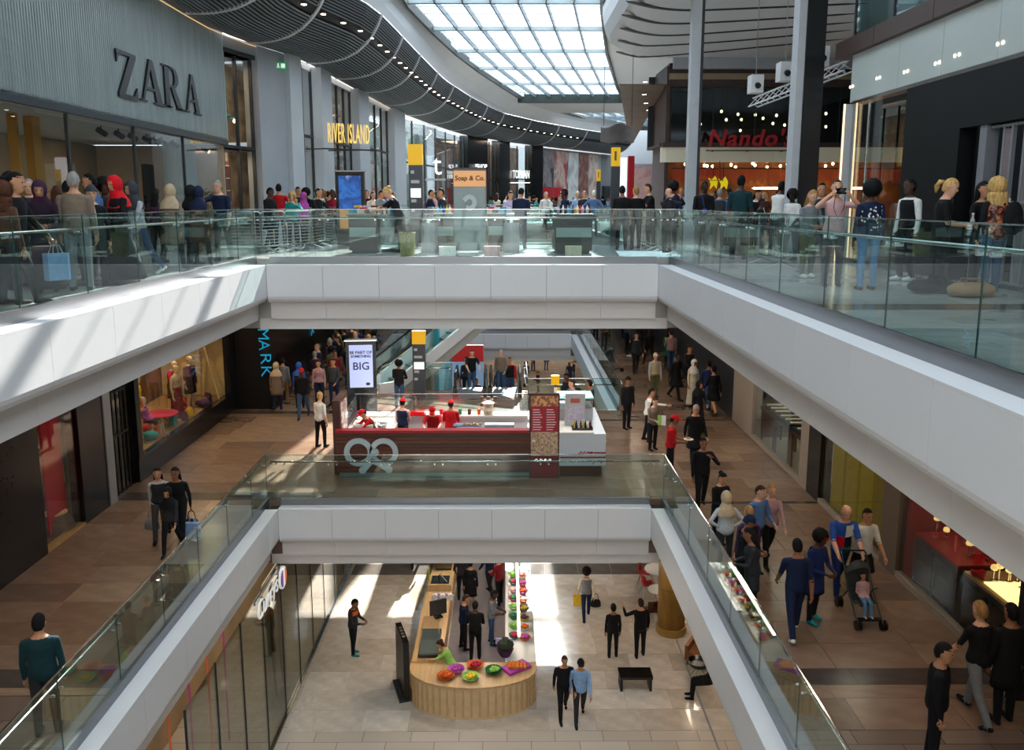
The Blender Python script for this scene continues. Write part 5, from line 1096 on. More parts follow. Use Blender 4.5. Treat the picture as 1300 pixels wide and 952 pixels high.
for k, (y0, y1, tm, lab) in enumerate(((13.5, 15.0, M_red, 'dark counter with a red top and glinting watches'), (11.7, 13.3, M_sill, 'dark counter with a lit cream tray of jewels'))):
    t = thing('jewel_counter', lab, 'counter', (FXR+.2, (y0+y1)/2, ZM)); h2 = (y1-y0)/2; MB().box(0, -h2, 0, 1.0, h2, 1.0).build('cabinet', M_dgrey, t); MB().box(0, -h2, 1.0, 1.0, h2, 1.05).build('counter_top', tm, t)
    for q in range(2): cdr = MB().box(-.012, -h2+.06+q*h2, .12, 0, -.04+q*h2, .9).build('cabinet_door', M_black, t); MB().tube([(-.03, -h2+.2+q*h2, .6), (-.03, -.2+q*h2, .6)], .01, 5).build('handle', M_steel, cdr)
    if k: MB().box(.08, -.5, 1.05, .75, .35, 1.07).build('lit_tray', mat('lit_cream', 'ffe2a8', .5, emit='ffd890', estr=3.0), t)
jm = mat('gold_glint', 'ffdf9a', .2, .7, emit='ffcf80', estr=1.5)
for k in range(16):
    kk = k % 2; y = (rnd.uniform(13.7, 14.8), rnd.uniform(11.9, 13.0))[kk]; t = thing('watch_stand', 'gilt watch on a small stand in the red jewellery window', 'watch', (FXR+.3+rnd.uniform(.1, .7), y, ZM+1.075), group='watches in the red window'); hgt = rnd.uniform(.12, .38)
    MB().lathe([(.045, 0), (.045, .012), (.012, .02), (.012, hgt)], 8).build('stand', M_steel, t); MB().lathe([(.05, hgt), (.06, hgt+.02), (.05, hgt+.07), (.02, hgt+.09)], 10).build('watch', jm, t)
t = thing('red_gift', 'small red heart shaped box on the lit cream tray', 'box', (FXR+.32, 13.05, ZM+1.075)); MB().prism([(0, -.12), (.12, .02), (.10, .10), (.04, .11), (0, .06), (-.04, .11), (-.10, .10), (-.12, .02)], 0, .06).build('box', M_red, t); MB().prism([(0, -.125), (.125, .02), (.10, .105), (0, .065), (-.10, .105), (-.125, .02)], .06, .08).build('lid', M_red, t)
# ================================================================== pretzel kiosk
KY, KX0, KX1 = 21.35, -4.55, .62
k1 = thing('kiosk_counter', 'dark timber kiosk counter with a big pale pretzel emblem', 'kiosk', (KX0, KY, ZM))
W = KX1-KX0
MB().box(.05, .05, 0, W, 2.9, .10).build('plinth', mat('kiosk_plinth', '8aa0a4', .3, .5), k1); MB().box(0, .06, .10, W, .2, 1.22).build('core', M_wood, k1)
for k in range(11): MB().box(-.01, 0, .12+k*.1, W+.0, .06, .12+k*.1+.092).build('plank', mat('kiosk_timber_%d' % (k % 3), ['5c2c1e', '52261b', '663322'][k % 3], .35, var=.3, scale=3, stretch=(.6, 9, 9)), k1)
MB().box(-.02, -.02, 1.22, W, .25, 1.29).build('red_rail', M_red, k1)
MB().box(0, .2, .1, .12, 2.9, 1.1).build('side_panel', M_wood, k1); MB().box(.1, 2.5, .10, W, 2.9, 1.0).build('back_counter', M_white, k1); MB().box(.1, 2.45, 1.0, W, 2.95, 1.05).build('back_worktop', mat('worktop', 'e6e2da', .25), k1); MB().box(.12, .25, .85, W-1.1, .9, .9).build('prep_shelf', M_steel, k1); MB().box(.12, .9, .85, 1.4, 2.5, 1.0).build('left_worktop', mat('worktop', 'e6e2da'), k1)
# pretzel emblem
pm = mat('pretzel_white', 'c3ced2', .4)
# pretzel outline: two loops crossing at the bottom, with twisted tails
pz = [Vector(p) for p in [(-.30, .0), (-.06, .19), (.10, .36), (.10, .62), (-.06, .82), (-.34, .90), (-.62, .80), (-.74, .54), (-.66, .28), (-.44, .12), (-.16, .08)]]
def band2(pts, w, z=0):
    P = cat([(p[0], p[1], 0) for p in pts], 6); b = MB()
    b.loft([[(p+nv*w/2+Vector((0, 0, z))), (p-nv*w/2+Vector((0, 0, z))), (p-nv*w/2+Vector((0, 0, z+.03))), (p+nv*w/2+Vector((0, 0, z+.03)))] for p, nv in
            [(P[i], (lambda d: Vector((-d.y, d.x, 0)))((P[min(i+1, len(P)-1)]-P[max(i-1, 0)]).normalized())) for i in range(len(P))]])
    b.v = [(x, -.012-zz, y) for x, y, zz in b.v]; return b
em = thing('pretzel_emblem', 'big pale grey pretzel emblem fixed to the timber kiosk front', 'emblem', (KX0+.93, KY, ZM+.30))
def annulus(cx, cz, ro, ri, y0, y1, n=28):
    b = MB(); b.loft([[(cx+r*math.cos(2*math.pi*k/n), y, cz+r*math.sin(2*math.pi*k/n)) for r, y in ((ro, y0), (ro, y1), (ri, y1), (ri, y0))] for k in range(n+1)], False); return b
annulus(-.335, .40, .39, .245, -.05, -.01).build('left_loop', pm, em); annulus(.335, .40, .39, .245, -.05, -.01).build('right_loop', pm, em)
band2([(-.16, .12), (.06, .20), (.26, .07), (.44, -.07)], .15, .03).build('twist', pm, em); band2([(.20, .10), (.02, .16), (-.10, .05), (-.22, -.09)], .15, .034).build('twist', pm, em)
band2([(.0, .20), (.03, .32), (.12, .40)], .13, .034).build('twist', pm, em)
for x, z in ((-.24, -.10), (.46, -.08)): MB().prism([(x+.10*math.cos(a*math.pi/8), z+.10*math.sin(a*math.pi/8)) for a in range(16)], -.052, -.012, 'y').build('foot', pm, em)
MB().prism([(.10+.11*math.cos(a*math.pi/8), .40+.11*math.sin(a*math.pi/8)) for a in range(16)], -.07, -.012, 'y').build('knot', pm, em)
# glass screen and signs on the kiosk
gk = thing('sneeze_guard', 'clear glass screen round the kiosk worktops', 'glass screen', (KX0, KY, ZM+1.05))
for a, c_ in ((.15, 1.7), (1.72, 3.3), (3.32, W)): MB().box(a, 2.86, 0, c_, 2.872, .55).build('glass_pane', glassmat('thin_glass', (.96, .98, .98)), gk)
MB().box(.03, .25, .05, .042, 2.86, .5).build('glass_pane', glassmat('thin_glass', (.96, .98, .98)), gk); MB().box(.0, 2.85, .55, W, 2.88, .57).build('top_edge', M_steel, gk)
bdr = MB()
for i in range(4):
    for j in range(5):
        if (i+j) % 2: bdr.box(3.75+j*.1, 2.84, .08+i*.1, 3.85+j*.1, 2.855, .18+i*.1)
bdr.build('chequer_pattern', M_wood, gk)
t = thing('kiosk_end_board', 'tall timber end post with red and white poster at the kiosk corner', 'sign board', (KX0-.02, KY+.3, ZM)); MB().box(-.10, -.10, 0, .10, .9, 2.05).build('frame', M_wood, t); MB().box(.10, .0, 1.1, .12, .8, 1.95).build('poster', screenmat('kiosk_poster', ['8c1a22', 'e9dfd6', '7a1a20', 'c9a080'], 3.0, .2), t)
# menu board
mb_ = thing('menu_board', 'tall red menu board in a timber frame with pretzel pictures', 'menu board', (KX1+.38, KY-.12, ZM))
MB().box(-.40, 0, .0, .40, .10, 2.32).build('frame', M_wood, mb_); MB().box(-.36, -.012, .62, .36, 0, 1.28).build('food_picture', screenmat('food_print', ['5a3a28', 'c9a888', '7d5a44', 'e0d0bc'], 9, .2), mb_)
plist = MB().box(-.36, -.012, 1.28, .36, 0, 1.98).build('price_list', mat('menu_red', '9c1626', .4, emit='9c1626', estr=.15), mb_); MB().box(-.36, -.012, 1.98, .36, 0, 2.26).build('top_picture', screenmat('menu_top', ['8a1c2a', 'd9a05a', '6b2a3a', 'c97a4a'], 5, .2), mb_); MB().box(-.36, -.012, .03, .36, 0, .62).build('red_base', mat('menu_red2', '7c0f18', .4), mb_)
mt = mat('menu_text', 'e8c8c8', .5)
for k in range(9):
    for c_ in (-1, 1): MB().box(c_*.18-.13, -.016, 1.33+k*.068, c_*.18+.04+.09*rnd.random(), -.012, 1.355+k*.068).build('text_line', mt, plist)
ch = MB()
for j in range(8): ch.box(-.30+j*.06, -.018, .46+.04*(j % 2), -.24+j*.06, -.012, .50+.04*(j % 2))
ch.build('chequer_strip', mw, mb_)
# order counter
k2 = thing('order_counter', 'white order counter with red stripe at the end of the kiosk', 'counter', (KX1+.80, KY, ZM)); W2 = 2.65-(KX1+.80)
MB().box(0, .05, 0, W2-.1, 2.9, .3).build('plinth', M_wood, k2); MB().box(0, 0, .3, W2, 2.9, 1.18).build('body', mat('counter_white', 'cfd2d8', .3), k2); MB().box(-.02, -.02, 1.18, W2-.32, 2.92, 1.23).build('counter_top', mat('worktop', 'e6e2da'), k2); MB().box(W2-.3, .3, .85, W2+.05, 2.6, .9).build('side_shelf', mat('worktop', 'e6e2da'), k2)
MB().box(-.0, -.012, .52, W2, 0, .56).build('lower_stripe', M_red, k2); MB().box(W2*.62, -.012, .64, W2, 0, .68).build('upper_stripe', M_red, k2)
cq = MB()
for j in range(8): cq.box(W2*.40+j*.048, -.012, .62+.04*(j % 2), W2*.40+(j+1)*.048, 0, .66+.04*(j % 2))
cq.build('chequer_strip', M_red, k2)
def small(name, label, cat_, loc, b, m, group=None, rz=0): return tag(b.build(name, m, loc=loc, rz=rz), label, cat_, group)
ktop = ZM+1.23
t = thing('display_fridge', 'glass topped white display cabinet on the order counter', 'display cabinet', (KX1+1.05, KY+1.2, ktop)); MB().box(-.2, 0, 0, .75, .9, .35).build('base', mat('counter_white', 'cfd2d8'), t); MB().box(-.2, 0, .35, .75, .9, .62).build('glass_top', glassmat('case_glass', (.9, .9, .9)), t); MB().box(-.22, -.02, .62, .77, .92, .65).build('lid', mat('lid_teal', '9fd0cc', .2), t)
t = thing('cash_till', 'white cash till with a lit screen on the order counter', 'till', (KX1+1.27, KY+.75, ktop)); MB().box(-.28, 0, 0, .28, .3, .12).build('base', M_white, t); MB().box(-.28, .1, .12, .28, .18, .85).build('back_panel', M_white, t); MB().box(-.2, .06, .14, .2, .1, .5).build('screen', screenmat('till_screen', ['8a90a0', 'b9a8b4', '9aa8b8'], 6, .5), t); MB().box(-.13, .085, .6, .13, .1, .72).build('logo_patch', mat('patch_orange', 'd8705a', .4), t)
t = thing('sauce_tray', 'black tray of sauce bottles on the order counter', 'tray', (KX1+1.42, KY+.3, ktop)); MB().box(-.28, -.12, 0, .28, .2, .06).build('tray', M_black, t)
for k in range(8): small('sauce_bottle', ['yellow', 'black', 'white', 'dark red'][k % 4]+' sauce bottle in the black tray on the order counter', 'bottle', (KX1+1.20+.062*k, KY+.25+.1*(k % 2), ktop+.06), MB().lathe([(.025, 0), (.027, .10), (.012, .13), (.010, .18)], 8), cloth(['yellow', 'black', 'white', 'dark red'][k % 4]), 'sauce bottles on the order counter')
for k, (x, y) in enumerate(((KX1+.80+W2-.1, KY+.9), (KX1+.80+W2-.12, KY+1.9), (KX1+.80+W2-.1, KY+2.2))): small('napkin_holder', ['black napkin holder at the front of the side shelf', 'black napkin holder in the middle of the side shelf', 'small dark pot at the back of the side shelf'][k], 'napkin holder', (x, y, ZM+.9), MB().lathe([(.06, 0), (.07, .12), (.05, .16), (.065, .22)], 10), M_black)
# kiosk worktop things
small('tray_stack', 'red and white tray stack on the kiosk back worktop', 'tray', (KX0+1.9, KY+2.55, ZM+1.05), MB().box(-.25, -.12, 0, .25, .14, .05).box(-.2, -.1, .05, .2, .1, .11), cloth('scarlet'))
small('pretzel_tray', 'steel oven lid with crossed creases at the kiosk front', 'lid', (KX0+2.5, KY+.55, ZM+.9), MB().prism([(-.6, -.28), (.6, -.28), (.5, .32), (-.5, .32)], 0, .06).prism([(-.55, -.24), (-.5, -.26), (.5, .28), (.45, .30)], .06, .075).prism([(.55, -.24), (.5, -.26), (-.5, .28), (-.45, .30)], .06, .075), mat('lid_steel', '9db2ba', .25, .7))
t = thing('serving_tray', 'blue handled tray of golden pretzel bites', 'tray', (KX0+3.55, KY+.5, ZM+1.30)); MB().box(-.45, -.12, -.02, .3, .14, .0).build('tray', mat('tray_blue', '4a6a86', .4), t)
for k in range(6): MB().ball((-.15+.09*k, -.04+.08*(k % 2), .03), .045, .04, .03, 8, 5).build('pretzel_bite', mat('pretzel_gold', 'd0a060', .6, var=.2), t)
t = thing('warmer_box', 'dark grey metal food warmer on the kiosk counter', 'warmer', (KX0+4.1, KY+.5, ZM+.9)); MB().box(-.15, -.2, 0, .65, .3, .38).build('body', M_dgrey, t); MB().box(-.1, -.212, .05, .6, -.2, .3).build('door', M_grey, t)
small('salt_jar', 'glass jar of salt bags on the back worktop by the chequered glass', 'jar', (KX0+4.0, KY+2.6, ZM+1.05), MB().lathe([(.13, 0), (.16, .12), (.14, .25), (.19, .36), (.05, .42)], 12), mat('bag_cream', 'c9b8a4', .7, var=.2))
for k in range(7): small('dough_tub', ['white', 'cream', 'pale grey'][k % 3]+' tub on the kiosk end worktop, one of a loose row', 'tub', (KX0+.35+.35*(k % 3), KY+1.1+.42*(k//3), ZM+1.0), MB().lathe([(.10, 0), (.12, .13), (.125, .14), (.10, .145)], 12), cloth(['white', 'cream', 'pale grey'][k % 3]), 'tubs on the end worktop')
for k in range(5): small('sauce_jar', ['red', 'yellow', 'green', 'brown', 'orange'][k]+' topped jar on the kiosk back worktop', 'jar', (KX0+2.6+.28*k, KY+2.6, ZM+1.05), MB().lathe([(.05, 0), (.055, .12), (.04, .14), (.045, .17)], 10), cloth(['red', 'yellow', 'green', 'brown', 'orange'][k]))
area('kiosk_lamp', (KX0+2.6, KY+1.6, H_M-.2), 4.6, .4, 170, (1, .97, .92)); area('kiosk_lamp', (KX1+1.8, KY+1.6, H_M-.2), 1.5, .5, 110, (.95, 1, 1))
# ---------------------------------------------------------------- digital totems and wayfinding
def totem_screen(loc, w_, h_, label, scr, ang=0, lower=None, z0=.7):
    t = thing('digital_totem', label, 'screen', loc, R(ang)); MB().box(-w_/2-.1, 0, 0, w_/2+.1, .22, z0+h_+.12).build('housing', M_black, t); t_s = MB().box(-w_/2, -.012, z0+(0 if not lower else h_*.38), w_/2, 0, z0+h_).build('screen', scr, t)
    if lower: MB().box(-w_/2, -.012, z0, w_/2, 0, z0+h_*.37).build('lower_screen', lower, t)
    MB().box(-w_/2-.14, -.03, z0+h_+.12, w_/2+.14, .26, z0+h_+.16).build('cap', M_steel, t); return t
M_big = mat('screen_lilac', 'a9b6e8', .3, emit='a9b8f0', estr=.8)
pb = fl(457, 530, ZM)
ts = totem_screen((-4.55, 25.4, ZM), .72, 1.35, 'black digital totem with a lilac screen and bold dark words', M_big, 6, z0=1.55)
dk = mat('screen_ink', '23283a', .4)
for txt, z, sz in (('BE PART OF', 2.66, .13), ('SOMETHING', 2.54, .11), ('BIG', 2.22, .34)): lettering('words', txt, sz, dk, [c for c in ts.children if c.name.startswith('screen')][0], Matrix.Translation((0, -.014, z)) @ Matrix.Rotation(R(90), 4, 'X'), .002, bold=.004)
MB().prism([(.2+.07*math.cos(a*math.pi/6), 1.66+.05*math.sin(a*math.pi/6)) for a in range(12)], -.016, -.012, 'y').build('logo_dot', dk, ts)
tu = yp(445, 300, 25.5)
totem_screen((-4.84, 26.0, ZU), .68, 1.62, 'black digital totem with a blue wave picture above an orange one', screenmat('screen_blue', ['0f2f66', '2f6fc0', '12377e', '9cc4ea'], 1.6, .55, 1), 0, mat('screen_orange', 'b5793a', .4, emit='b5793a', estr=.5, var=.15, scale=4), z0=.5)
def way_totem(px, Y, zf, w_, h_, label, yel=(.8, 1)):
    p = yp(px, 300, Y); t = thing('wayfinding_totem', label, 'sign', (p.x, Y, zf)); dp_ = MB().box(-w_/2, 0, 0, w_/2, .18, h_*yel[0]).build('dark_panel', mat('totem_slate', '252a33', .35), t); MB().box(-w_/2-.01, -.01, h_*yel[0], w_/2+.01, .19, h_).build('yellow_head', M_yellow, t)
    for k in range(5): MB().box(-w_/2+.06, -.012, h_*yel[0]-.25-k*.28, -w_/2+.06+w_*(.25+.5*((k*3) % 4)/4), -.0, h_*yel[0]-.16-k*.28).build('sign_text', mat('totem_text', 'aab0b6', .5), dp_)
    MB().box(-w_/2+.05, -.013, h_*yel[0]-.95, w_/2-.05, 0, h_*yel[0]-.68).build('pale_plate', mw, dp_); return t
way_totem(529, 25.0, ZU, .40, 3.0, 'yellow headed wayfinding totem beside the soap kiosk', (.80, 1))
way_totem(529, 30.4, ZM, .48, 2.56, 'yellow headed wayfinding totem in front of the escalator', (.805, 1))
def high_sign(px, Y, y0, y1, y2, w_, label):
    p = yp(px, y1, Y); z0, z1, z2 = yp(px, y2, Y).z, yp(px, y1, Y).z, yp(px, y0, Y).z; t = thing('wayfinding_totem', label, 'sign', (p.x, Y, 0)); MB().box(-w_/2, 0, 0, w_/2, .2, z1).build('dark_panel', mat('totem_slate', '252a33'), t); MB().box(-w_/2, -.01, z1, w_/2, .21, z2).build('yellow_head', M_yellow, t)
    MB().box(-w_*.2, -.02, (z1*.7+z2*.3), w_*.05, -.01, z1*.2+z2*.8).build('symbol', mat('symbol_grey', '6a5a20', .5), t)
high_sign(782, 25.5, 187, 211, 300, .26, 'slim tall yellow headed sign post beside the guards'); high_sign(760, 48, 215, 230, 290, .22, 'distant yellow headed sign post beyond the opening')
p = yp(789, 220, 52); tag(MB().box(-.32, -.1, 0, .32, .1, yp(789, 200, 52).z).build('white_totem', mat('lit_white2', 'f0eef6', .4, emit='f2f0fa', estr=1.2), loc=(p.x, 52, 0)), 'slim glowing white totem far along the mall', 'sign')
p = yp(801, 220, 54); tag(MB().box(-.2, -.1, 0, .2, .1, yp(801, 198, 54).z).build('red_pillar', M_red, loc=(p.x, 54, 0)), 'slim red pillar beside the glowing white totem', 'pillar')
p = yp(828, 230, 56); t = thing('poster_stand', 'pink and grey fashion poster panel near the restaurant corner', 'poster', (p.x, 56, 0)); MB().box(-1.4, 0, 0, .55, .1, yp(828, 208, 56).z).build('frame', M_lgrey, t); MB().box(-1.3, -.02, .4, -.1, 0, 3.6).build('pink_print', screenmat('pink_print', ['9c6a6c', 'c9a6a4', 'a99a96'], .8, .2), t); MB().box(0, -.02, .4, .5, 0, 3.6).build('grey_print', screenmat('grey_print', ['50565c', 'b9bcc0', '8a8f94'], 1.2, .2), t)
# ---------------------------------------------------------------- upper sales kiosks (behind the far balustrade)
M_kdark = mat('kiosk_dark', '39332f', .4, var=.1); M_ktop = mat('kiosk_top', '5a524b', .3)
def sales_kiosk(px0, px1, Y, d, label, h=1.02, body=M_kdark):
    a, c_ = yp(px0, 300, Y), yp(px1, 300, Y); t = thing('sales_kiosk', label, 'kiosk', (a.x, Y, 0)); w_ = c_.x-a.x
    MB().box(0, 0, .08, w_, .06, h-.05).build('front_panel', body, t); MB().box(0, .06, .08, .06, d, h-.05).build('side_panel', body, t); MB().box(w_-.06, .06, .08, w_, d, h-.05).build('side_panel', body, t); MB().box(-.04, -.04, h-.05, w_+.04, d, h).build('counter_top', M_ktop, t); MB().box(.06, .06, .0, w_-.06, d-.05, .08).build('plinth', M_dgrey, t); MB().box(.02, -.015, h*.42, w_-.02, 0, h*.66).build('pale_band', mat('kiosk_band', '8f9a98', .3), t)
    return t
sales_kiosk(443, 478, 21.6, 1.0, 'dark glazed sales kiosk standing before the blue screen'); sales_kiosk(552, 578, 22.4, 1.3, 'dark sales kiosk between yellow totem and soap sign'); sales_kiosk(619, 640, 22.8, 1.2, 'dark sales kiosk between soap sign and drum bin'); sales_kiosk(705, 752, 21.4, 1.4, 'dark brown sales kiosk crowded with small goods')
sales_kiosk(480, 505, 22.2, .8, 'glass fronted sales kiosk where the assistant serves', 1.0, glassmat('case_glass2', (.85, .9, .9)))
sp_ = yp(597, 300, 22.0)
st = thing('kiosk_sign', 'tall lit kiosk panel headed by dark script lettering', 'sign', (sp_.x, 21.9, 0)); MB().box(-.42, .02, .05, .42, .10, 2.15).build('panel', mat('soap_panel', '5f7476', .25, var=.1, scale=1.5, spec=.7), st)
MB().box(-.42, -.0, 1.72, .42, .02, 2.12).build('lit_header', mat('soap_header', 'c98f5c', .4, emit='d89a62', estr=.7), st)
for x in (-.44, .42): MB().box(x, -.02, 0, x+.02, .12, 2.2).build('frame_post', M_brown, st)
MB().box(-.44, -.02, 2.15, .44, .12, 2.2).build('frame_top', M_brown, st)
lettering('words', 'Soap & Co.', .17, mat('soap_ink', '3a1f12', .5), st, Matrix.Translation((0, -.004, 1.93)) @ Matrix.Rotation(R(90), 4, 'X'), .004, bold=.004, shear=.1)
bq = band2([(-.16, 1.36), (-.02, 1.46), (.10, 1.40), (.12, 1.26), (.02, 1.16), (-.10, 1.18)], .12); bq.build('swirl_emblem', mat('swirl', 'a9b4b4', .4), st)
gk_ = ['white', 'red', 'blue', 'brown', 'lilac', 'yellow', 'pale blue', 'black', 'cream', 'teal']
for (px0, px1, Y, n_, nm, lab) in ((446, 478, 22.0, 9, 'goods_box', 'before the blue screen'), (484, 504, 22.4, 7, 'bottle', 'where the assistant serves'), (620, 640, 23.2, 8, 'goods_box', 'between soap sign and drum bin'), (707, 750, 21.9, 14, 'bottle', 'crowded with small goods'), (554, 577, 22.8, 6, 'bottle', 'between totem and soap sign')):
    for k in range(n_):
        p = yp(px0+(px1-px0)*(k+.5)/n_, 280, Y+.3*(k % 3)*.6); c_ = gk_[(k*3+n_) % 10]
        b = MB().lathe([(.035, 0), (.04, .13), (.015, .17), (.016, .22)], 8) if nm == 'bottle' else MB().box(-.09, -.07, 0, .09, .07, .09+.05*(k % 3)).box(-.092, -.072, .09+.05*(k % 3), .092, .072, .11+.05*(k % 3))
        o = b.build(nm, cloth(c_), loc=(p.x, p.y, 1.02 if (px0 != 484) else 1.0)); tag(o, '%s %s on the upper sales kiosk %s' % (c_, nm.replace('_', ' '), lab), nm.split('_')[-1], 'goods on the kiosk '+lab)
p = yp(517, 300, 20.4); t = thing('wicker_bin', 'speckled olive wicker bin behind the far glass balustrade', 'bin', (p.x, 20.4, 0)); MB().lathe([(.17, 0), (.19, .3), (.20, .56), (.17, .57), (.16, .1)], 16).build('basket', mat('wicker', '8f8a5c', .8, var=.5, scale=30), t); MB().lathe([(.205, .54), (.21, .58), (.19, .60)], 16, cap=False).build('rim', mat('wicker', '8f8a5c'), t)
for px, Y, lab in ((545, 22.0, 'tall steel bin by the yellow totem'), (649, 22.4, 'steel drum bin beside the navy assistant')):
    p = yp(px, 300, Y); t = thing('steel_bin', lab, 'bin', (p.x, Y, 0)); MB().lathe([(.22, 0), (.22, .78), (.18, .82)], 18).build('drum', M_grey, t); MB().lathe([(.23, .78), (.23, .86), (.10, .88)], 18).build('lid', M_steel, t)
for px, Y in ((568, 20.6), (625, 20.7), (728, 20.8)):
    p = yp(px, 300, Y); small('carton', {568: 'white carton on the floor by the soap kiosk', 625: 'pale pink carton on the floor by the soap kiosk', 728: 'cream carton on the floor by the crowded kiosk'}[px], 'box', (p.x, Y, 0), MB().box(-.2, -.12, 0, .2, .12, .2).box(-.205, -.125, .2, .205, .125, .24), cloth({568: 'white', 625: 'pink', 728: 'cream'}[px]))
p = yp(262, 300, 27.0); t = thing('potted_plant', 'round leafy potted plant outside the upper clothes shop', 'plant', (p.x, 27, 0)); MB().lathe([(.18, 0), (.26, .5), (.22, .5)], 14).build('pot', M_dgrey, t); lf = MB()
for k in range(160):
    a, e_, r_ = rnd.uniform(0, 6.28), rnd.uniform(-.6, 1.5), rnd.uniform(.25, .5); c_ = Vector((r_*math.cos(a)*math.cos(e_), r_*math.sin(a)*math.cos(e_), 1.25+r_*1.1*math.sin(e_))); d1 = Vector((math.cos(a), math.sin(a), rnd.uniform(-.3, .6))).normalized(); d2 = d1.cross(Vector((0, 0, 1))).normalized()
    lf.add([c_-d1*.09, c_+d2*.035, c_+d1*.09, c_-d2*.035], [(0, 1, 2, 3)])
o = lf.build('foliage', mat('leaf_green', '3f5a34', .6, var=.3), t); MB().tube([(0, 0, .45), (0, 0, 1.2)], .03, 6).build('stem', M_wood, t)
# planters (green hedge boxes) behind the crowd under the fluted sign
hd_ = thing('hedge_planter', 'low clipped hedge along the tall glazed shop', 'planter', (hit(381).x+.8, hit(381).y, 0)); hv = hit(420)-hit(381); MB().seg((0, 0), hv, 0, .9, -.3, .3).build('trough', M_dgrey, hd_); hb_ = MB()
for k in range(400):
    c_ = hv*rnd.random()+Vector((rnd.uniform(-.32, .32), rnd.uniform(-.2, .2), rnd.uniform(.9, 1.75))); d1 = Vector((rnd.uniform(-1, 1), rnd.uniform(-1, 1), rnd.uniform(-1, 1))).normalized(); d2 = d1.orthogonal().normalized(); hb_.add([c_-d1*.10, c_+d2*.06, c_+d1*.10, c_-d2*.06], [(0, 1, 2, 3)])
o = hb_.build('foliage', mat('hedge_green', '1f5a34', .6, var=.3), hd_)
# ---------------------------------------------------------------- crowd barriers
def barrier(A, B, label, bars='h', z=0.0, h=1.08, group=None):
    A, B = Vector(A), Vector(B); L = (B-A).length; d = (B-A)/L; t = thing('crowd_barrier', label, 'barrier', (A.x, A.y, z), math.atan2(d.y, d.x), group)
    MB().tube([(0, 0, .18), (0, 0, h-.06), (.06, 0, h), (L-.06, 0, h), (L, 0, h-.06), (L, 0, .18), (0, 0, .18)], .020, 8, cap=False).build('frame', M_steel, t); fr_ = t.children[0]
    for x in (.3, L-.3): MB().tube([(x, -.28, .015), (x, 0, .12), (x, 0, .2), (x, 0, .12), (x, .28, .015)], .018, 6).build('foot', M_steel, t)
    if bars == 'h':
        hm = MB().tube([(.02, 0, 0), (L-.02, 0, 0)], .010, 6).mesh('bar', M_steel)
        for k in range(9): placed('bar', hm, fr_, (0, 0, .26+k*.085))
    else:
        vm = MB().tube([(0, 0, .19), (0, 0, h-.01)], .008, 6).mesh('bar', M_steel); n_ = int(L/.11)
        for k in range(1, n_): placed('bar', vm, fr_, (L*k/n_, 0, 0))
pts = [yp(px, 300, Y) for px, Y in ((290, 21.4), (332, 21.6), (362, 22.6), (395, 23.6), (412, 25.2))]
for k, (a, c_) in enumerate(zip(pts, pts[1:])): barrier(a.xy, c_.xy, ['steel crowd barrier by the leaning onlooker in navy', 'steel crowd barrier in front of the queue with the red shirt', 'steel crowd barrier in front of the queue with the teal top', 'steel crowd barrier turning back beside the blue screen'][k], 'h')
barrier(yp(414, 300, 26.5).xy, yp(438, 300, 26.2).xy, 'steel crowd barrier standing behind the queue beside the blue screen', 'h')
barrier(yp(812, 300, 24.5).xy, yp(838, 300, 22.6).xy, 'steel crowd barrier the guard rests his arms on', 'v'); barrier(yp(839, 300, 22.4).xy, yp(862, 300, 20.4).xy, 'steel crowd barrier at the glass corner by the guards', 'v')
barrier(yp(963, 300, 18.2).xy, yp(1000, 300, 16.4).xy, 'steel crowd barrier by the white tee shirts', 'v'); barrier(yp(1005, 300, 21.0).xy, yp(1045, 300, 20.6).xy, 'steel crowd barrier behind the black column crowd', 'h')
t = thing('floor_grille', 'flat steel barrier lying on the floor by the guards', 'barrier', tuple(fl(822, 326, .02)), R(-20))
MB().tube([(-.7, 0, 0), (.9, 0, 0), (.3, 2.2, 0), (-1.3, 2.2, 0), (-.7, 0, 0)], .018, 6, cap=False).build('frame', M_steel, t)
for k in range(7): MB().tube([(-.7-.6*k/7, 2.2*k/7, 0), (.9-.6*k/7, 2.2*k/7, 0)], .010, 5).build('bar', M_steel, t)
# bags left on the jewellery walkway
def holdall(px, py, L, label, col, ang=0):
    p = fl(px, py, 0); t = thing('holdall_bag', label, 'bag', (p.x, p.y, 0), R(ang)); t.scale = (1.1, 1, .62); b = MB(); b.loft([[(x, .17*s*math.cos(a), .17+.17*s*math.sin(a)) for a in [k*math.pi/7 for k in range(14)]] for x, s in ((-L/2, .55), (-L/2+.08, .9), (0, 1), (L/2-.08, .9), (L/2, .55))]); b.build('body', cloth(col), t, True)
    for s in (-.08, .08): MB().tube([(-.14, s, .30), (-.1, s, .42), (.1, s, .42), (.14, s, .30)], .012, 6).build('handle', cloth(col), t)
holdall(1182, 372, .62, 'black holdall on the floor beside the person in black', 'black', 10); holdall(1232, 377, .55, 'tan holdall on the floor beside the shutter', 'tan', 0)
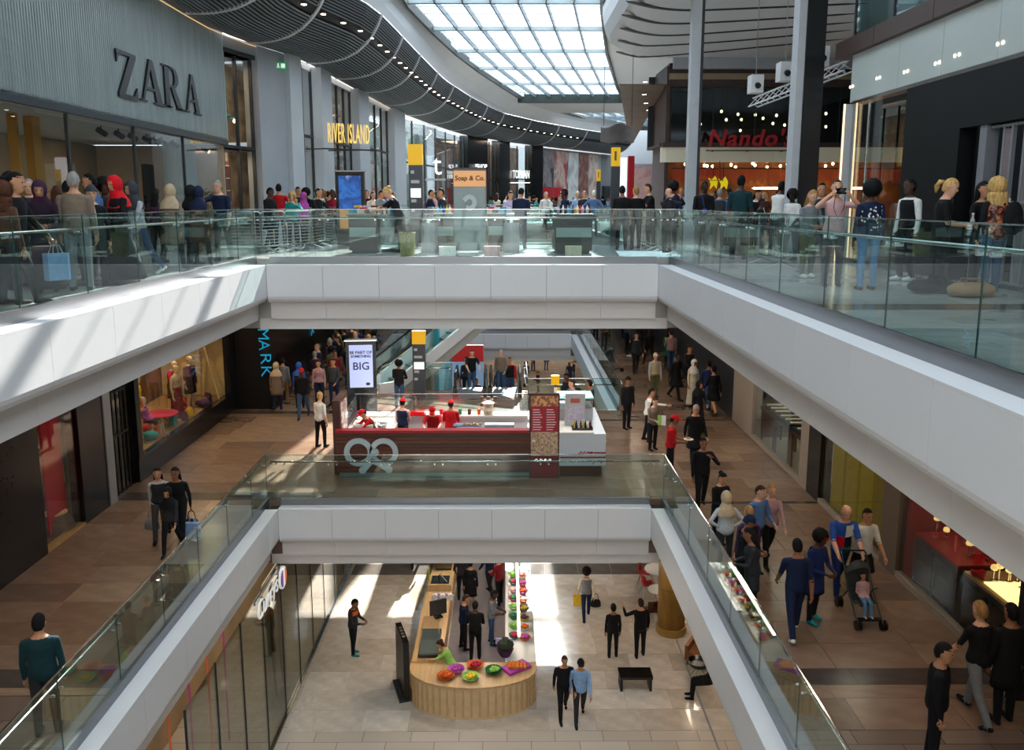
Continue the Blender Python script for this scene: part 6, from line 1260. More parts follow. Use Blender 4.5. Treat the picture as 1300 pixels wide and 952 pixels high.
# ================================================================== escalators
E0 = Vector((-4.9, 31.0, ZM)); ed = Vector((.8, .6, 0)); en = Vector((ed.y, -ed.x, 0))
es = thing('escalator', 'escalator with white flank climbing to the upper floor', 'escalator', tuple(E0), math.atan2(ed.y, ed.x))
run = 7.4; rise = run*.577
for s in (0, 1.35):
    sy = s
    b = MB(); b.prism([(0, 0), (.8, 0), (run, rise-.35), (run, rise+.12), (.6, .42), (0, .42)], sy-.06, sy+.06, 'y'); b.build('flank', M_white, es)
    b = MB(); b.prism([(.1, .42), (.6, .42), (run, rise+.12), (run, rise+.85), (.45, 1.1), (.1, .95)], sy-.008, sy+.008, 'y'); b.build('glass_side', M_glass, es)
    MB().tube([(.05, sy, .8), (.15, sy, 1.05), (.5, sy, 1.12), (run, sy, rise+.88)], .04, 8).build('handrail', M_black if s else M_steel, es)
stp = MB().box(0, .08, 0, .42, 1.27, .06).mesh('step', M_grey)
for k in range(17): placed('step', stp, es, (.3+k*.4, 0, .02+max(0, k-1)*.231))
b = MB(); b.prism([(.8, 0), (run, rise-.35), (run, rise-.75), (1.6, 0)], 0, 1.35, 'y'); b.build('underside', mat('esc_under', 'a9a59e', .5), es)
# pair of escalators coming up from the ground floor
LZ = VM[2]
for i, (x0, lab) in enumerate(((-1.95, 'escalator from the ground floor beside the teal wall'), (-.62, 'escalator from the ground floor beside the red board'))):
    t = thing('escalator', lab, 'escalator', (x0, LZ, ZM)); rn = 9.6; rs_ = -5.55
    for s in (0, 1.12):
        b = MB(); b.prism([(-1.2, 0), (.2, 0), (rn, rs_), (rn, rs_-.5), (.2, -.6), (-1.2, -.0)], s-.05, s+.05, 'x'); b.build('flank', M_dgrey, t)
        b = MB(); b.prism([(-1.2, .02), (.2, .02), (rn, rs_+.02), (rn, rs_+.85), (.25, .9), (-1.0, .9), (-1.2, .7)], s-.008, s+.008, 'x'); b.build('glass_side', M_glass, t)
        MB().tube([(s, -1.15, .1), (s, -1.28, .45), (s, -1.1, .9), (s, .25, .94), (s, rn, rs_+.9)], .045, 8).build('handrail', M_black, t)
        MB().box(s-.08, -1.3, 0, s+.08, -1.05, .4).build('newel', M_black, t)
    MB().box(.05, -1.3, .0, 1.07, .1, .025).build('comb_plate', mat('comb_grey', '5c5d60', .5), t)
    sm_ = MB().box(.08, 0, 0, 1.04, .42, .05).mesh('step', M_grey)
    for k in range(23): placed('step', sm_, t, (0, .15+k*.40, -.06-k*.231))
    b = MB(); b.prism([(.2, -.62), (rn, rs_-.55), (rn, rs_-.9), (1, -.9)], 0, 1.12, 'x'); b.build('underside', M_dgrey, t)
wall('wall_left', 'teal panelled wall beside the escalators', MB().box(-3.0, 33.5, ZG, -2.8, 44, ZM+2.8), M_teal)
t = thing('picture_wall', 'red and pale blue picture wall with glowing shapes by the escalator', 'poster', (-2.6, 38.6, ZM)); MB().box(0, 0, -2.2, 1.5, .1, -.2).build('pale_print', mat('print_blue', '9db6d8', .5, emit='9db6d8', estr=.3), t); MB().box(0, -.01, -.2, 1.5, .1, .6).build('red_print', mat('print_red', 'c02020', .5, emit='c02020', estr=.3), t)
for k in range(3): MB().ball((.25+.42*k, -.06, -1.3-.2*(k % 2)), .16, .05, .34).build('glowing_shape', mat('amber_glow', '6b3a1a', .4, emit='d07020', estr=.8), t)
MB().box(0, -.02, -5.9, .1, .12, -2.2).build('post', M_dgrey, t); MB().box(1.4, -.02, -5.9, 1.5, .12, -2.2).build('post', M_dgrey, t)
p = fl(707, 520, ZM); t = thing('yellow_box', 'bright yellow box sign on the glass behind the order counter', 'sign', (yp(705, 480, 28.3).x, 28.36, ZM+.98)); MB().box(-.14, -.06, 0, .14, .06, .32).build('box', M_yellow, t); MB().box(-.02, .0, -.1, .02, .1, .02).build('clip', M_steel, t)
# ================================================================== ground floor
gw = thing('window_11', 'tall glass shop front on the ground floor with dark bars', 'shop window', (-5.75, 0, ZG), kind='structure')
for k in range(11): MB().box(-.01, 13.5+k*1.55+.015, .05, .01, 13.5+(k+1)*1.55-.015, 4.25).build('glass_pane', glassmat('mirror_glass', (.72, .74, .70), 1.9), gw); MB().box(-.02, 13.5+k*1.55-.015, 0, .02, 13.5+k*1.55+.015, 4.25).build('joint_bar', M_dgrey, gw)
MB().box(-.06, 13.5, 0, .06, 30.6, .05).build('sill', M_steel, gw)
wall('wall_left', 'tan inner wall of the ground floor glass shop', MB().box(-8.6, 13, ZG, -8.4, 31, ZM-1.63), mat('g_tan', 'b59c7c', .7, var=.2, scale=.6)); area('shop_lamp', (-7.1, 22, ZM-1.75), 1.5, 12, 180, (1, .85, .65)); wall('wall_left', 'dark end wall of the ground floor glass shop', MB().box(-8.6, 31, ZG, -5.7, 31.2, ZM-1.63), M_dgrey)
cs_ = thing('shop_sign', 'white lit lower case lettering hung inside the ground floor glass front', 'shop sign', (-5.5, 17.85, -7.68)); lettering('letters', 'Currys', .62, mat('sign_soft', 'f4f4f0', .4, emit='f4f4f0', estr=.55), cs_, Matrix.Rotation(R(90), 4, 'Z') @ Matrix.Rotation(R(90), 4, 'X'), .012, width=1.6, bold=-.004, align='CENTER', shear=.15); MB().box(-.08, -.8, .22, -.04, .9, .30).build('sign_rail', M_steel, cs_)
rd = thing('round_sign', 'round striped emblem in purple, orange and white beside the lettering', 'shop sign', (-5.5, 19.05, -7.74)); disc = lambda r_, a0, a1: [(r_*math.cos(a0+(a1-a0)*k/16), r_*math.sin(a0+(a1-a0)*k/16)) for k in range(17)]
rd.scale = (1, .5, .5)
MB().prism([(.55*math.cos(k*math.pi/12), .55*math.sin(k*math.pi/12)) for k in range(24)], -.02, .03, 'x').build('white_disc', mat('sign_soft', 'f4f4f0'), rd)
for k, (a, c_, m_) in enumerate(((-.46, -.16, mat('em_purple', '6a2a90', .4, emit='6a2a90', estr=.6)), (-.16, .16, mat('em_white', 'f2e8e0', .4, emit='f2e8e0', estr=.8)), (.16, .46, mat('em_orange', 'e0601a', .4, emit='e0601a', estr=.8)))):
    q = [(y_, math.sqrt(max(0, .46**2-y_**2))) for y_ in [a+(c_-a)*j/6 for j in range(7)]]; poly = q+[(y_, -z_) for y_, z_ in q[::-1] if z_ > 0]; MB().prism(poly, .031, .05, 'x').build('stripe', m_, rd)
MB().box(-.08, -.05, .5, -.03, .05, .62).build('bracket', M_steel, rd)
fl_ = thing('dance_figure', 'tan long legged figure print standing behind the ground floor glass', 'poster', (-6.2, 20.6, ZG)); MB().box(-.03, -.9, 0, 0, .9, 3.6).build('board', cloth('cream'), fl_)
for s in (-.3, .35): bq = MB(); bq.loft([[(0, s+y_-w_, z_), (0, s+y_+w_, z_), (.03, s+y_+w_, z_), (.03, s+y_-w_, z_)] for y_, z_, w_ in ((0, 3.4, .16), (.02, 2.4, .13), (-.03, 1.7, .08), (.0, 1.1, .09), (.06, .35, .05), (.18, .05, .06))]); bq.build('leg_print', mat('tan_print', 'a06a42', .6), fl_)
for k in range(4): tag(MB().tube([(0, 0, 0), (0, 0, 3.9)], .025, 8).build('neon_tube', mat('neon_%d' % (k % 2), ['c05a3a', 'a03a6a'][k % 2], .4, emit=['e0703a', 'c0508a'][k % 2], estr=.35), loc=(-6.9, 15.4+k*1.1, ZG)), ['orange', 'pink'][k % 2]+' neon tube upright behind the ground floor glass', 'lamp', 'neon tubes in the ground floor window')
# golden column
gc = thing('round_column', 'golden mottled round column on the ground floor', 'column', (5.1, 23.9, ZG)); MB().lathe([(.42, .24), (.42, 4.25)], 28).build('shaft', mat('gold_stone', 'b58a45', .35, .2, var=.3, scale=3, stretch=(1, 1, .35)), gc, True); MB().lathe([(.46, 0), (.46, .22), (.43, .24)], 28).build('base', mat('gold_base', '9c7a3a', .4), gc)
for k in range(2): MB().lathe([(.423, 1.5+k*1.4), (.423, 1.512+k*1.4)], 28, cap=False).build('joint', M_brown, gc)
# cafe chairs and tables
def cafe_chair(loc, ang, label, col=M_red):
    t = thing('cafe_chair', label, 'chair', loc, R(ang)); b = MB(); b.loft([[(x, y, .45+.03*(abs(x)/.2)**2+.02*(y < -.1)) for x in (-.21, -.1, 0, .1, .21)]+[(x, y, .43+.03*(abs(x)/.2)**2) for x in (.21, .1, 0, -.1, -.21)] for y in (-.2, -.1, .05, .2)]); b.build('seat', col, t, True)
    b = MB(); b.loft([[(x, .2+.08*(z-.45)+.0-.06*(abs(x)/.2)**2, z) for x in (-.21, -.1, 0, .1, .21)]+[(x, .225+.08*(z-.45)-.06*(abs(x)/.2)**2, z) for x in (.21, .1, 0, -.1, -.21)] for z in (.46, .6, .72, .82)]); b.build('backrest', col, t, True)
    for sx in (-1, 1):
        for sy in (-1, 1): MB().tube([(sx*.12, sy*.12, .44), (sx*.23, sy*.23, 0)], .012, 6).build('leg', M_steel, t)
def cafe_table(loc, label, r=.36):
    t = thing('cafe_table', label, 'table', loc); MB().lathe([(r, .72), (r, .75)], 24).build('table_top', M_white, t); MB().tube([(0, 0, .02), (0, 0, .72)], .03, 8).build('pole', M_steel, t); MB().lathe([(.22, 0), (.22, .015), (.05, .03)], 18).build('base', M_steel, t)
cafe_chair(tuple(fl(822, 757, ZG)), 100, 'red moulded cafe chair beside the larger white table'); cafe_chair(tuple(fl(818, 742, ZG)), 70, 'red moulded cafe chair behind the larger white table'); cafe_table(tuple(fl(836, 748, ZG)), 'larger round white cafe table by the golden column', .5); cafe_table(tuple(fl(836, 775, ZG)), 'small round white cafe table by the golden column')
cafe_chair(tuple(fl(826, 790, ZG)), 200, 'brown wooden cafe chair by the small white table', M_wood)
t = thing('armchair', 'brown leather armchair at the edge of the ground floor cafe', 'armchair', tuple(fl(893, 842, ZG)), R(-30)); lm_ = mat('leather_brown', '7a4a26', .45, var=.1)
MB().box(-.36, -.34, .16, .36, .30, .42).build('seat', lm_, t); MB().box(-.38, .24, .16, .38, .42, .86).build('backrest', lm_, t)
for s in (-1, 1): MB().box(s*.36, -.34, .16, s*.46, .40, .60).build('arm', lm_, t)
for sx in (-.38, .38):
    for sy in (-.28, .36): MB().box(sx-.03, sy-.03, 0, sx+.03, sy+.03, .16).build('leg', M_wood, t)
t = thing('black_stool', 'black round bowl stool beside the armchair', 'stool', tuple(fl(886, 862, ZG))); MB().lathe([(.06, .40), (.26, .44), (.30, .56), (.27, .56), (.20, .48)], 18).build('seat', M_black, t)
for k in range(3): MB().tube([(0, 0, .42), (.28*math.cos(k*2.1), .28*math.sin(k*2.1), 0)], .014, 6).build('leg', M_steel, t)
t = thing('black_bench', 'low black bench on the polished ground floor', 'bench', tuple(fl(806, 872, ZG))); MB().box(-.45, -.25, .36, .45, .25, .44).build('seat', M_black, t)
for sx in (-.4, .4): MB().box(sx-.03, -.22, 0, sx+.03, .22, .36).build('leg', M_blackm, t)
tag(MB().box(5.15, 10, ZG, 5.2, 34, ZG+.012).build('trim_40', M_grey), 'inlaid metal strip beside the ground floor cafe', 'trim', kind='structure')
# ---------------------------------------------------------------- ground floor food island
FX0, FX1, FY0, FY1 = -2.55, .75, 20.63, 30.5
M_fw = mat('island_timber', 'c9a675', .4, var=.12, scale=3, stretch=(4, .6, 1))
t = thing('food_counter', 'pale timber food counter on the glass shop side of the island', 'counter', (FX0, 0, ZG)); MB().box(0, FY0, 0, .75, FY1, .92).build('body', M_lwood, t); MB().box(-.03, FY0-.03, .92, .80, FY1, .97).build('counter_top', M_fw, t); MB().box(-.02, 25.6, .97, .02, 29, 1.35).build('brown_screen', mat('screen_brown', '4a2a20', .4), t); MB().box(-.03, 25.5, .5, .01, 25.62, 1.35).build('lime_edge', mat('lime', 'b5c820', .5), t)
t = thing('food_counter', 'white lit display counter on the sunny side of the island', 'counter', (FX1, 0, ZG)); MB().box(-.75, 20.63, 0, 0, FY1, .88).build('body', mat('counter_white', 'cfd2d8'), t); MB().box(-.80, 20.63, .88, .04, FY1, .93).build('counter_top', mat('top_white', 'e8e6de', .3), t); MB().box(.0, 20.63, .1, .03, FY1, .88).build('front_sheet', mat('sheet_white', 'eceae2', .3, emit='fff6e4', estr=.25), t)
for k in range(5): MB().box(-.02, 21.4+k*1.8, .93, -.005, 23.1+k*1.8, 1.35).build('glass_pane', glassmat('thin_glass', (.96, .98, .98)), t); MB().box(-.72, 21.4+k*1.8, 1.33, 0, 23.1+k*1.8, 1.345).build('glass_top', glassmat('thin_glass', (.96, .98, .98)), t)
MB().box(-.45, 21.3, 1.29, -.38, FY1, 1.33).build('lamp_strip', mat('strip_white', 'ffffff'), t)
t = thing('food_counter', 'curved timber end counter of the food island', 'counter', (-.9, 20.35, ZG)); q = [(1.65*math.cos(a), -.9*math.sin(a)) for a in [k*math.pi/12 for k in range(13)]]; MB().prism(q+[(-1.65, .25), (1.65, .25)], 0, .86).build('body', M_lwood, t); MB().prism([(x*1.03, y*1.03) for x, y in q]+[(-1.7, .27), (1.7, .27)], .86, .92).build('counter_top', M_fw, t)
for k in range(22):
    a = .15+k*.13; o = MB().box(-.03, -.01, .08, .03, .01, .82).build('slat', M_fw, t, loc=(1.66*math.cos(a), -.91*math.sin(a), 0), rz=math.atan2(-math.cos(a)*.9, -math.sin(a)*1.65))
tag(MB().box(FX0+.78, 21.2, ZG, FX1-.78, FY1, ZG+.01).build('floor', mat('island_floor', '6d6566', .5, var=.1)), 'dull grey floor inside the food island', 'floor', kind='structure')
fz = ZG+.97
t = thing('glass_well', 'long glass topped food well sunk in the timber counter', 'display case', (FX0+.4, 21.4, fz)); MB().box(-.27, -.65, 0, .27, .75, .10).build('frame', M_dgrey, t); MB().box(-.24, -.62, .10, .24, .72, .12).build('glass_top', mat('well_glass', '56605c', .08, spec=.9), t); MB().box(-.24, .1, .12, .24, .72, .5).build('hood', glassmat('case_glass', (.9, .9, .9)), t)
t = thing('till_screen', 'black till screen standing on the timber counter', 'screen', (FX0+.5, 23.0, fz), R(25)); MB().box(-.26, -.03, .10, .26, .03, .55).build('screen', M_dgrey, t); MB().box(-.12, -.1, 0, .12, .1, .03).build('base', M_black, t); MB().tube([(0, 0, .02), (0, .02, .2)], .03, 8).build('neck', M_black, t)
t = thing('ice_well', 'square timber edged well on the counter', 'display case', (FX0+.42, 25.0, fz)); MB().box(-.38, -.35, 0, .36, .4, .22).build('frame', M_fw, t); MB().box(-.3, -.27, .2, .28, .32, .225).build('dark_tray', M_black, t); MB().tube([(-.1, .3, .22), (0, 0, .42), (.2, -.1, .22)], .02, 6).build('tap', M_steel, t)
t = thing('coffee_machine', 'steel and red coffee machine with cups stacked on top', 'coffee machine', (FX0+.42, 26.7, fz)); MB().box(-.28, -.55, .08, .28, .55, .42).build('body', M_steel, t); MB().box(-.3, -.57, .28, .3, .57, .36).build('red_panel', M_red, t); MB().box(-.26, -.5, .42, .26, .5, .50).build('cup_rail', M_lgrey, t); MB().box(-.26, -.5, 0, .26, .5, .08).build('drip_tray', M_dgrey, t)
for k in range(18): small('coffee_cup', 'white coffee cup stacked on the coffee machine', 'cup', (FX0+.22+.12*(k % 3), 26.25+.16*(k//3), fz+.50), MB().lathe([(.03, 0), (.045, .08), (.04, .08), (.026, .012)], 10), mat('china', 'f4efe6', .25), 'cups on the coffee machine')
for k in range(12): small('takeaway_cup', 'clear lidded takeaway cup in the rows by the till screen', 'cup', (FX0+.58+.09*(k % 2), 23.35+.13*(k//2), fz), MB().lathe([(.03, 0), (.042, .12), (.045, .125), (.02, .14)], 10), cloth('cream'), 'takeaway cups by the till')
for k in range(5): small('paper_bag', 'crumpled white paper bag by the till screen', 'bag', (FX0+.3+.12*k, 24.1+.05*(k % 2), fz), MB().prism([(-.08, 0), (.08, 0), (.09, .16), (.03, .2), (-.07, .17)], -.05, .05, 'y'), cloth('lilac' if k % 2 else 'white'), 'paper bags by the till')
fd = ['lime', 'orange', 'green', 'magenta', 'lime', 'orange', 'green', 'purple', 'pink', 'yellow', 'crimson', 'cream']
def bowl(loc, c1, c2, label, r=.17, group=None):
    t = thing('salad_bowl', label, 'bowl', loc, group=group); MB().lathe([(r*.5, 0), (r*.95, .09), (r, .12), (r*.93, .11), (r*.4, .03)], 16).build('bowl', mat('bowl_'+c1, COLS[c1], .3), t); b = MB()
    for k in range(9): a = k*2.4; b.ball((r*.55*math.sqrt(k/9)*math.cos(a), r*.55*math.sqrt(k/9)*math.sin(a), .11+.02*(k % 2)), .05, .05, .04, 7, 5)
    b.build('filling', cloth(c2), t)
for k in range(16):
    bowl((FX1-.24-.30*(k % 2), 21.75+.56*(k//2)+.1*(k % 2), ZG+.93), fd[(k*5+1) % 12], fd[(k*7+3) % 12], '%s bowl of %s food under the lit glass of the white counter' % (fd[(k*5+1) % 12], fd[(k*7+3) % 12]), .17, 'bowls under the lit glass')
for k, (x, y, c1, c2) in enumerate(((-1.35, 20.15, 'magenta', 'magenta'), (-.85, 20.35, 'orange', 'crimson'), (-.35, 20.1, 'green', 'lime'), (-.95, 19.8, 'lime', 'yellow'), (-1.6, 19.85, 'orange', 'orange'))): bowl((x, y, ZG+.92), c1, c2, 'big %s bowl of %s food on the curved end counter' % (c1, c2), .23)
t = thing('fruit_crate', 'magenta crate of oranges and bananas on the curved end counter', 'crate', (.25, 20.3, ZG+.92), R(35)); MB().box(-.35, -.2, 0, .35, .2, .08).build('crate', cloth('magenta'), t)
for k in range(14): small('orange_fruit', 'orange heaped in the magenta crate', 'fruit', (.25+.10*((k % 5)-2)+.02, 20.28+.10*((k//5)-1), ZG+1.05), MB().ball((0, 0, 0), .055, .055, .052, 9, 6), mat('orange_peel', 'e07a14', .5), 'oranges in the crate')
t = thing('purple_basket', 'dark planted basket with a purple and white wrap', 'basket', (-.05, 20.95, ZG+.93)); MB().lathe([(.14, 0), (.24, .2), (.2, .2)], 14).build('basket', cloth('purple'), t); MB().ball((0, 0, .32), .24, .22, .2).build('greenery', mat('dark_leaf', '24301c', .7, var=.4, scale=20), t); MB().box(-.26, -.03, .34, .2, .03, .50).build('wrap', cloth('lilac'), t)
for k in range(4): small('cake_stand', ['white cake stand with green salad on the sunny counter', 'wooden cake board at the far end of the sunny counter', 'black dish at the far end of the sunny counter', 'white stand with brown cakes on the sunny counter'][k], 'stand', (FX1-.4, 26.4+.75*k, ZG+.93), MB().lathe([(.09, 0), (.02, .03), (.02, .12), (.18, .14), (.18, .16)], 16).ball((0, 0, .19), .12, .12, .06), cloth(['white', 'tan', 'black', 'brown'][k]))
t = thing('menu_lightbox', 'black framed yellow lightbox beside the timber counter', 'sign', tuple(fl(512, 878, ZG)), R(-72)); MB().box(-.55, -.08, .1, .55, .08, 1.75).build('frame', M_black, t); MB().box(-.48, .08, .2, .48, .09, 1.68).build('lit_face', mat('lightbox_yellow', 'd9a83a', .4, emit='e8b848', estr=1.2), t); MB().box(-.5, -.2, 0, .5, .2, .1).build('base', M_dgrey, t)
for k in range(4): MB().box(-.30+.16*k, -.04, 1.75, -.20+.16*k, .04, 1.753).build('print_mark', mat('ink_grey', '6a5a50', .5), t)
# ================================================================== the crowd
def at_u(px, Y):
    p = yp(px, 248, Y)
    if Y < 19.9 and px < 500 and p.x > -6.42: Y *= 6.42/abs(p.x); p = yp(px, 248, Y)      # keep behind the rail
    if Y < 19.9 and px > 850 and p.x < 4.38: Y *= 4.38/abs(p.x); p = yp(px, 248, Y)
    return (p.x, Y, ZU)
def at_head(px, py, z, h=1.72):
    p = fl(px, py, z+h*.985)
    if z == ZM:
        if px < 500 and p.y < 19.9: p.x = min(p.x, -6.38)
        if px > 800: p.x = min(max(p.x, 4.34), 7.2)
    return (p.x, p.y, z)
def bag(loc, kind, col, label, ang=0, drop=0.0):
    """a bag hanging from a hand at loc"""
    t = thing({'hand': 'handbag', 'shop': 'shopping_bag', 'pack': 'backpack'}[kind], label, 'bag', loc, R(ang)); m = cloth(col)
    if kind == 'hand':
        b = MB(); b.loft([ell(Vector((0, 0, z)), Vector((1, 0, 0)), Vector((0, 1, 0)), rx, ry, 14) for z, rx, ry in ((-.46, .13, .05), (-.44, .17, .075), (-.32, .165, .07), (-.22, .13, .045))]); b.build('body', m, t, True)
        MB().tube([(-.09, 0, -.24), (-.06, 0, -.06), (0, 0, 0), (.06, 0, -.06), (.09, 0, -.24)], .010, 6).build('handle', m, t)
    elif kind == 'shop':
        MB().box(-.15, -.06, -.50, .15, .06, -.14).build('body', m, t)
        for s in (-.055, .055): MB().tube([(-.07, s, -.15), (-.04, s*.4, -.03), (.04, s*.4, -.03), (.07, s, -.15)], .006, 5).build('handle', M_white, t)
    else:
        MB().ball((0, 0, -.2), .16, .10, .24, 14, 8).build('body', m, t, True); MB().ball((0, .09, -.28), .11, .05, .11).build('pocket', m, t, True)
        for s in (-.1, .1): MB().tube([(s, -.06, .0), (s, -.2, -.08), (s, -.16, -.32)], .016, 6).build('strap', m, t)
    return t
P_ = person
# ---- upper clothes shop walkway
P_(at_u(3, 9.4), 'stand', 160, 'f', 'brown', 'charcoal', 'curly', 'auburn', 'b', label='person with long curly brown hair close behind the upper glass', h=1.58)
a = P_(at_u(14, 10.4), 'walk', 95, 'm', 'black', 'black', 'pony', 'black', 'b', ('jacket', 'black'), label='person in a black jacket with tied back dark hair carrying a pale bag', h=1.70)
bag(hand_world(a, 1), 'shop', 'pale blue', 'pale blue bag carried by the person with tied back hair', 60)
P_(at_u(13, 12.6), 'stand', 60, 'f', 'black', 'black', 'hijab', 'black', 'b', ('abaya', 'black'), label='person in a black headscarf and robe beside the tied back hair', h=1.76)
P_(at_u(38, 14.2), 'stand', 20, 'm', 'charcoal', 'black', 'short', 'grey', 'a', ('jacket', 'charcoal'), label='grey haired person in a charcoal jacket under the fluted sign', h=1.70)
P_(at_u(51, 12.3), 'hold', 25, 'f', 'aubergine', 'black', 'hijab', 'plum', 'b', ('abaya', 'aubergine'), label='person in a plum headscarf and dark patterned robe facing the atrium', h=1.63)
P_(at_u(72, 14.8), 'stand', 200, 'f', 'dark brown', 'black', 'long', 'auburn', 'b', label='person with long auburn hair seen from behind in the crowd under the fluted sign', h=1.60)
P_(at_u(84, 14.0), 'stroll', 150, 'm', 'black', 'charcoal', 'short', 'black', 'c', label='person in black with dark hair behind the grey haired man in taupe', h=1.68)
P_(at_u(94, 12.0), 'stand', 195, 'm', 'taupe', 'grey', 'short', 'grey', 'b', ('jacket', 'taupe'), label='tall grey haired person in a taupe jacket with back turned', h=1.76)
P_(at_u(120, 14.6), 'stroll', -80, 'm', 'steel blue', 'charcoal', 'short', 'black', 'b', ('tee', 'steel blue'), label='person in a steel blue shirt walking past the shop window', h=1.80)
P_(at_u(116, 13.2), 'stand', 30, 'f', 'black', 'black', 'beanie', 'dark grey', 'a', ('jacket', 'black'), label='person in a dark grey woolly hat and black jacket', h=1.57)
a = P_(at_u(150, 12.9), 'stroll', -35, 'f', 'black', 'black', 'hijab', 'scarlet', 'b', ('abaya', 'black'), label='person in a scarlet headscarf and long black robe', h=1.74)
bag(hand_world(a, 1), 'hand', 'brown', 'brown handbag held against the long black robe')
P_(at_u(134, 15.0), 'idle', 10, 'm', 'charcoal', 'black', 'afro', 'black', 'd', label='dark haired person half hidden behind the scarlet headscarf', h=1.72)
a = P_(at_u(171, 15.2), 'walk', -30, 'f', 'pale grey', 'denim', 'hijab', 'dark grey', 'b', ('jacket', 'pale grey'), shoe='white', label='person in a dark grey headscarf and pale cardigan walking in jeans', h=1.68)
bag(hand_world(a, 1), 'hand', 'cream', 'cream handbag hanging from the arm of the pale cardigan')
P_(at_u(197, 18.2), 'stand', 170, 'f', 'plum', 'black', 'long', 'black', 'c', label='person in a plum top standing by the shop window', h=1.60)
P_(at_u(215, 16.6), 'walk', 185, 'f', 'taupe', 'charcoal', 'hijab', 'beige', 'b', ('coat', 'taupe'), label='person in a beige headscarf and taupe coat walking away', h=1.66)
P_(at_u(241, 17.6), 'stand', 140, 'f', 'black', 'black', 'hijab', 'black', 'b', ('coat', 'black'), label='person all in black beside the navy headscarf', h=1.66)
a = P_(at_u(251, 16.8), 'walk', 185, 'f', 'brown', 'charcoal', 'hijab', 'navy', 'b', ('coat', 'brown'), label='person in a navy headscarf and brown coat walking away', h=1.64)
bag(hand_world(a, 1), 'hand', 'tan', 'tan handbag beside the brown coat')
P_(at_u(280, 18.6), 'reach', -12, 'm', 'navy', 'charcoal', 'short', 'grey', 'a', ('tee', 'navy'), sleeve='short', label='grey haired person in a navy polo resting a hand on the rail', h=1.80)
# ---- queue by the barriers, upper left middle
QG = 'queue behind the upper barriers'
for px, Y, pose, ang, sex, top, bot, hr, hc, sk, wr, lab, h in (
 (341, 24.0, 'stroll', 70, 'm', 'black', 'charcoal', 'short', 'black', 'd', ('coat', 'black'), 'person in a long black coat by the first queue barrier', 1.72),
 (354, 25.8, 'hips', 185, 'm', 'red', 'charcoal', 'short', 'black', 'b', ('tee', 'red'), 'person in a red shirt with back turned in the queue', 1.86),
 (371, 24.8, 'phone', 10, 'f', 'teal', 'black', 'curly', 'blonde', 'a', ('jacket', 'teal'), 'person with curly blonde hair in a teal top', 1.66),
 (378, 27.4, 'idle', 20, 'm', 'charcoal', 'black', 'short', 'brown', 'b', None, 'person in charcoal behind the curly blonde hair', 1.80),
 (385, 25.6, 'stand', 60, 'f', 'magenta', 'black', 'hijab', 'magenta', 'c', None, 'person in a magenta headscarf in the queue', 1.60),
 (389, 27.6, 'fold', -30, 'm', 'black', 'black', 'afro', 'black', 'd', None, 'person with big black hair behind the magenta headscarf', 1.74),
 (401, 25.0, 'rail', 60, 'm', 'black', 'black', 'short', 'black', 'b', ('jacket', 'black'), 'person in a black jacket leaning on the barrier', 1.72),
 (407, 27.2, 'stand', 120, 'm', 'dark grey', 'black', 'short', 'black', 'c', ('jacket', 'dark grey'), 'person in a dark grey jacket behind the leaning one', 1.74),
 (423, 27.2, 'stand', -20, 'f', 'crimson', 'black', 'pony', 'black', 'd', None, 'person in a crimson top beside the blue screen', 1.72),
 (416, 29.5, 'hold', 100, 'f', 'navy', 'black', 'bun', 'black', 'b', None, 'person in navy with a bun behind the crimson top', 1.66),
 (466, 31.0, 'stand', 10, 'm', 'black', 'charcoal', 'short', 'black', 'b', None, 'person in black just past the blue screen', 1.76),
 (473, 30.0, 'idle', 20, 'f', 'cream', 'black', 'long', 'brown', 'a', None, 'person in cream with long brown hair just past the blue screen', 1.68),
 (482, 29.4, 'hold', 60, 'm', 'grey', 'charcoal', 'short', 'black', 'b', ('jacket', 'grey'), 'person in a grey jacket bent over the kiosk goods', 1.72),
 (489, 31.5, 'stand', 30, 'm', 'steel blue', 'navy', 'short', 'black', 'c', None, 'person in steel blue behind the kiosk goods', 1.72),
 (498, 33.0, 'walk', 40, 'f', 'navy', 'black', 'long', 'black', 'b', None, 'person in navy with long black hair behind the assistant', 1.68),
 (545, 31.0, 'walk', 80, 'm', 'navy', 'denim', 'short', 'black', 'b', None, 'person in navy walking past behind the yellow totem', 1.76),
 (552, 32.0, 'stroll', -60, 'f', 'pink', 'denim', 'bun', 'brown', 'a', None, 'person in pink walking past behind the yellow totem', 1.70),
 (585, 33.0, 'idle', 40, 'm', 'pale blue', 'navy', 'short', 'brown', 'a', None, 'person in pale blue beyond the soap sign', 1.72)):
    P_(at_u(px, Y), pose, ang, sex, top, bot, hr, hc, sk, wr, label=lab, h=h)
P_(at_u(507, 21.9), 'work', -95, 'f', 'black', 'black', 'bun', 'blonde', 'a', ('skirt', 'black'), sleeve='short', label='blonde assistant in a black top serving at the glass fronted kiosk', h=1.80)
P_(at_u(562, 25.2), 'stroll', -70, 'm', 'charcoal', 'black', 'short', 'black', 'b', ('jacket', 'charcoal'), label='person in a charcoal suit with pale lapels near the soap sign', h=1.72)
P_(at_u(661, 23.6), 'hold', 165, 'm', 'navy', 'navy', 'short', 'black', 'b', ('tee', 'navy'), sleeve='short', label='assistant in a navy polo with back turned beside the steel drum bin', h=1.72)
P_(at_u(647, 27.0), 'hold', 20, 'f', 'lilac', 'charcoal', 'long', 'brown', 'a', label='person in a lilac shirt behind the navy assistant', h=1.66)
P_(at_u(718, 25.4), 'fold', -85, 'm', 'navy', 'charcoal', 'short', 'black', 'e', ('jacket', 'navy'), label='person in a navy suit in profile behind the crowded kiosk', h=1.72)
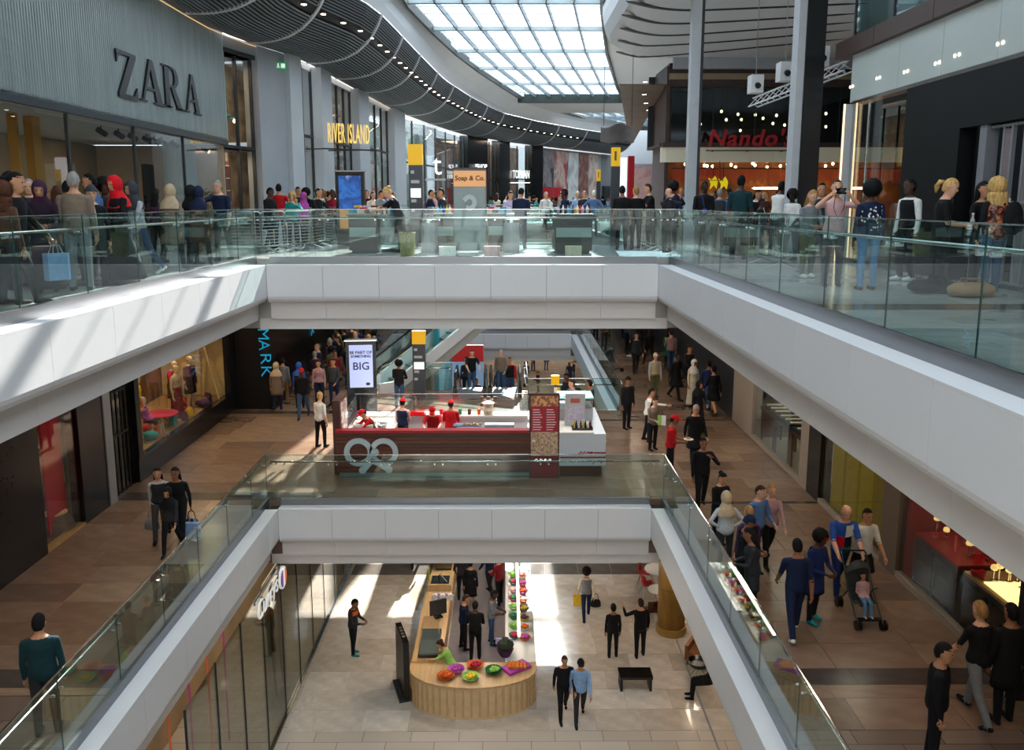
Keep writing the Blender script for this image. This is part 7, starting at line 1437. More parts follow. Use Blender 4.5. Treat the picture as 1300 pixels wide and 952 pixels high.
for px, Y, pose, ang, sex, top, bot, hr, hc, sk, lab in (
 (692, 37, 'walk', 30, 'm', 'white', 'charcoal', 'short', 'grey', 'a', 'person in a white shirt by the poster wall'), (733, 34, 'stand', 10, 'f', 'pale blue', 'denim', 'short', 'white', 'a', 'white haired person in pale blue beyond the crowded kiosk'),
 (742, 33, 'idle', -20, 'm', 'charcoal', 'black', 'short', 'fair', 'a', 'fair haired person in charcoal beyond the crowded kiosk'), (754, 32, 'hips', 160, 'm', 'steel blue', 'navy', 'short', 'white', 'a', 'white haired person in a steel blue shirt with back turned'),
 (600, 40, 'walk', 20, 'm', 'grey', 'black', 'short', 'black', 'b', 'person in grey beneath the lit white letters'), (630, 42, 'walk', 150, 'f', 'cream', 'navy', 'long', 'brown', 'a', 'person in cream with long hair by the black pillars')):
    P_(at_u(px, Y), pose, ang, sex, top, bot, hr, hc, sk, label=lab, h=1.74)
# ---- guards and right hand crowd
P_(at_u(790, 23.2), 'stand', 175, 'm', 'black', 'black', 'short', 'black', 'c', ('tee', 'black'), sleeve='short', label='guard in a black polo with back turned beside the slim sign post', h=1.76)
P_(at_u(808, 23.6), 'idle', 185, 'm', 'black', 'black', 'short', 'fair', 'a', ('tee', 'black'), sleeve='short', label='fair haired guard in a black polo with back turned', h=1.74)
P_(at_u(827, 24.6), 'rail', -80, 'm', 'black', 'black', 'short', 'brown', 'a', ('tee', 'black'), sleeve='short', label='guard in black with bare forearms on the barrier', h=1.84)
P_(at_u(854, 23.4), 'idle', 150, 'm', 'navy', 'black', 'afro', 'black', 'd', ('jacket', 'navy'), label='person with big black hair in a navy jacket by the barriers', h=1.86)
P_(at_u(849, 21.6), 'photo', 20, 'm', 'charcoal', 'black', 'fringe', 'grey', 'a', ('jacket', 'charcoal'), label='bald person in a charcoal jacket taking a photograph', h=1.66)
P_(at_u(894, 20.8), 'stand', 5, 'm', 'black', 'charcoal', 'short', 'black', 'e', ('tee', 'black'), sleeve='short', label='guard in a black shirt with a blue lanyard facing the atrium', h=1.82)
p = Vector(at_u(895, 20.62)); t = thing('lanyard_card', 'blue identity card hanging on the guard in the black shirt', 'card', (p.x, p.y, 1.12)); MB().box(-.05, -.006, -.07, .05, .006, .04).build('card', cloth('blue'), t); MB().tube([(0, 0, .04), (-.06, .02, .34)], .006, 5).build('strap', cloth('blue'), t)
P_(at_u(914, 24.2), 'stand', 170, 'm', 'steel blue', 'charcoal', 'short', 'grey', 'b', ('jacket', 'dark grey'), label='grey haired person in a dark grey jacket with back turned', h=1.70)
P_(at_u(926, 25.2), 'idle', 190, 'm', 'charcoal', 'black', 'short', 'black', 'c', label='dark haired person in charcoal before the restaurant', h=1.72)
P_(at_u(940, 19.2), 'stand', 150, 'm', 'dark teal', 'charcoal', 'short', 'black', 'd', ('tee', 'dark teal'), sleeve='short', label='tall guard in a dark teal polo turning his back', h=1.92)
P_(at_u(960, 23.4), 'hold', 20, 'f', 'white', 'black', 'long', 'black', 'b', ('vest', 'black'), label='person with long black hair in a white top before the restaurant', h=1.66)
P_(at_u(966, 20.4), 'fold', 60, 'm', 'black', 'charcoal', 'short', 'black', 'd', label='short person in a black top beside the white top', h=1.40)
P_(at_u(988, 20.6), 'rail', 120, 'm', 'white', 'charcoal', 'short', 'black', 'd', ('tee', 'white'), sleeve='short', label='person in a white tee shirt leaning beside the black column', h=1.82)
P_(at_u(1007, 19.0), 'idle', -60, 'm', 'white', 'charcoal', 'afro', 'black', 'e', ('tee', 'white'), sleeve='short', label='person in a white tee shirt in front of the black column', h=1.58)
P_(at_u(1029, 14.6), 'hold', 10, 'f', 'grey', 'olive', 'long', 'fair', 'a', ('jacket', 'grey'), shoe='white', label='person with long fair hair in a grey cardigan and olive trousers', h=1.53)
P_(at_u(1043, 16.2), 'stand', -20, 'm', 'dark teal', 'denim', 'short', 'black', 'b', ('jacket', 'dark teal'), label='person in a dark teal jacket and jeans behind the grey cardigan', h=1.68)
a = P_(at_u(1062, 13.0), 'photo', -12, 'f', 'pink', 'charcoal', 'short', 'brown', 'a', ('tee', 'pink'), sleeve='short', label='person in a pale pink patterned top raising a camera to the eyes', h=1.68)
h0, h1 = hand_world(a, 0), hand_world(a, 1); c = (h0+h1)/2; t = thing('camera_handheld', 'black camera held up by the person in the pale pink top', 'camera', (c.x, c.y, c.z)); MB().box(-.07, -.03, -.045, .07, .03, .045).build('body', M_black, t); MB().tube([(0, -.03, 0), (0, -.09, 0)], .032, 12).build('lens', M_dgrey, t); MB().tube([(-.07, 0, .02), (-.08, .04, -.25), (0, .06, -.42), (.08, .04, -.25), (.07, 0, .02)], .006, 5).build('strap', M_black, t)
a = P_(at_u(1107, 12.5), 'stand', 178, 'f', 'navy', 'faded denim', 'afro', 'black', 'd', ('tee', 'navy'), label='person with big black hair in a spotted navy top and faded jeans', h=1.62)
dots = MB(); B = a[1]
for k in range(34):
    an = rnd.uniform(.3, 2.84); s = rnd.uniform(.02, .40); rx, ry = .165, .130; p = B.P0+B.sp*s+Vector((rx*math.cos(an), ry*math.sin(an), 0)); n_ = Vector((math.cos(an)/rx, math.sin(an)/ry, 0)).normalized(); p = p+n_*.004; q = n_.cross(Vector((0, 0, 1))).normalized()
    dots.add([p+q*(.016*math.cos(j*math.pi/4))+Vector((0, 0, .016*math.sin(j*math.pi/4))) for j in range(8)], [tuple(range(8))])
o = dots.build('white_spots', cloth('white'), a[0]); o['kind'] = 'stuff'
P_(at_u(1156, 14.0), 'stand', -75, 'm', 'white', 'black', 'short', 'black', 'd', ('vest', 'black'), shoe='white', label='person in a black body warmer with white sleeves in profile', h=1.70)
a = P_(at_u(1198, 12.2), 'hold', 62, 'f', 'black', 'black', 'pony', 'blonde', 'a', ('dress', 'black'), sleeve='short', label='blonde person with a pony tail in a black dress holding a drink', h=1.66)
hw = hand_world(a, 1); t = thing('drink_bottle', 'small clear bottle held by the blonde person in black', 'bottle', (hw.x, hw.y, hw.z-.05)); MB().lathe([(.03, 0), (.032, .12), (.014, .16), (.014, .2)], 10).build('body', cloth('pale grey'), t); MB().lathe([(.017, .2), (.017, .225)], 8).build('cap', cloth('white'), t)
a = P_(at_u(1246, 12.6), 'drink', 30, 'f', 'black', 'charcoal', 'long', 'black', 'b', ('vest', 'black'), sleeve='short', label='person in black drinking from a white cup by the shutter', h=1.62)
hw = hand_world(a, 1); t = thing('paper_cup', 'white paper cup at the lips of the person in black', 'cup', (hw.x, hw.y, hw.z-.02)); MB().lathe([(.03, 0), (.042, .11), (.036, .11)], 12).build('cup', cloth('white'), t); MB().lathe([(.044, .11), (.042, .125)], 12).build('lid', cloth('white'), t)
a = P_(at_u(1266, 11.7), 'stand', 190, 'f', 'black', 'denim', 'curly', 'blonde', 'a', ('jacket', 'crimson'), shoe='tan', label='person with curly blonde hair in a floral crimson top by the shutter', h=1.66)
a[0].children[-1].material_slots[0].material = screenmat('floral_print', ['1a1416', '1a1416', '9c4a3a', 'c98a5a', '7d1f2a'], 14, 0)
p = a[0].location; bag((p.x+.16, p.y-.16, 1.30), 'pack', 'black', 'black backpack on the curly blonde person by the shutter', 200)
# ---- far crowd on the upper floor
tops = ['black', 'navy', 'charcoal', 'white', 'red', 'grey', 'pale blue', 'brown', 'cream', 'purple', 'teal', 'dark grey', 'pink', 'green']; bots = ['black', 'denim', 'charcoal', 'navy', 'taupe', 'olive']
hairs = [('short', 'black'), ('long', 'brown'), ('short', 'brown'), ('bun', 'black'), ('short', 'grey'), ('long', 'blonde'), ('afro', 'black'), ('pony', 'fair'), ('short', 'fair')]
hw_ = {'short': 'short', 'long': 'long', 'bun': 'tied up', 'afro': 'big', 'pony': 'pony tailed'}
USED = {}
def crowd(pos, place, group, h=None, poses=('stand', 'walk', 'stride', 'stroll', 'idle', 'fold', 'hold'), ang=None, pal=tops):
    for _ in range(60):
        tp, bt, (hr, hc) = rnd.choice(pal), rnd.choice(bots), rnd.choice(hairs); key = (tp, bt, hr, hc, place)
        if key not in USED: break
    USED[key] = 1; sex = 'f' if hr in ('long', 'bun', 'pony') else 'm'
    return P_(pos, rnd.choice(poses), rnd.uniform(0, 360) if ang is None else ang, sex, tp, bt, hr, hc, rnd.choice('aabbcd'), ('jacket', tp) if rnd.random() < .4 else None,
       label='person in %s top, %s trousers, %s %s hair, %s' % (tp, bt, hw_[hr], hc, place), h=h or rnd.uniform(1.58, 1.82), group=group)
taken = []
def free(x, y, d=.55, z=0):
    for a, b, c in taken:
        if c == z and (a-x)**2+(b-y)**2 < d*d: return False
    taken.append((x, y, z)); return True
n = 0
for _try in range(1500):
    if n >= 46: break
    Y = rnd.uniform(51, 88); px = rnd.uniform(600, 850); p = yp(px, 250, Y)
    if p.x < fcx(Y)+1.2 or not free(p.x, Y, 1.0): continue
    crowd((p.x, Y, ZU), 'far along the upper mall', 'far upper crowd'); n += 1
n = 0
for _try in range(1500):
    if n >= 20: break
    Y = rnd.uniform(28, 42); px = rnd.uniform(865, 1075); p = yp(px, 250, Y)
    if not free(p.x, Y, .9): continue
    crowd((p.x, Y, ZU), 'before the restaurant', 'crowd before the restaurant'); n += 1
n = 0
for _try in range(1500):
    if n >= 16: break
    Y = rnd.uniform(33, 49); px = rnd.uniform(400, 560); p = yp(px, 250, Y)
    if p.x < fcx(Y)+1.3 or p.x > -6.9 or not free(p.x, Y, .8): continue
    crowd((p.x, Y, ZU), 'by the tall glazed shop', 'crowd by the tall glazed shop'); n += 1
# ---- middle level, left
def M_(px, py, *a, **k): return P_(at_head(px, py, ZM, k.get('h', 1.72)), *a, **k)
M_(405, 499, 'idle', 150, 'f', 'white', 'black', 'bun', 'blonde', 'a', ('tee', 'white'), sleeve='short', label='person in a white tunic and black trousers by the pretzel kiosk end post', h=1.70)
a = M_(200, 594, 'walk', 15, 'f', 'pale grey', 'dark grey', 'long', 'black', 'b', ('vest', 'charcoal'), label='person in a pale cardigan walking with a grey bag on the clothes shop walkway', h=1.64)
bag(hand_world(a, 0), 'hand', 'grey', 'grey patterned bag of the person in the pale cardigan')
a = M_(223, 593, 'stride', 10, 'f', 'black', 'black', 'long', 'black', 'c', ('jacket', 'black'), label='person all in black striding along the clothes shop walkway', h=1.70)
bag(hand_world(a, 1), 'hand', 'black', 'black handbag of the striding person in black'); bag(hand_world(a, 1)+Vector((.05, -.1, -.12)), 'shop', 'pale blue', 'small pale blue bag of the striding person in black')
M_(213, 619, 'walk', 5, 'f', 'charcoal', 'black', 'hijab', 'black', 'b', ('jacket', 'charcoal'), label='smaller person in a black headscarf between the two walkers', h=1.45)
M_(97, 783, 'stand', 195, 'm', 'dark teal', 'charcoal', 'short', 'black', 'b', ('jacket', 'dark teal'), label='person in a dark teal jumper with back turned at the glass of the clothes walkway', h=1.76)
a = M_(312, 452, 'push', 170, 'm', 'black', 'navy', 'short', 'black', 'd', ('jacket', 'black'), label='person in black pushing a red lined pushchair by the black wall', h=1.72)
P_SH = a
M_(350, 461, 'stand', 185, 'f', 'taupe', 'navy', 'hijab', 'beige', 'b', ('coat', 'taupe'), label='person in a beige headscarf and taupe coat facing the blue letters', h=1.72)
M_(358, 455, 'idle', 170, 'm', 'grey', 'tan', 'short', 'black', 'b', ('jacket', 'grey'), label='person in a grey coat behind the taupe coat', h=1.74)
M_(383, 468, 'walk', 5, 'm', 'black', 'denim', 'cap', 'red', 'd', ('jacket', 'black'), label='person in a red cap and black jacket walking toward the atrium', h=1.74)
M_(379, 461, 'stand', 190, 'f', 'blue', 'black', 'hijab', 'blue', 'b', ('coat', 'black'), label='person in a bright blue headscarf behind the red cap', h=1.66)
M_(404, 458, 'stand', 5, 'f', 'dusty pink', 'navy', 'long', 'black', 'b', label='person in a dusty pink blouse and navy trousers facing the atrium', h=1.68)
M_(423, 456, 'idle', -20, 'm', 'dark grey', 'navy', 'short', 'black', 'b', ('jacket', 'dark grey'), label='person in a dark grey jacket beside the dusty pink blouse', h=1.72)
M_(506, 458, 'fold', 165, 'm', 'black', 'denim', 'afro', 'black', 'c', ('jacket', 'black'), label='person in a black hooded jacket and jeans beside the escalator', h=1.74)
mt_ = []
n = 0
for _try in range(1500):
    if n >= 48: break
    Y = rnd.uniform(31, 47); px = rnd.uniform(350, 478); p = fl(px, 440, ZM); x = yp(px, 430, Y).x
    if not (-7.6 < x < -5.75) or not free(x, Y, .56, 1): continue
    crowd((x, Y, ZM), 'in the dense queue', 'dense middle queue', pal=['black', 'navy', 'charcoal', 'dark grey', 'brown', 'dark red', 'taupe', 'dark blue', 'olive', 'aubergine']); n += 1
# ---- kiosk staff
def K_(px, py, Y, *a, **k): p = yp(px, py, Y); return P_((p.x, Y, ZM+.0), *a, **k)
K_(473, 520, KY+1.35, 'work', -60, 'f', 'red', 'navy', 'cap', 'scarlet', 'a', ('apron', 'navy'), sleeve='short', label='kiosk worker in a red cap bending over the end worktop', h=1.66)
K_(510, 508, KY+1.95, 'hold', 170, 'f', 'pink', 'black', 'cap', 'scarlet', 'b', ('vest', 'navy'), label='kiosk worker in a red cap and navy waistcoat with back turned', h=1.68)
K_(550, 513, KY+1.40, 'work', 0, 'm', 'red', 'black', 'cap', 'scarlet', 'a', ('apron', 'red'), sleeve='short', label='kiosk worker in a red shirt lifting the tray of pretzel bites', h=1.76)
K_(572, 517, KY+1.95, 'hold', 175, 'm', 'red', 'black', 'cap', 'scarlet', 'c', ('tee', 'red'), label='kiosk worker in a red shirt facing the back worktop', h=1.62)
K_(693, 545, KY+.75, 'hold', 90, 'm', 'scarlet', 'black', 'cap', 'scarlet', 'b', label='kiosk worker in scarlet half hidden by the menu board', h=1.5)
M_(737, 493, 'hold', -70, 'm', 'tan', 'black', 'short', 'black', 'b', ('jacket', 'tan'), label='person in a tan jacket waiting behind the order counter', h=1.72)
M_(749, 483, 'stand', -120, 'm', 'charcoal', 'black', 'short', 'black', 'c', ('jacket', 'charcoal'), label='person in a charcoal suit waiting behind the tan jacket', h=1.76)
a = M_(722, 474, 'hold', -60, 'm', 'black', 'black', 'short', 'black', 'd', ('jacket', 'black'), label='person in black reading a yellow leaflet behind the order counter', h=1.74)
hw = hand_world(a, 1); t = thing('leaflet', 'white and yellow leaflet held behind the order counter', 'leaflet', (hw.x-.08, hw.y-.05, hw.z), R(20)); MB().box(-.10, -.003, -.02, .0, .003, .26).build('page', cloth('white'), t); MB().box(.0, -.003, -.02, .10, .003, .26).build('page', cloth('yellow'), t)
M_(727, 483, 'fold', -60, 'm', 'steel blue', 'black', 'short', 'brown', 'b', ('jacket', 'navy'), label='person in a navy jacket over blue behind the leaflet reader', h=1.70)
# ---- riders on the escalators and the ground floor far behind
def on_esc(i, s, x): return (-1.95+1.33*i+x, LZ+.15+s*.40+.2, ZM-.01-s*.231)
for k, (i, s, x, pose, sex, top, bot, hr, hc, sk, wr, lab) in enumerate((
 (0, 1, .55, 'rail', 'm', 'black', 'denim', 'short', 'brown', 'a', ('tee', 'black'), 'broad person in a black top and jeans riding the escalator by the teal wall'), (0, 6, .35, 'stand', 'f', 'pale grey', 'denim', 'long', 'brown', 'a', None, 'person in pale grey riding lower on the escalator by the teal wall'),
 (0, 9, .6, 'idle', 'm', 'navy', 'black', 'short', 'black', 'c', None, 'person in navy riding well down the escalator by the teal wall'), (1, 3, .75, 'stand', 'm', 'red', 'denim', 'short', 'black', 'b', ('vest', 'black'), 'person in a red top with open black jacket on the escalator by the red board'),
 (1, 5, .35, 'stand', 'm', 'dark grey', 'black', 'short', 'brown', 'b', ('jacket', 'dark grey'), 'person in dark grey riding the escalator by the red board'), (0, 3, .3, 'stand', 'f', 'charcoal', 'black', 'bun', 'black', 'b', None, 'person in charcoal with a bun behind the broad person on the escalator'), (1, 1, .4, 'idle', 'm', 'taupe', 'denim', 'short', 'grey', 'a', ('jacket', 'taupe'), 'grey haired person in a taupe jacket leaving the escalator'), (1, 8, .7, 'hold', 'f', 'dark red', 'black', 'long', 'black', 'b', ('coat', 'dark red'), 'person in a dark red coat lower on the escalator by the red board'))):
    P_(on_esc(i, s, x), pose, rnd.uniform(-15, 15), sex, top, bot, hr, hc, sk, wr, label=lab, h=1.74, sleeve='short' if k == 0 else 'long')
for k in range(9):
    x, Y = rnd.uniform(1.0, 5.2), rnd.uniform(48, 66)
    if free(x, Y, .8, 2): crowd((x, Y, ZG), 'below the far opening', 'distant ground floor crowd', pal=['black', 'navy', 'charcoal', 'dark blue'])
# ---- middle level, jewellery walkway
a = M_(808, 423, 'walk', 0, 'm', 'black', 'black', 'short', 'brown', 'a', ('jacket', 'charcoal'), label='person in a black suit carrying white papers on the jewellery walkway', h=1.76)
hw = hand_world(a, 0); t = thing('papers', 'white papers carried by the person in the black suit', 'papers', tuple(hw)); MB().box(-.12, -.08, 0, .12, .09, .012).build('sheet', cloth('white'), t); MB().box(-.10, -.07, .012, .13, .10, .02).build('sheet', cloth('pale blue'), t)
M_(825, 418, 'stride', 190, 'f', 'black', 'black', 'long', 'brown', 'b', ('jacket', 'black'), label='person all in black walking away on the jewellery walkway', h=1.68)
M_(832, 449, 'stand', 15, 'm', 'pale grey', 'olive', 'cap', 'cream', 'a', ('vest', 'beige'), label='person in a cream cap, beige pullover and olive trousers', h=1.72)
M_(859, 449, 'walk', 40, 'm', 'black', 'black', 'short', 'black', 'd', ('coat', 'black'), label='person in a long black coat on the jewellery walkway', h=1.76)
M_(874, 439, 'stride', 30, 'm', 'charcoal', 'black', 'short', 'brown', 'b', ('coat', 'charcoal'), label='person in a charcoal coat half hidden by the long black coat', h=1.80)
a = M_(858, 420, 'stroll', 185, 'm', 'dusty pink', 'denim', 'short', 'brown', 'a', ('tee', 'dusty pink'), label='person in a dusty checked shirt carrying a pale bag', h=1.76); bag(hand_world(a, 0), 'shop', 'pale blue', 'pale blue shopping bag beside the dusty checked shirt')
M_(875, 419, 'stroll', 170, 'f', 'green', 'black', 'long', 'black', 'c', ('coat', 'green'), label='person in a dark green coat by the far jewellery wall', h=1.70)
M_(881, 457, 'stand', 20, 'f', 'cream', 'beige', 'hijab', 'white', 'c', ('abaya', 'cream'), label='person in a white headscarf and long cream robe', h=1.72)
M_(901, 459, 'walk', 190, 'm', 'dark blue', 'denim', 'short', 'black', 'c', ('jacket', 'dark blue'), label='person in a dark blue jacket walking away with a black bag', h=1.74)
M_(921, 466, 'walk', 195, 'f', 'black', 'black', 'bun', 'black', 'b', ('coat', 'black'), legs='bare', label='person in a black coat with bare ankles walking away', h=1.68)
a = M_(887, 484, 'stroll', 20, 'f', 'black', 'black', 'hijab', 'black', 'b', ('abaya', 'black'), label='person in a black headscarf and robe with a green bag', h=1.70); bag(hand_world(a, 0), 'shop', 'green', 'green bag carried by the person in the black robe')
M_(883, 514, 'walk', 5, 'm', 'black', 'black', 'short', 'grey', 'b', ('coat', 'black'), label='grey haired person in a black overcoat walking toward the atrium', h=1.76)
M_(893, 556, 'phone', 0, 'm', 'black', 'black', 'short', 'black', 'c', ('jacket', 'black'), label='person in a black suit holding a hand to the mouth', h=1.78)
M_(797, 479, 'stand', 30, 'm', 'black', 'black', 'beanie', 'black', 'c', ('jacket', 'black'), label='person in a black hat behind the white top at the far glass corner', h=1.74)
M_(808, 494, 'reach', 75, 'f', 'white', 'black', 'short', 'black', 'b', ('tee', 'white'), label='person in a white top leaning out at the far glass corner', h=1.68)
a = M_(829, 505, 'hold', 20, 'f', 'taupe', 'black', 'long', 'brown', 'a', ('jacket', 'taupe'), label='person in a taupe jacket reading a bright leaflet', h=1.62)
hw = hand_world(a, 1); t = thing('leaflet', 'lime and white leaflet held by the person in taupe', 'leaflet', (hw.x, hw.y-.05, hw.z-.1), R(-20)); MB().box(-.12, -.003, 0, .0, .003, .3).build('page', cloth('lime'), t); MB().box(.0, -.003, 0, .12, .003, .3).build('page', cloth('white'), t)
a = M_(821, 528, 'hold', 80, 'm', 'red', 'black', 'cap', 'scarlet', 'c', ('tee', 'red'), sleeve='short', label='person in a red cap and polo offering a tray beside the kiosk', h=1.76)
hw = hand_world(a, 1); t = thing('sample_tray', 'small white tray of samples held out by the red polo', 'tray', (hw.x+.05, hw.y, hw.z+.02)); MB().lathe([(.08, 0), (.13, .015), (.12, .02)], 14).build('plate', cloth('white'), t); MB().ball((0, 0, .04), .06, .06, .03).build('samples', mat('pretzel_gold', 'd0a060'), t)
M_(915, 600, 'hold', 20, 'f', 'black', 'black', 'bun', 'black', 'b', ('dress', 'black'), label='person with a bun in a black dress holding a drink near the glass', h=1.66)
M_(914, 626, 'hips', 185, 'f', 'pale grey', 'charcoal', 'hijab', 'beige', 'a', ('jacket', 'pale grey'), label='person in a cream headscarf and jacket with raised elbow', h=1.66)
M_(907, 655, 'hold', 60, 'f', 'black', 'black', 'beanie', 'navy', 'c', ('coat', 'black'), label='person in a navy hat and black coat beside the jewellery side glass', h=1.68)
M_(925, 672, 'hold', -100, 'f', 'charcoal', 'black', 'long', 'black', 'c', ('coat', 'charcoal'), label='person in a charcoal coat beside the jewellery side glass', h=1.66)
M_(963, 617, 'stroll', 30, 'm', 'steel blue', 'charcoal', 'short', 'brown', 'a', ('tee', 'steel blue'), label='person in a steel blue shirt walking close to a dusty pink jumper', h=1.76)
M_(979, 615, 'walk', 0, 'f', 'dusty pink', 'black', 'short', 'fair', 'a', ('tee', 'dusty pink'), label='person in a dusty pink jumper walking beside the steel blue shirt', h=1.70)
a = M_(952, 645, 'stand', 190, 'f', 'purple', 'navy', 'short', 'fair', 'a', ('coat', 'black'), label='fair haired person in purple and a black coat with back turned', h=1.72)
bag(hand_world(a, 1), 'hand', 'black', 'black handbag of the fair haired person in purple'); p = a[0].location; bag((p.x-.05, p.y-.22, ZM+1.22), 'hand', 'dark red', 'dark red shoulder bag across the black coat')
M_(1014, 688, 'walk', 175, 'm', 'navy', 'navy', 'short', 'black', 'c', ('tee', 'navy'), sleeve='short', shoe='white', label='person in a navy polo and jeans with white shoes', h=1.70)
M_(1038, 674, 'hold', 30, 'f', 'dark blue', 'black', 'band', 'scarlet', 'd', ('coat', 'dark blue'), shoe='teal', label='person in a scarlet headband and dark blue tunic with teal shoes', h=1.70)
# rugby shirt of many colours
a = M_(1071, 640, 'push', 0, 'm', 'blue', 'dark blue', 'fringe', 'grey', 'a', None, sleeve='short', label='bald person in a patchwork rugby shirt pushing a pushchair', h=1.78)
B = a[1]; X = Vector((1, 0, 0))
def patch(s0, s1, a0, a1, col, nm, off=.012):
    b = MB(); rg = []
    for k in range(7):
        s = s0+(s1-s0)*k/6
        for (u0, x0, y0), (u1, x1, y1) in zip(B.TR, B.TR[1:]):
            if u0 <= s <= u1: f = (s-u0)/(u1-u0); rx, ry = x0+(x1-x0)*f+off, y0+(y1-y0)*f+off
        rg.append([B.P0+B.sp*s+X*(rx*math.sin(R(t_)))+B.fw*(ry*math.cos(R(t_))) for t_ in [a0+(a1-a0)*j/8 for j in range(9)]])
    b.loft(rg, False, close=False); b.build(nm, cloth(col), a[0], True)
for s0, s1, a0, a1, c in ((.24, .46, -90, 0, 'blue'), (.24, .46, 0, 90, 'white'), (.04, .24, -90, 0, 'scarlet'), (.04, .24, 0, 90, 'navy'), (-.09, .04, -90, 0, 'blue'), (-.09, .04, 0, 90, 'green'), (.24, .46, -180, -90, 'black'), (.24, .46, 90, 180, 'yellow'), (-.09, .24, -180, -90, 'blue'), (-.09, .24, 90, 180, 'scarlet')): patch(s0, s1, a0, a1, c, 'shirt_patch')
b = MB(); b.lathe([(.085, -.01), (.075, .03), (.068, .035)], 16, cap=False, ry=.9); b.build('collar', cloth('white'), a[0], loc=tuple(B.P0+B.sp*(B.topS-.035)))
RUG = a
M_(1099, 646, 'walk', 10, 'm', 'white', 'black', 'short', 'black', 'b', (('tee', 'white'), ('shorts', 'black')), sleeve='short', legs='bare', label='stout person in a white tee shirt and black shorts', h=1.70)
def pushchair(loc, ang, label, frame, liner, hood=True):
    t = thing('pushchair', label, 'pushchair', loc, R(ang))
    for s in (-.22, .22): MB().tube([(s, -.42, .10), (s, .05, .5), (s, .42, 1.02)], .013, 6).build('side_tube', frame, t); MB().tube([(s, .40, .12), (s, .05, .5), (s, -.12, .62)], .012, 6).build('rear_tube', frame, t)
    for s in (-.22, .22):
        for y, r in ((-.44, .085), (.40, .10)):
            for d in (-.035, .035): MB().tube([(s+d-.012, y, r), (s+d+.012, y, r)], r, 14).build('wheel', M_black, t)
    MB().tube([(-.22, .42, 1.02), (-.2, .46, 1.06), (.2, .46, 1.06), (.22, .42, 1.02)], .016, 6).build('handle_bar', M_black, t)
    MB().loft([[(-.2, y, z), (.2, y, z), (.2, y+.02, z-.02), (-.2, y+.02, z-.02)] for y, z in ((-.26, .40), (-.05, .36), (.04, .40), (.16, .62), (.26, .86))]).build('seat', liner, t)
    if hood: b = MB(); b.loft([[(.23*math.cos(a_), .20-.30*math.sin(q)*math.sin(a_)*1.0, .72+.28*math.sin(a_)*(.7+.3*math.cos(q))) for a_ in [k*math.pi/10 for k in range(11)]] for q in (0, .35, .7, 1.0)], False, close=False); b.build('hood', mat('hood_dark', '1d2420', .7), t, True)
    MB().box(-.2, -.44, .16, .2, -.34, .18).build('footrest', M_black, t); return t
p = Vector(RUG[0].location); pushchair((p.x+.02, p.y-.95, ZM), 0, 'black pushchair with a hood pushed by the patchwork rugby shirt', M_dgrey, mat('liner_dark', '20252a', .8))
P_((p.x+.02, p.y-1.02, ZM+.15), 'sit', 0, 'f', 'pink', 'faded denim', 'short', 'brown', 'b', shoe='pale grey', label='small child in a pale pink top and blue jeans riding in the pushchair', h=.90)
p = Vector(P_SH[0].location); d = Vector((math.sin(R(170)), -math.cos(R(170)), 0)); q = p+d*.95; pushchair((q.x, q.y, ZM), 170, 'pushchair with a red liner by the black wall', M_black, cloth('dark red'), False)
M_(1196, 818, 'stand', 60, 'm', 'black', 'black', 'short', 'black', 'b', ('jacket', 'black'), label='person in a black jacket over a check shirt beside the red jewellery window', h=1.76)
M_(1250, 769, 'walk', 190, 'f', 'black', 'grey', 'short', 'fair', 'a', ('tee', 'black'), sleeve='short', label='short haired person in a black tee shirt and grey trousers walking away', h=1.74)
a = M_(1287, 770, 'stand', 185, 'm', 'black', 'black', 'short', 'black', 'c', ('coat', 'black'), label='person in a black coat beside the dark pier', h=1.78)
bag(hand_world(a, 0), 'hand', 'black', 'black bag held by the person in the black coat')
for k in range(14):
    x, Y = rnd.uniform(4.6, 6.9), rnd.uniform(37, 52)
    if free(x, Y, .8, 1): crowd((x, Y, ZM), 'far down the jewellery side', 'far middle crowd', pal=['black', 'navy', 'charcoal', 'dark grey', 'brown', 'dark red'])
p = fl(797, 462, ZM); pushchair((4.6, 35.5, ZM), 30, 'grey pushchair parked by the far glass balustrade', M_steel, cloth('dark grey'))
# ---- ground floor
def G_(px, py, *a, **k): return P_(at_head(px, py, ZG, k.get('h', 1.72)), *a, **k)
G_(447, 761, 'hold', 75, 'm', 'charcoal', 'black', 'short', 'black', 'c', ('jacket', 'charcoal'), shoe='teal', label='person in a charcoal and orange jacket with teal shoes in the sun patch', h=1.76)
o_ = [o for o in COL.objects if o.name.startswith('person')][-1]
b = make_body('hold', 'm'); pt = MB(); rg = []
for s, off in ((.36, .028), (.42, .028), (.47, .03)):
    rx, ry = (.177+off, .116+off) if s < .4 else ((.17+off, .107+off) if s < .45 else (.135+off, .09+off)); rg.append(ell(b.P0+b.sp*s, X, b.fw, rx, ry, 20))
pt.loft(rg, False); pt.build('orange_yoke', cloth('orange'), o_, True)
p = fl(526, 727, ZG); P_((p.x, p.y+.5, ZG), 'walk', 185, 'm', 'black', 'black', 'short', 'black', 'c', label='person in black walking away under the white edge, legs only in view', h=1.76)
G_(588, 756, 'hold', 100, 'm', 'navy', 'black', 'short', 'brown', 'b', ('jacket', 'navy'), label='person in a navy suit at the timber counter inside the island', h=1.74)
G_(603, 766, 'hold', 178, 'm', 'black', 'black', 'short', 'black', 'd', ('jacket', 'black'), label='person in a black suit with back turned inside the island', h=1.78)
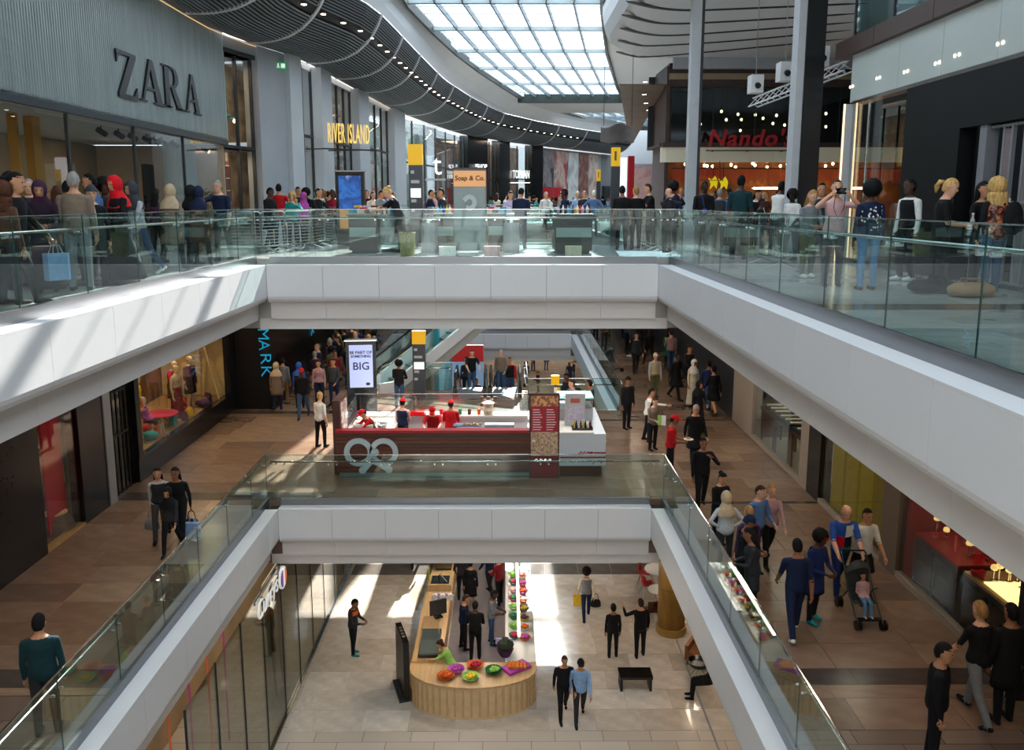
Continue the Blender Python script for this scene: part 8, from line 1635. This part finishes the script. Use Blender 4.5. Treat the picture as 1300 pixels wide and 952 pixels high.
G_(624, 750, 'hold', 80, 'm', 'grey', 'denim', 'short', 'black', 'd', ('tee', 'grey'), sleeve='short', label='person in a grey shirt serving at the lit glass counter', h=1.74)
G_(572, 811, 'work', -100, 'f', 'lime', 'black', 'bun', 'brown', 'b', ('tee', 'lime'), sleeve='short', label='server in a lime tee shirt working at the timber counter', h=1.62)
for k, (px, py, lab, tp) in enumerate(((597, 712, 'person in a dark dress far inside the island', 'black'), (586, 700, 'person in charcoal far inside the island', 'charcoal'), (622, 696, 'person in navy far inside the island', 'navy'), (634, 706, 'person in dark red far inside the island', 'dark red'))): G_(px, py, ['stand', 'idle', 'walk', 'hold'][k], 170+20*k, 'f' if k == 0 else 'm', tp, 'black', 'short', 'black', 'b', ('skirt', 'black') if k == 0 else None, legs='bare' if k == 0 else 'long', label=lab, h=1.72)
a = G_(745, 723, 'walk', 182, 'f', 'cream', 'navy', 'afro', 'black', 'b', ('vest', 'grey'), label='person in a grey waistcoat walking away with a yellow bag', h=1.70)
bag(hand_world(a, 1), 'shop', 'yellow', 'bright yellow shopping bag on the ground floor'); bag(hand_world(a, 0)+Vector((.06, 0, .25)), 'hand', 'black', 'black shoulder bag of the person with the yellow bag')
G_(779, 768, 'stand', 180, 'f', 'black', 'black', 'bun', 'black', 'c', ('jacket', 'black'), label='person in a black jacket with a white back label on the ground floor', h=1.66)
G_(814, 762, 'point', 182, 'm', 'black', 'black', 'short', 'brown', 'b', ('jacket', 'black'), label='person in a black suit pointing beside the golden column', h=1.80)
G_(716, 832, 'walk', 5, 'm', 'black', 'black', 'short', 'brown', 'b', ('jacket', 'black'), label='person in a black zipped jacket walking toward the atrium below', h=1.74)
G_(737, 836, 'walk', 0, 'm', 'pale blue', 'charcoal', 'cap', 'black', 'b', ('jacket', 'pale blue'), label='person in a black cap and pale blue jacket on the ground floor', h=1.74)
p = at_head(902, 832, ZG, 1.3); P_((p[0], p[1], ZG+.0), 'sit', -100, 'm', 'black', 'black', 'short', 'black', 'b', label='seated person in black beside the brown armchair', h=1.70)
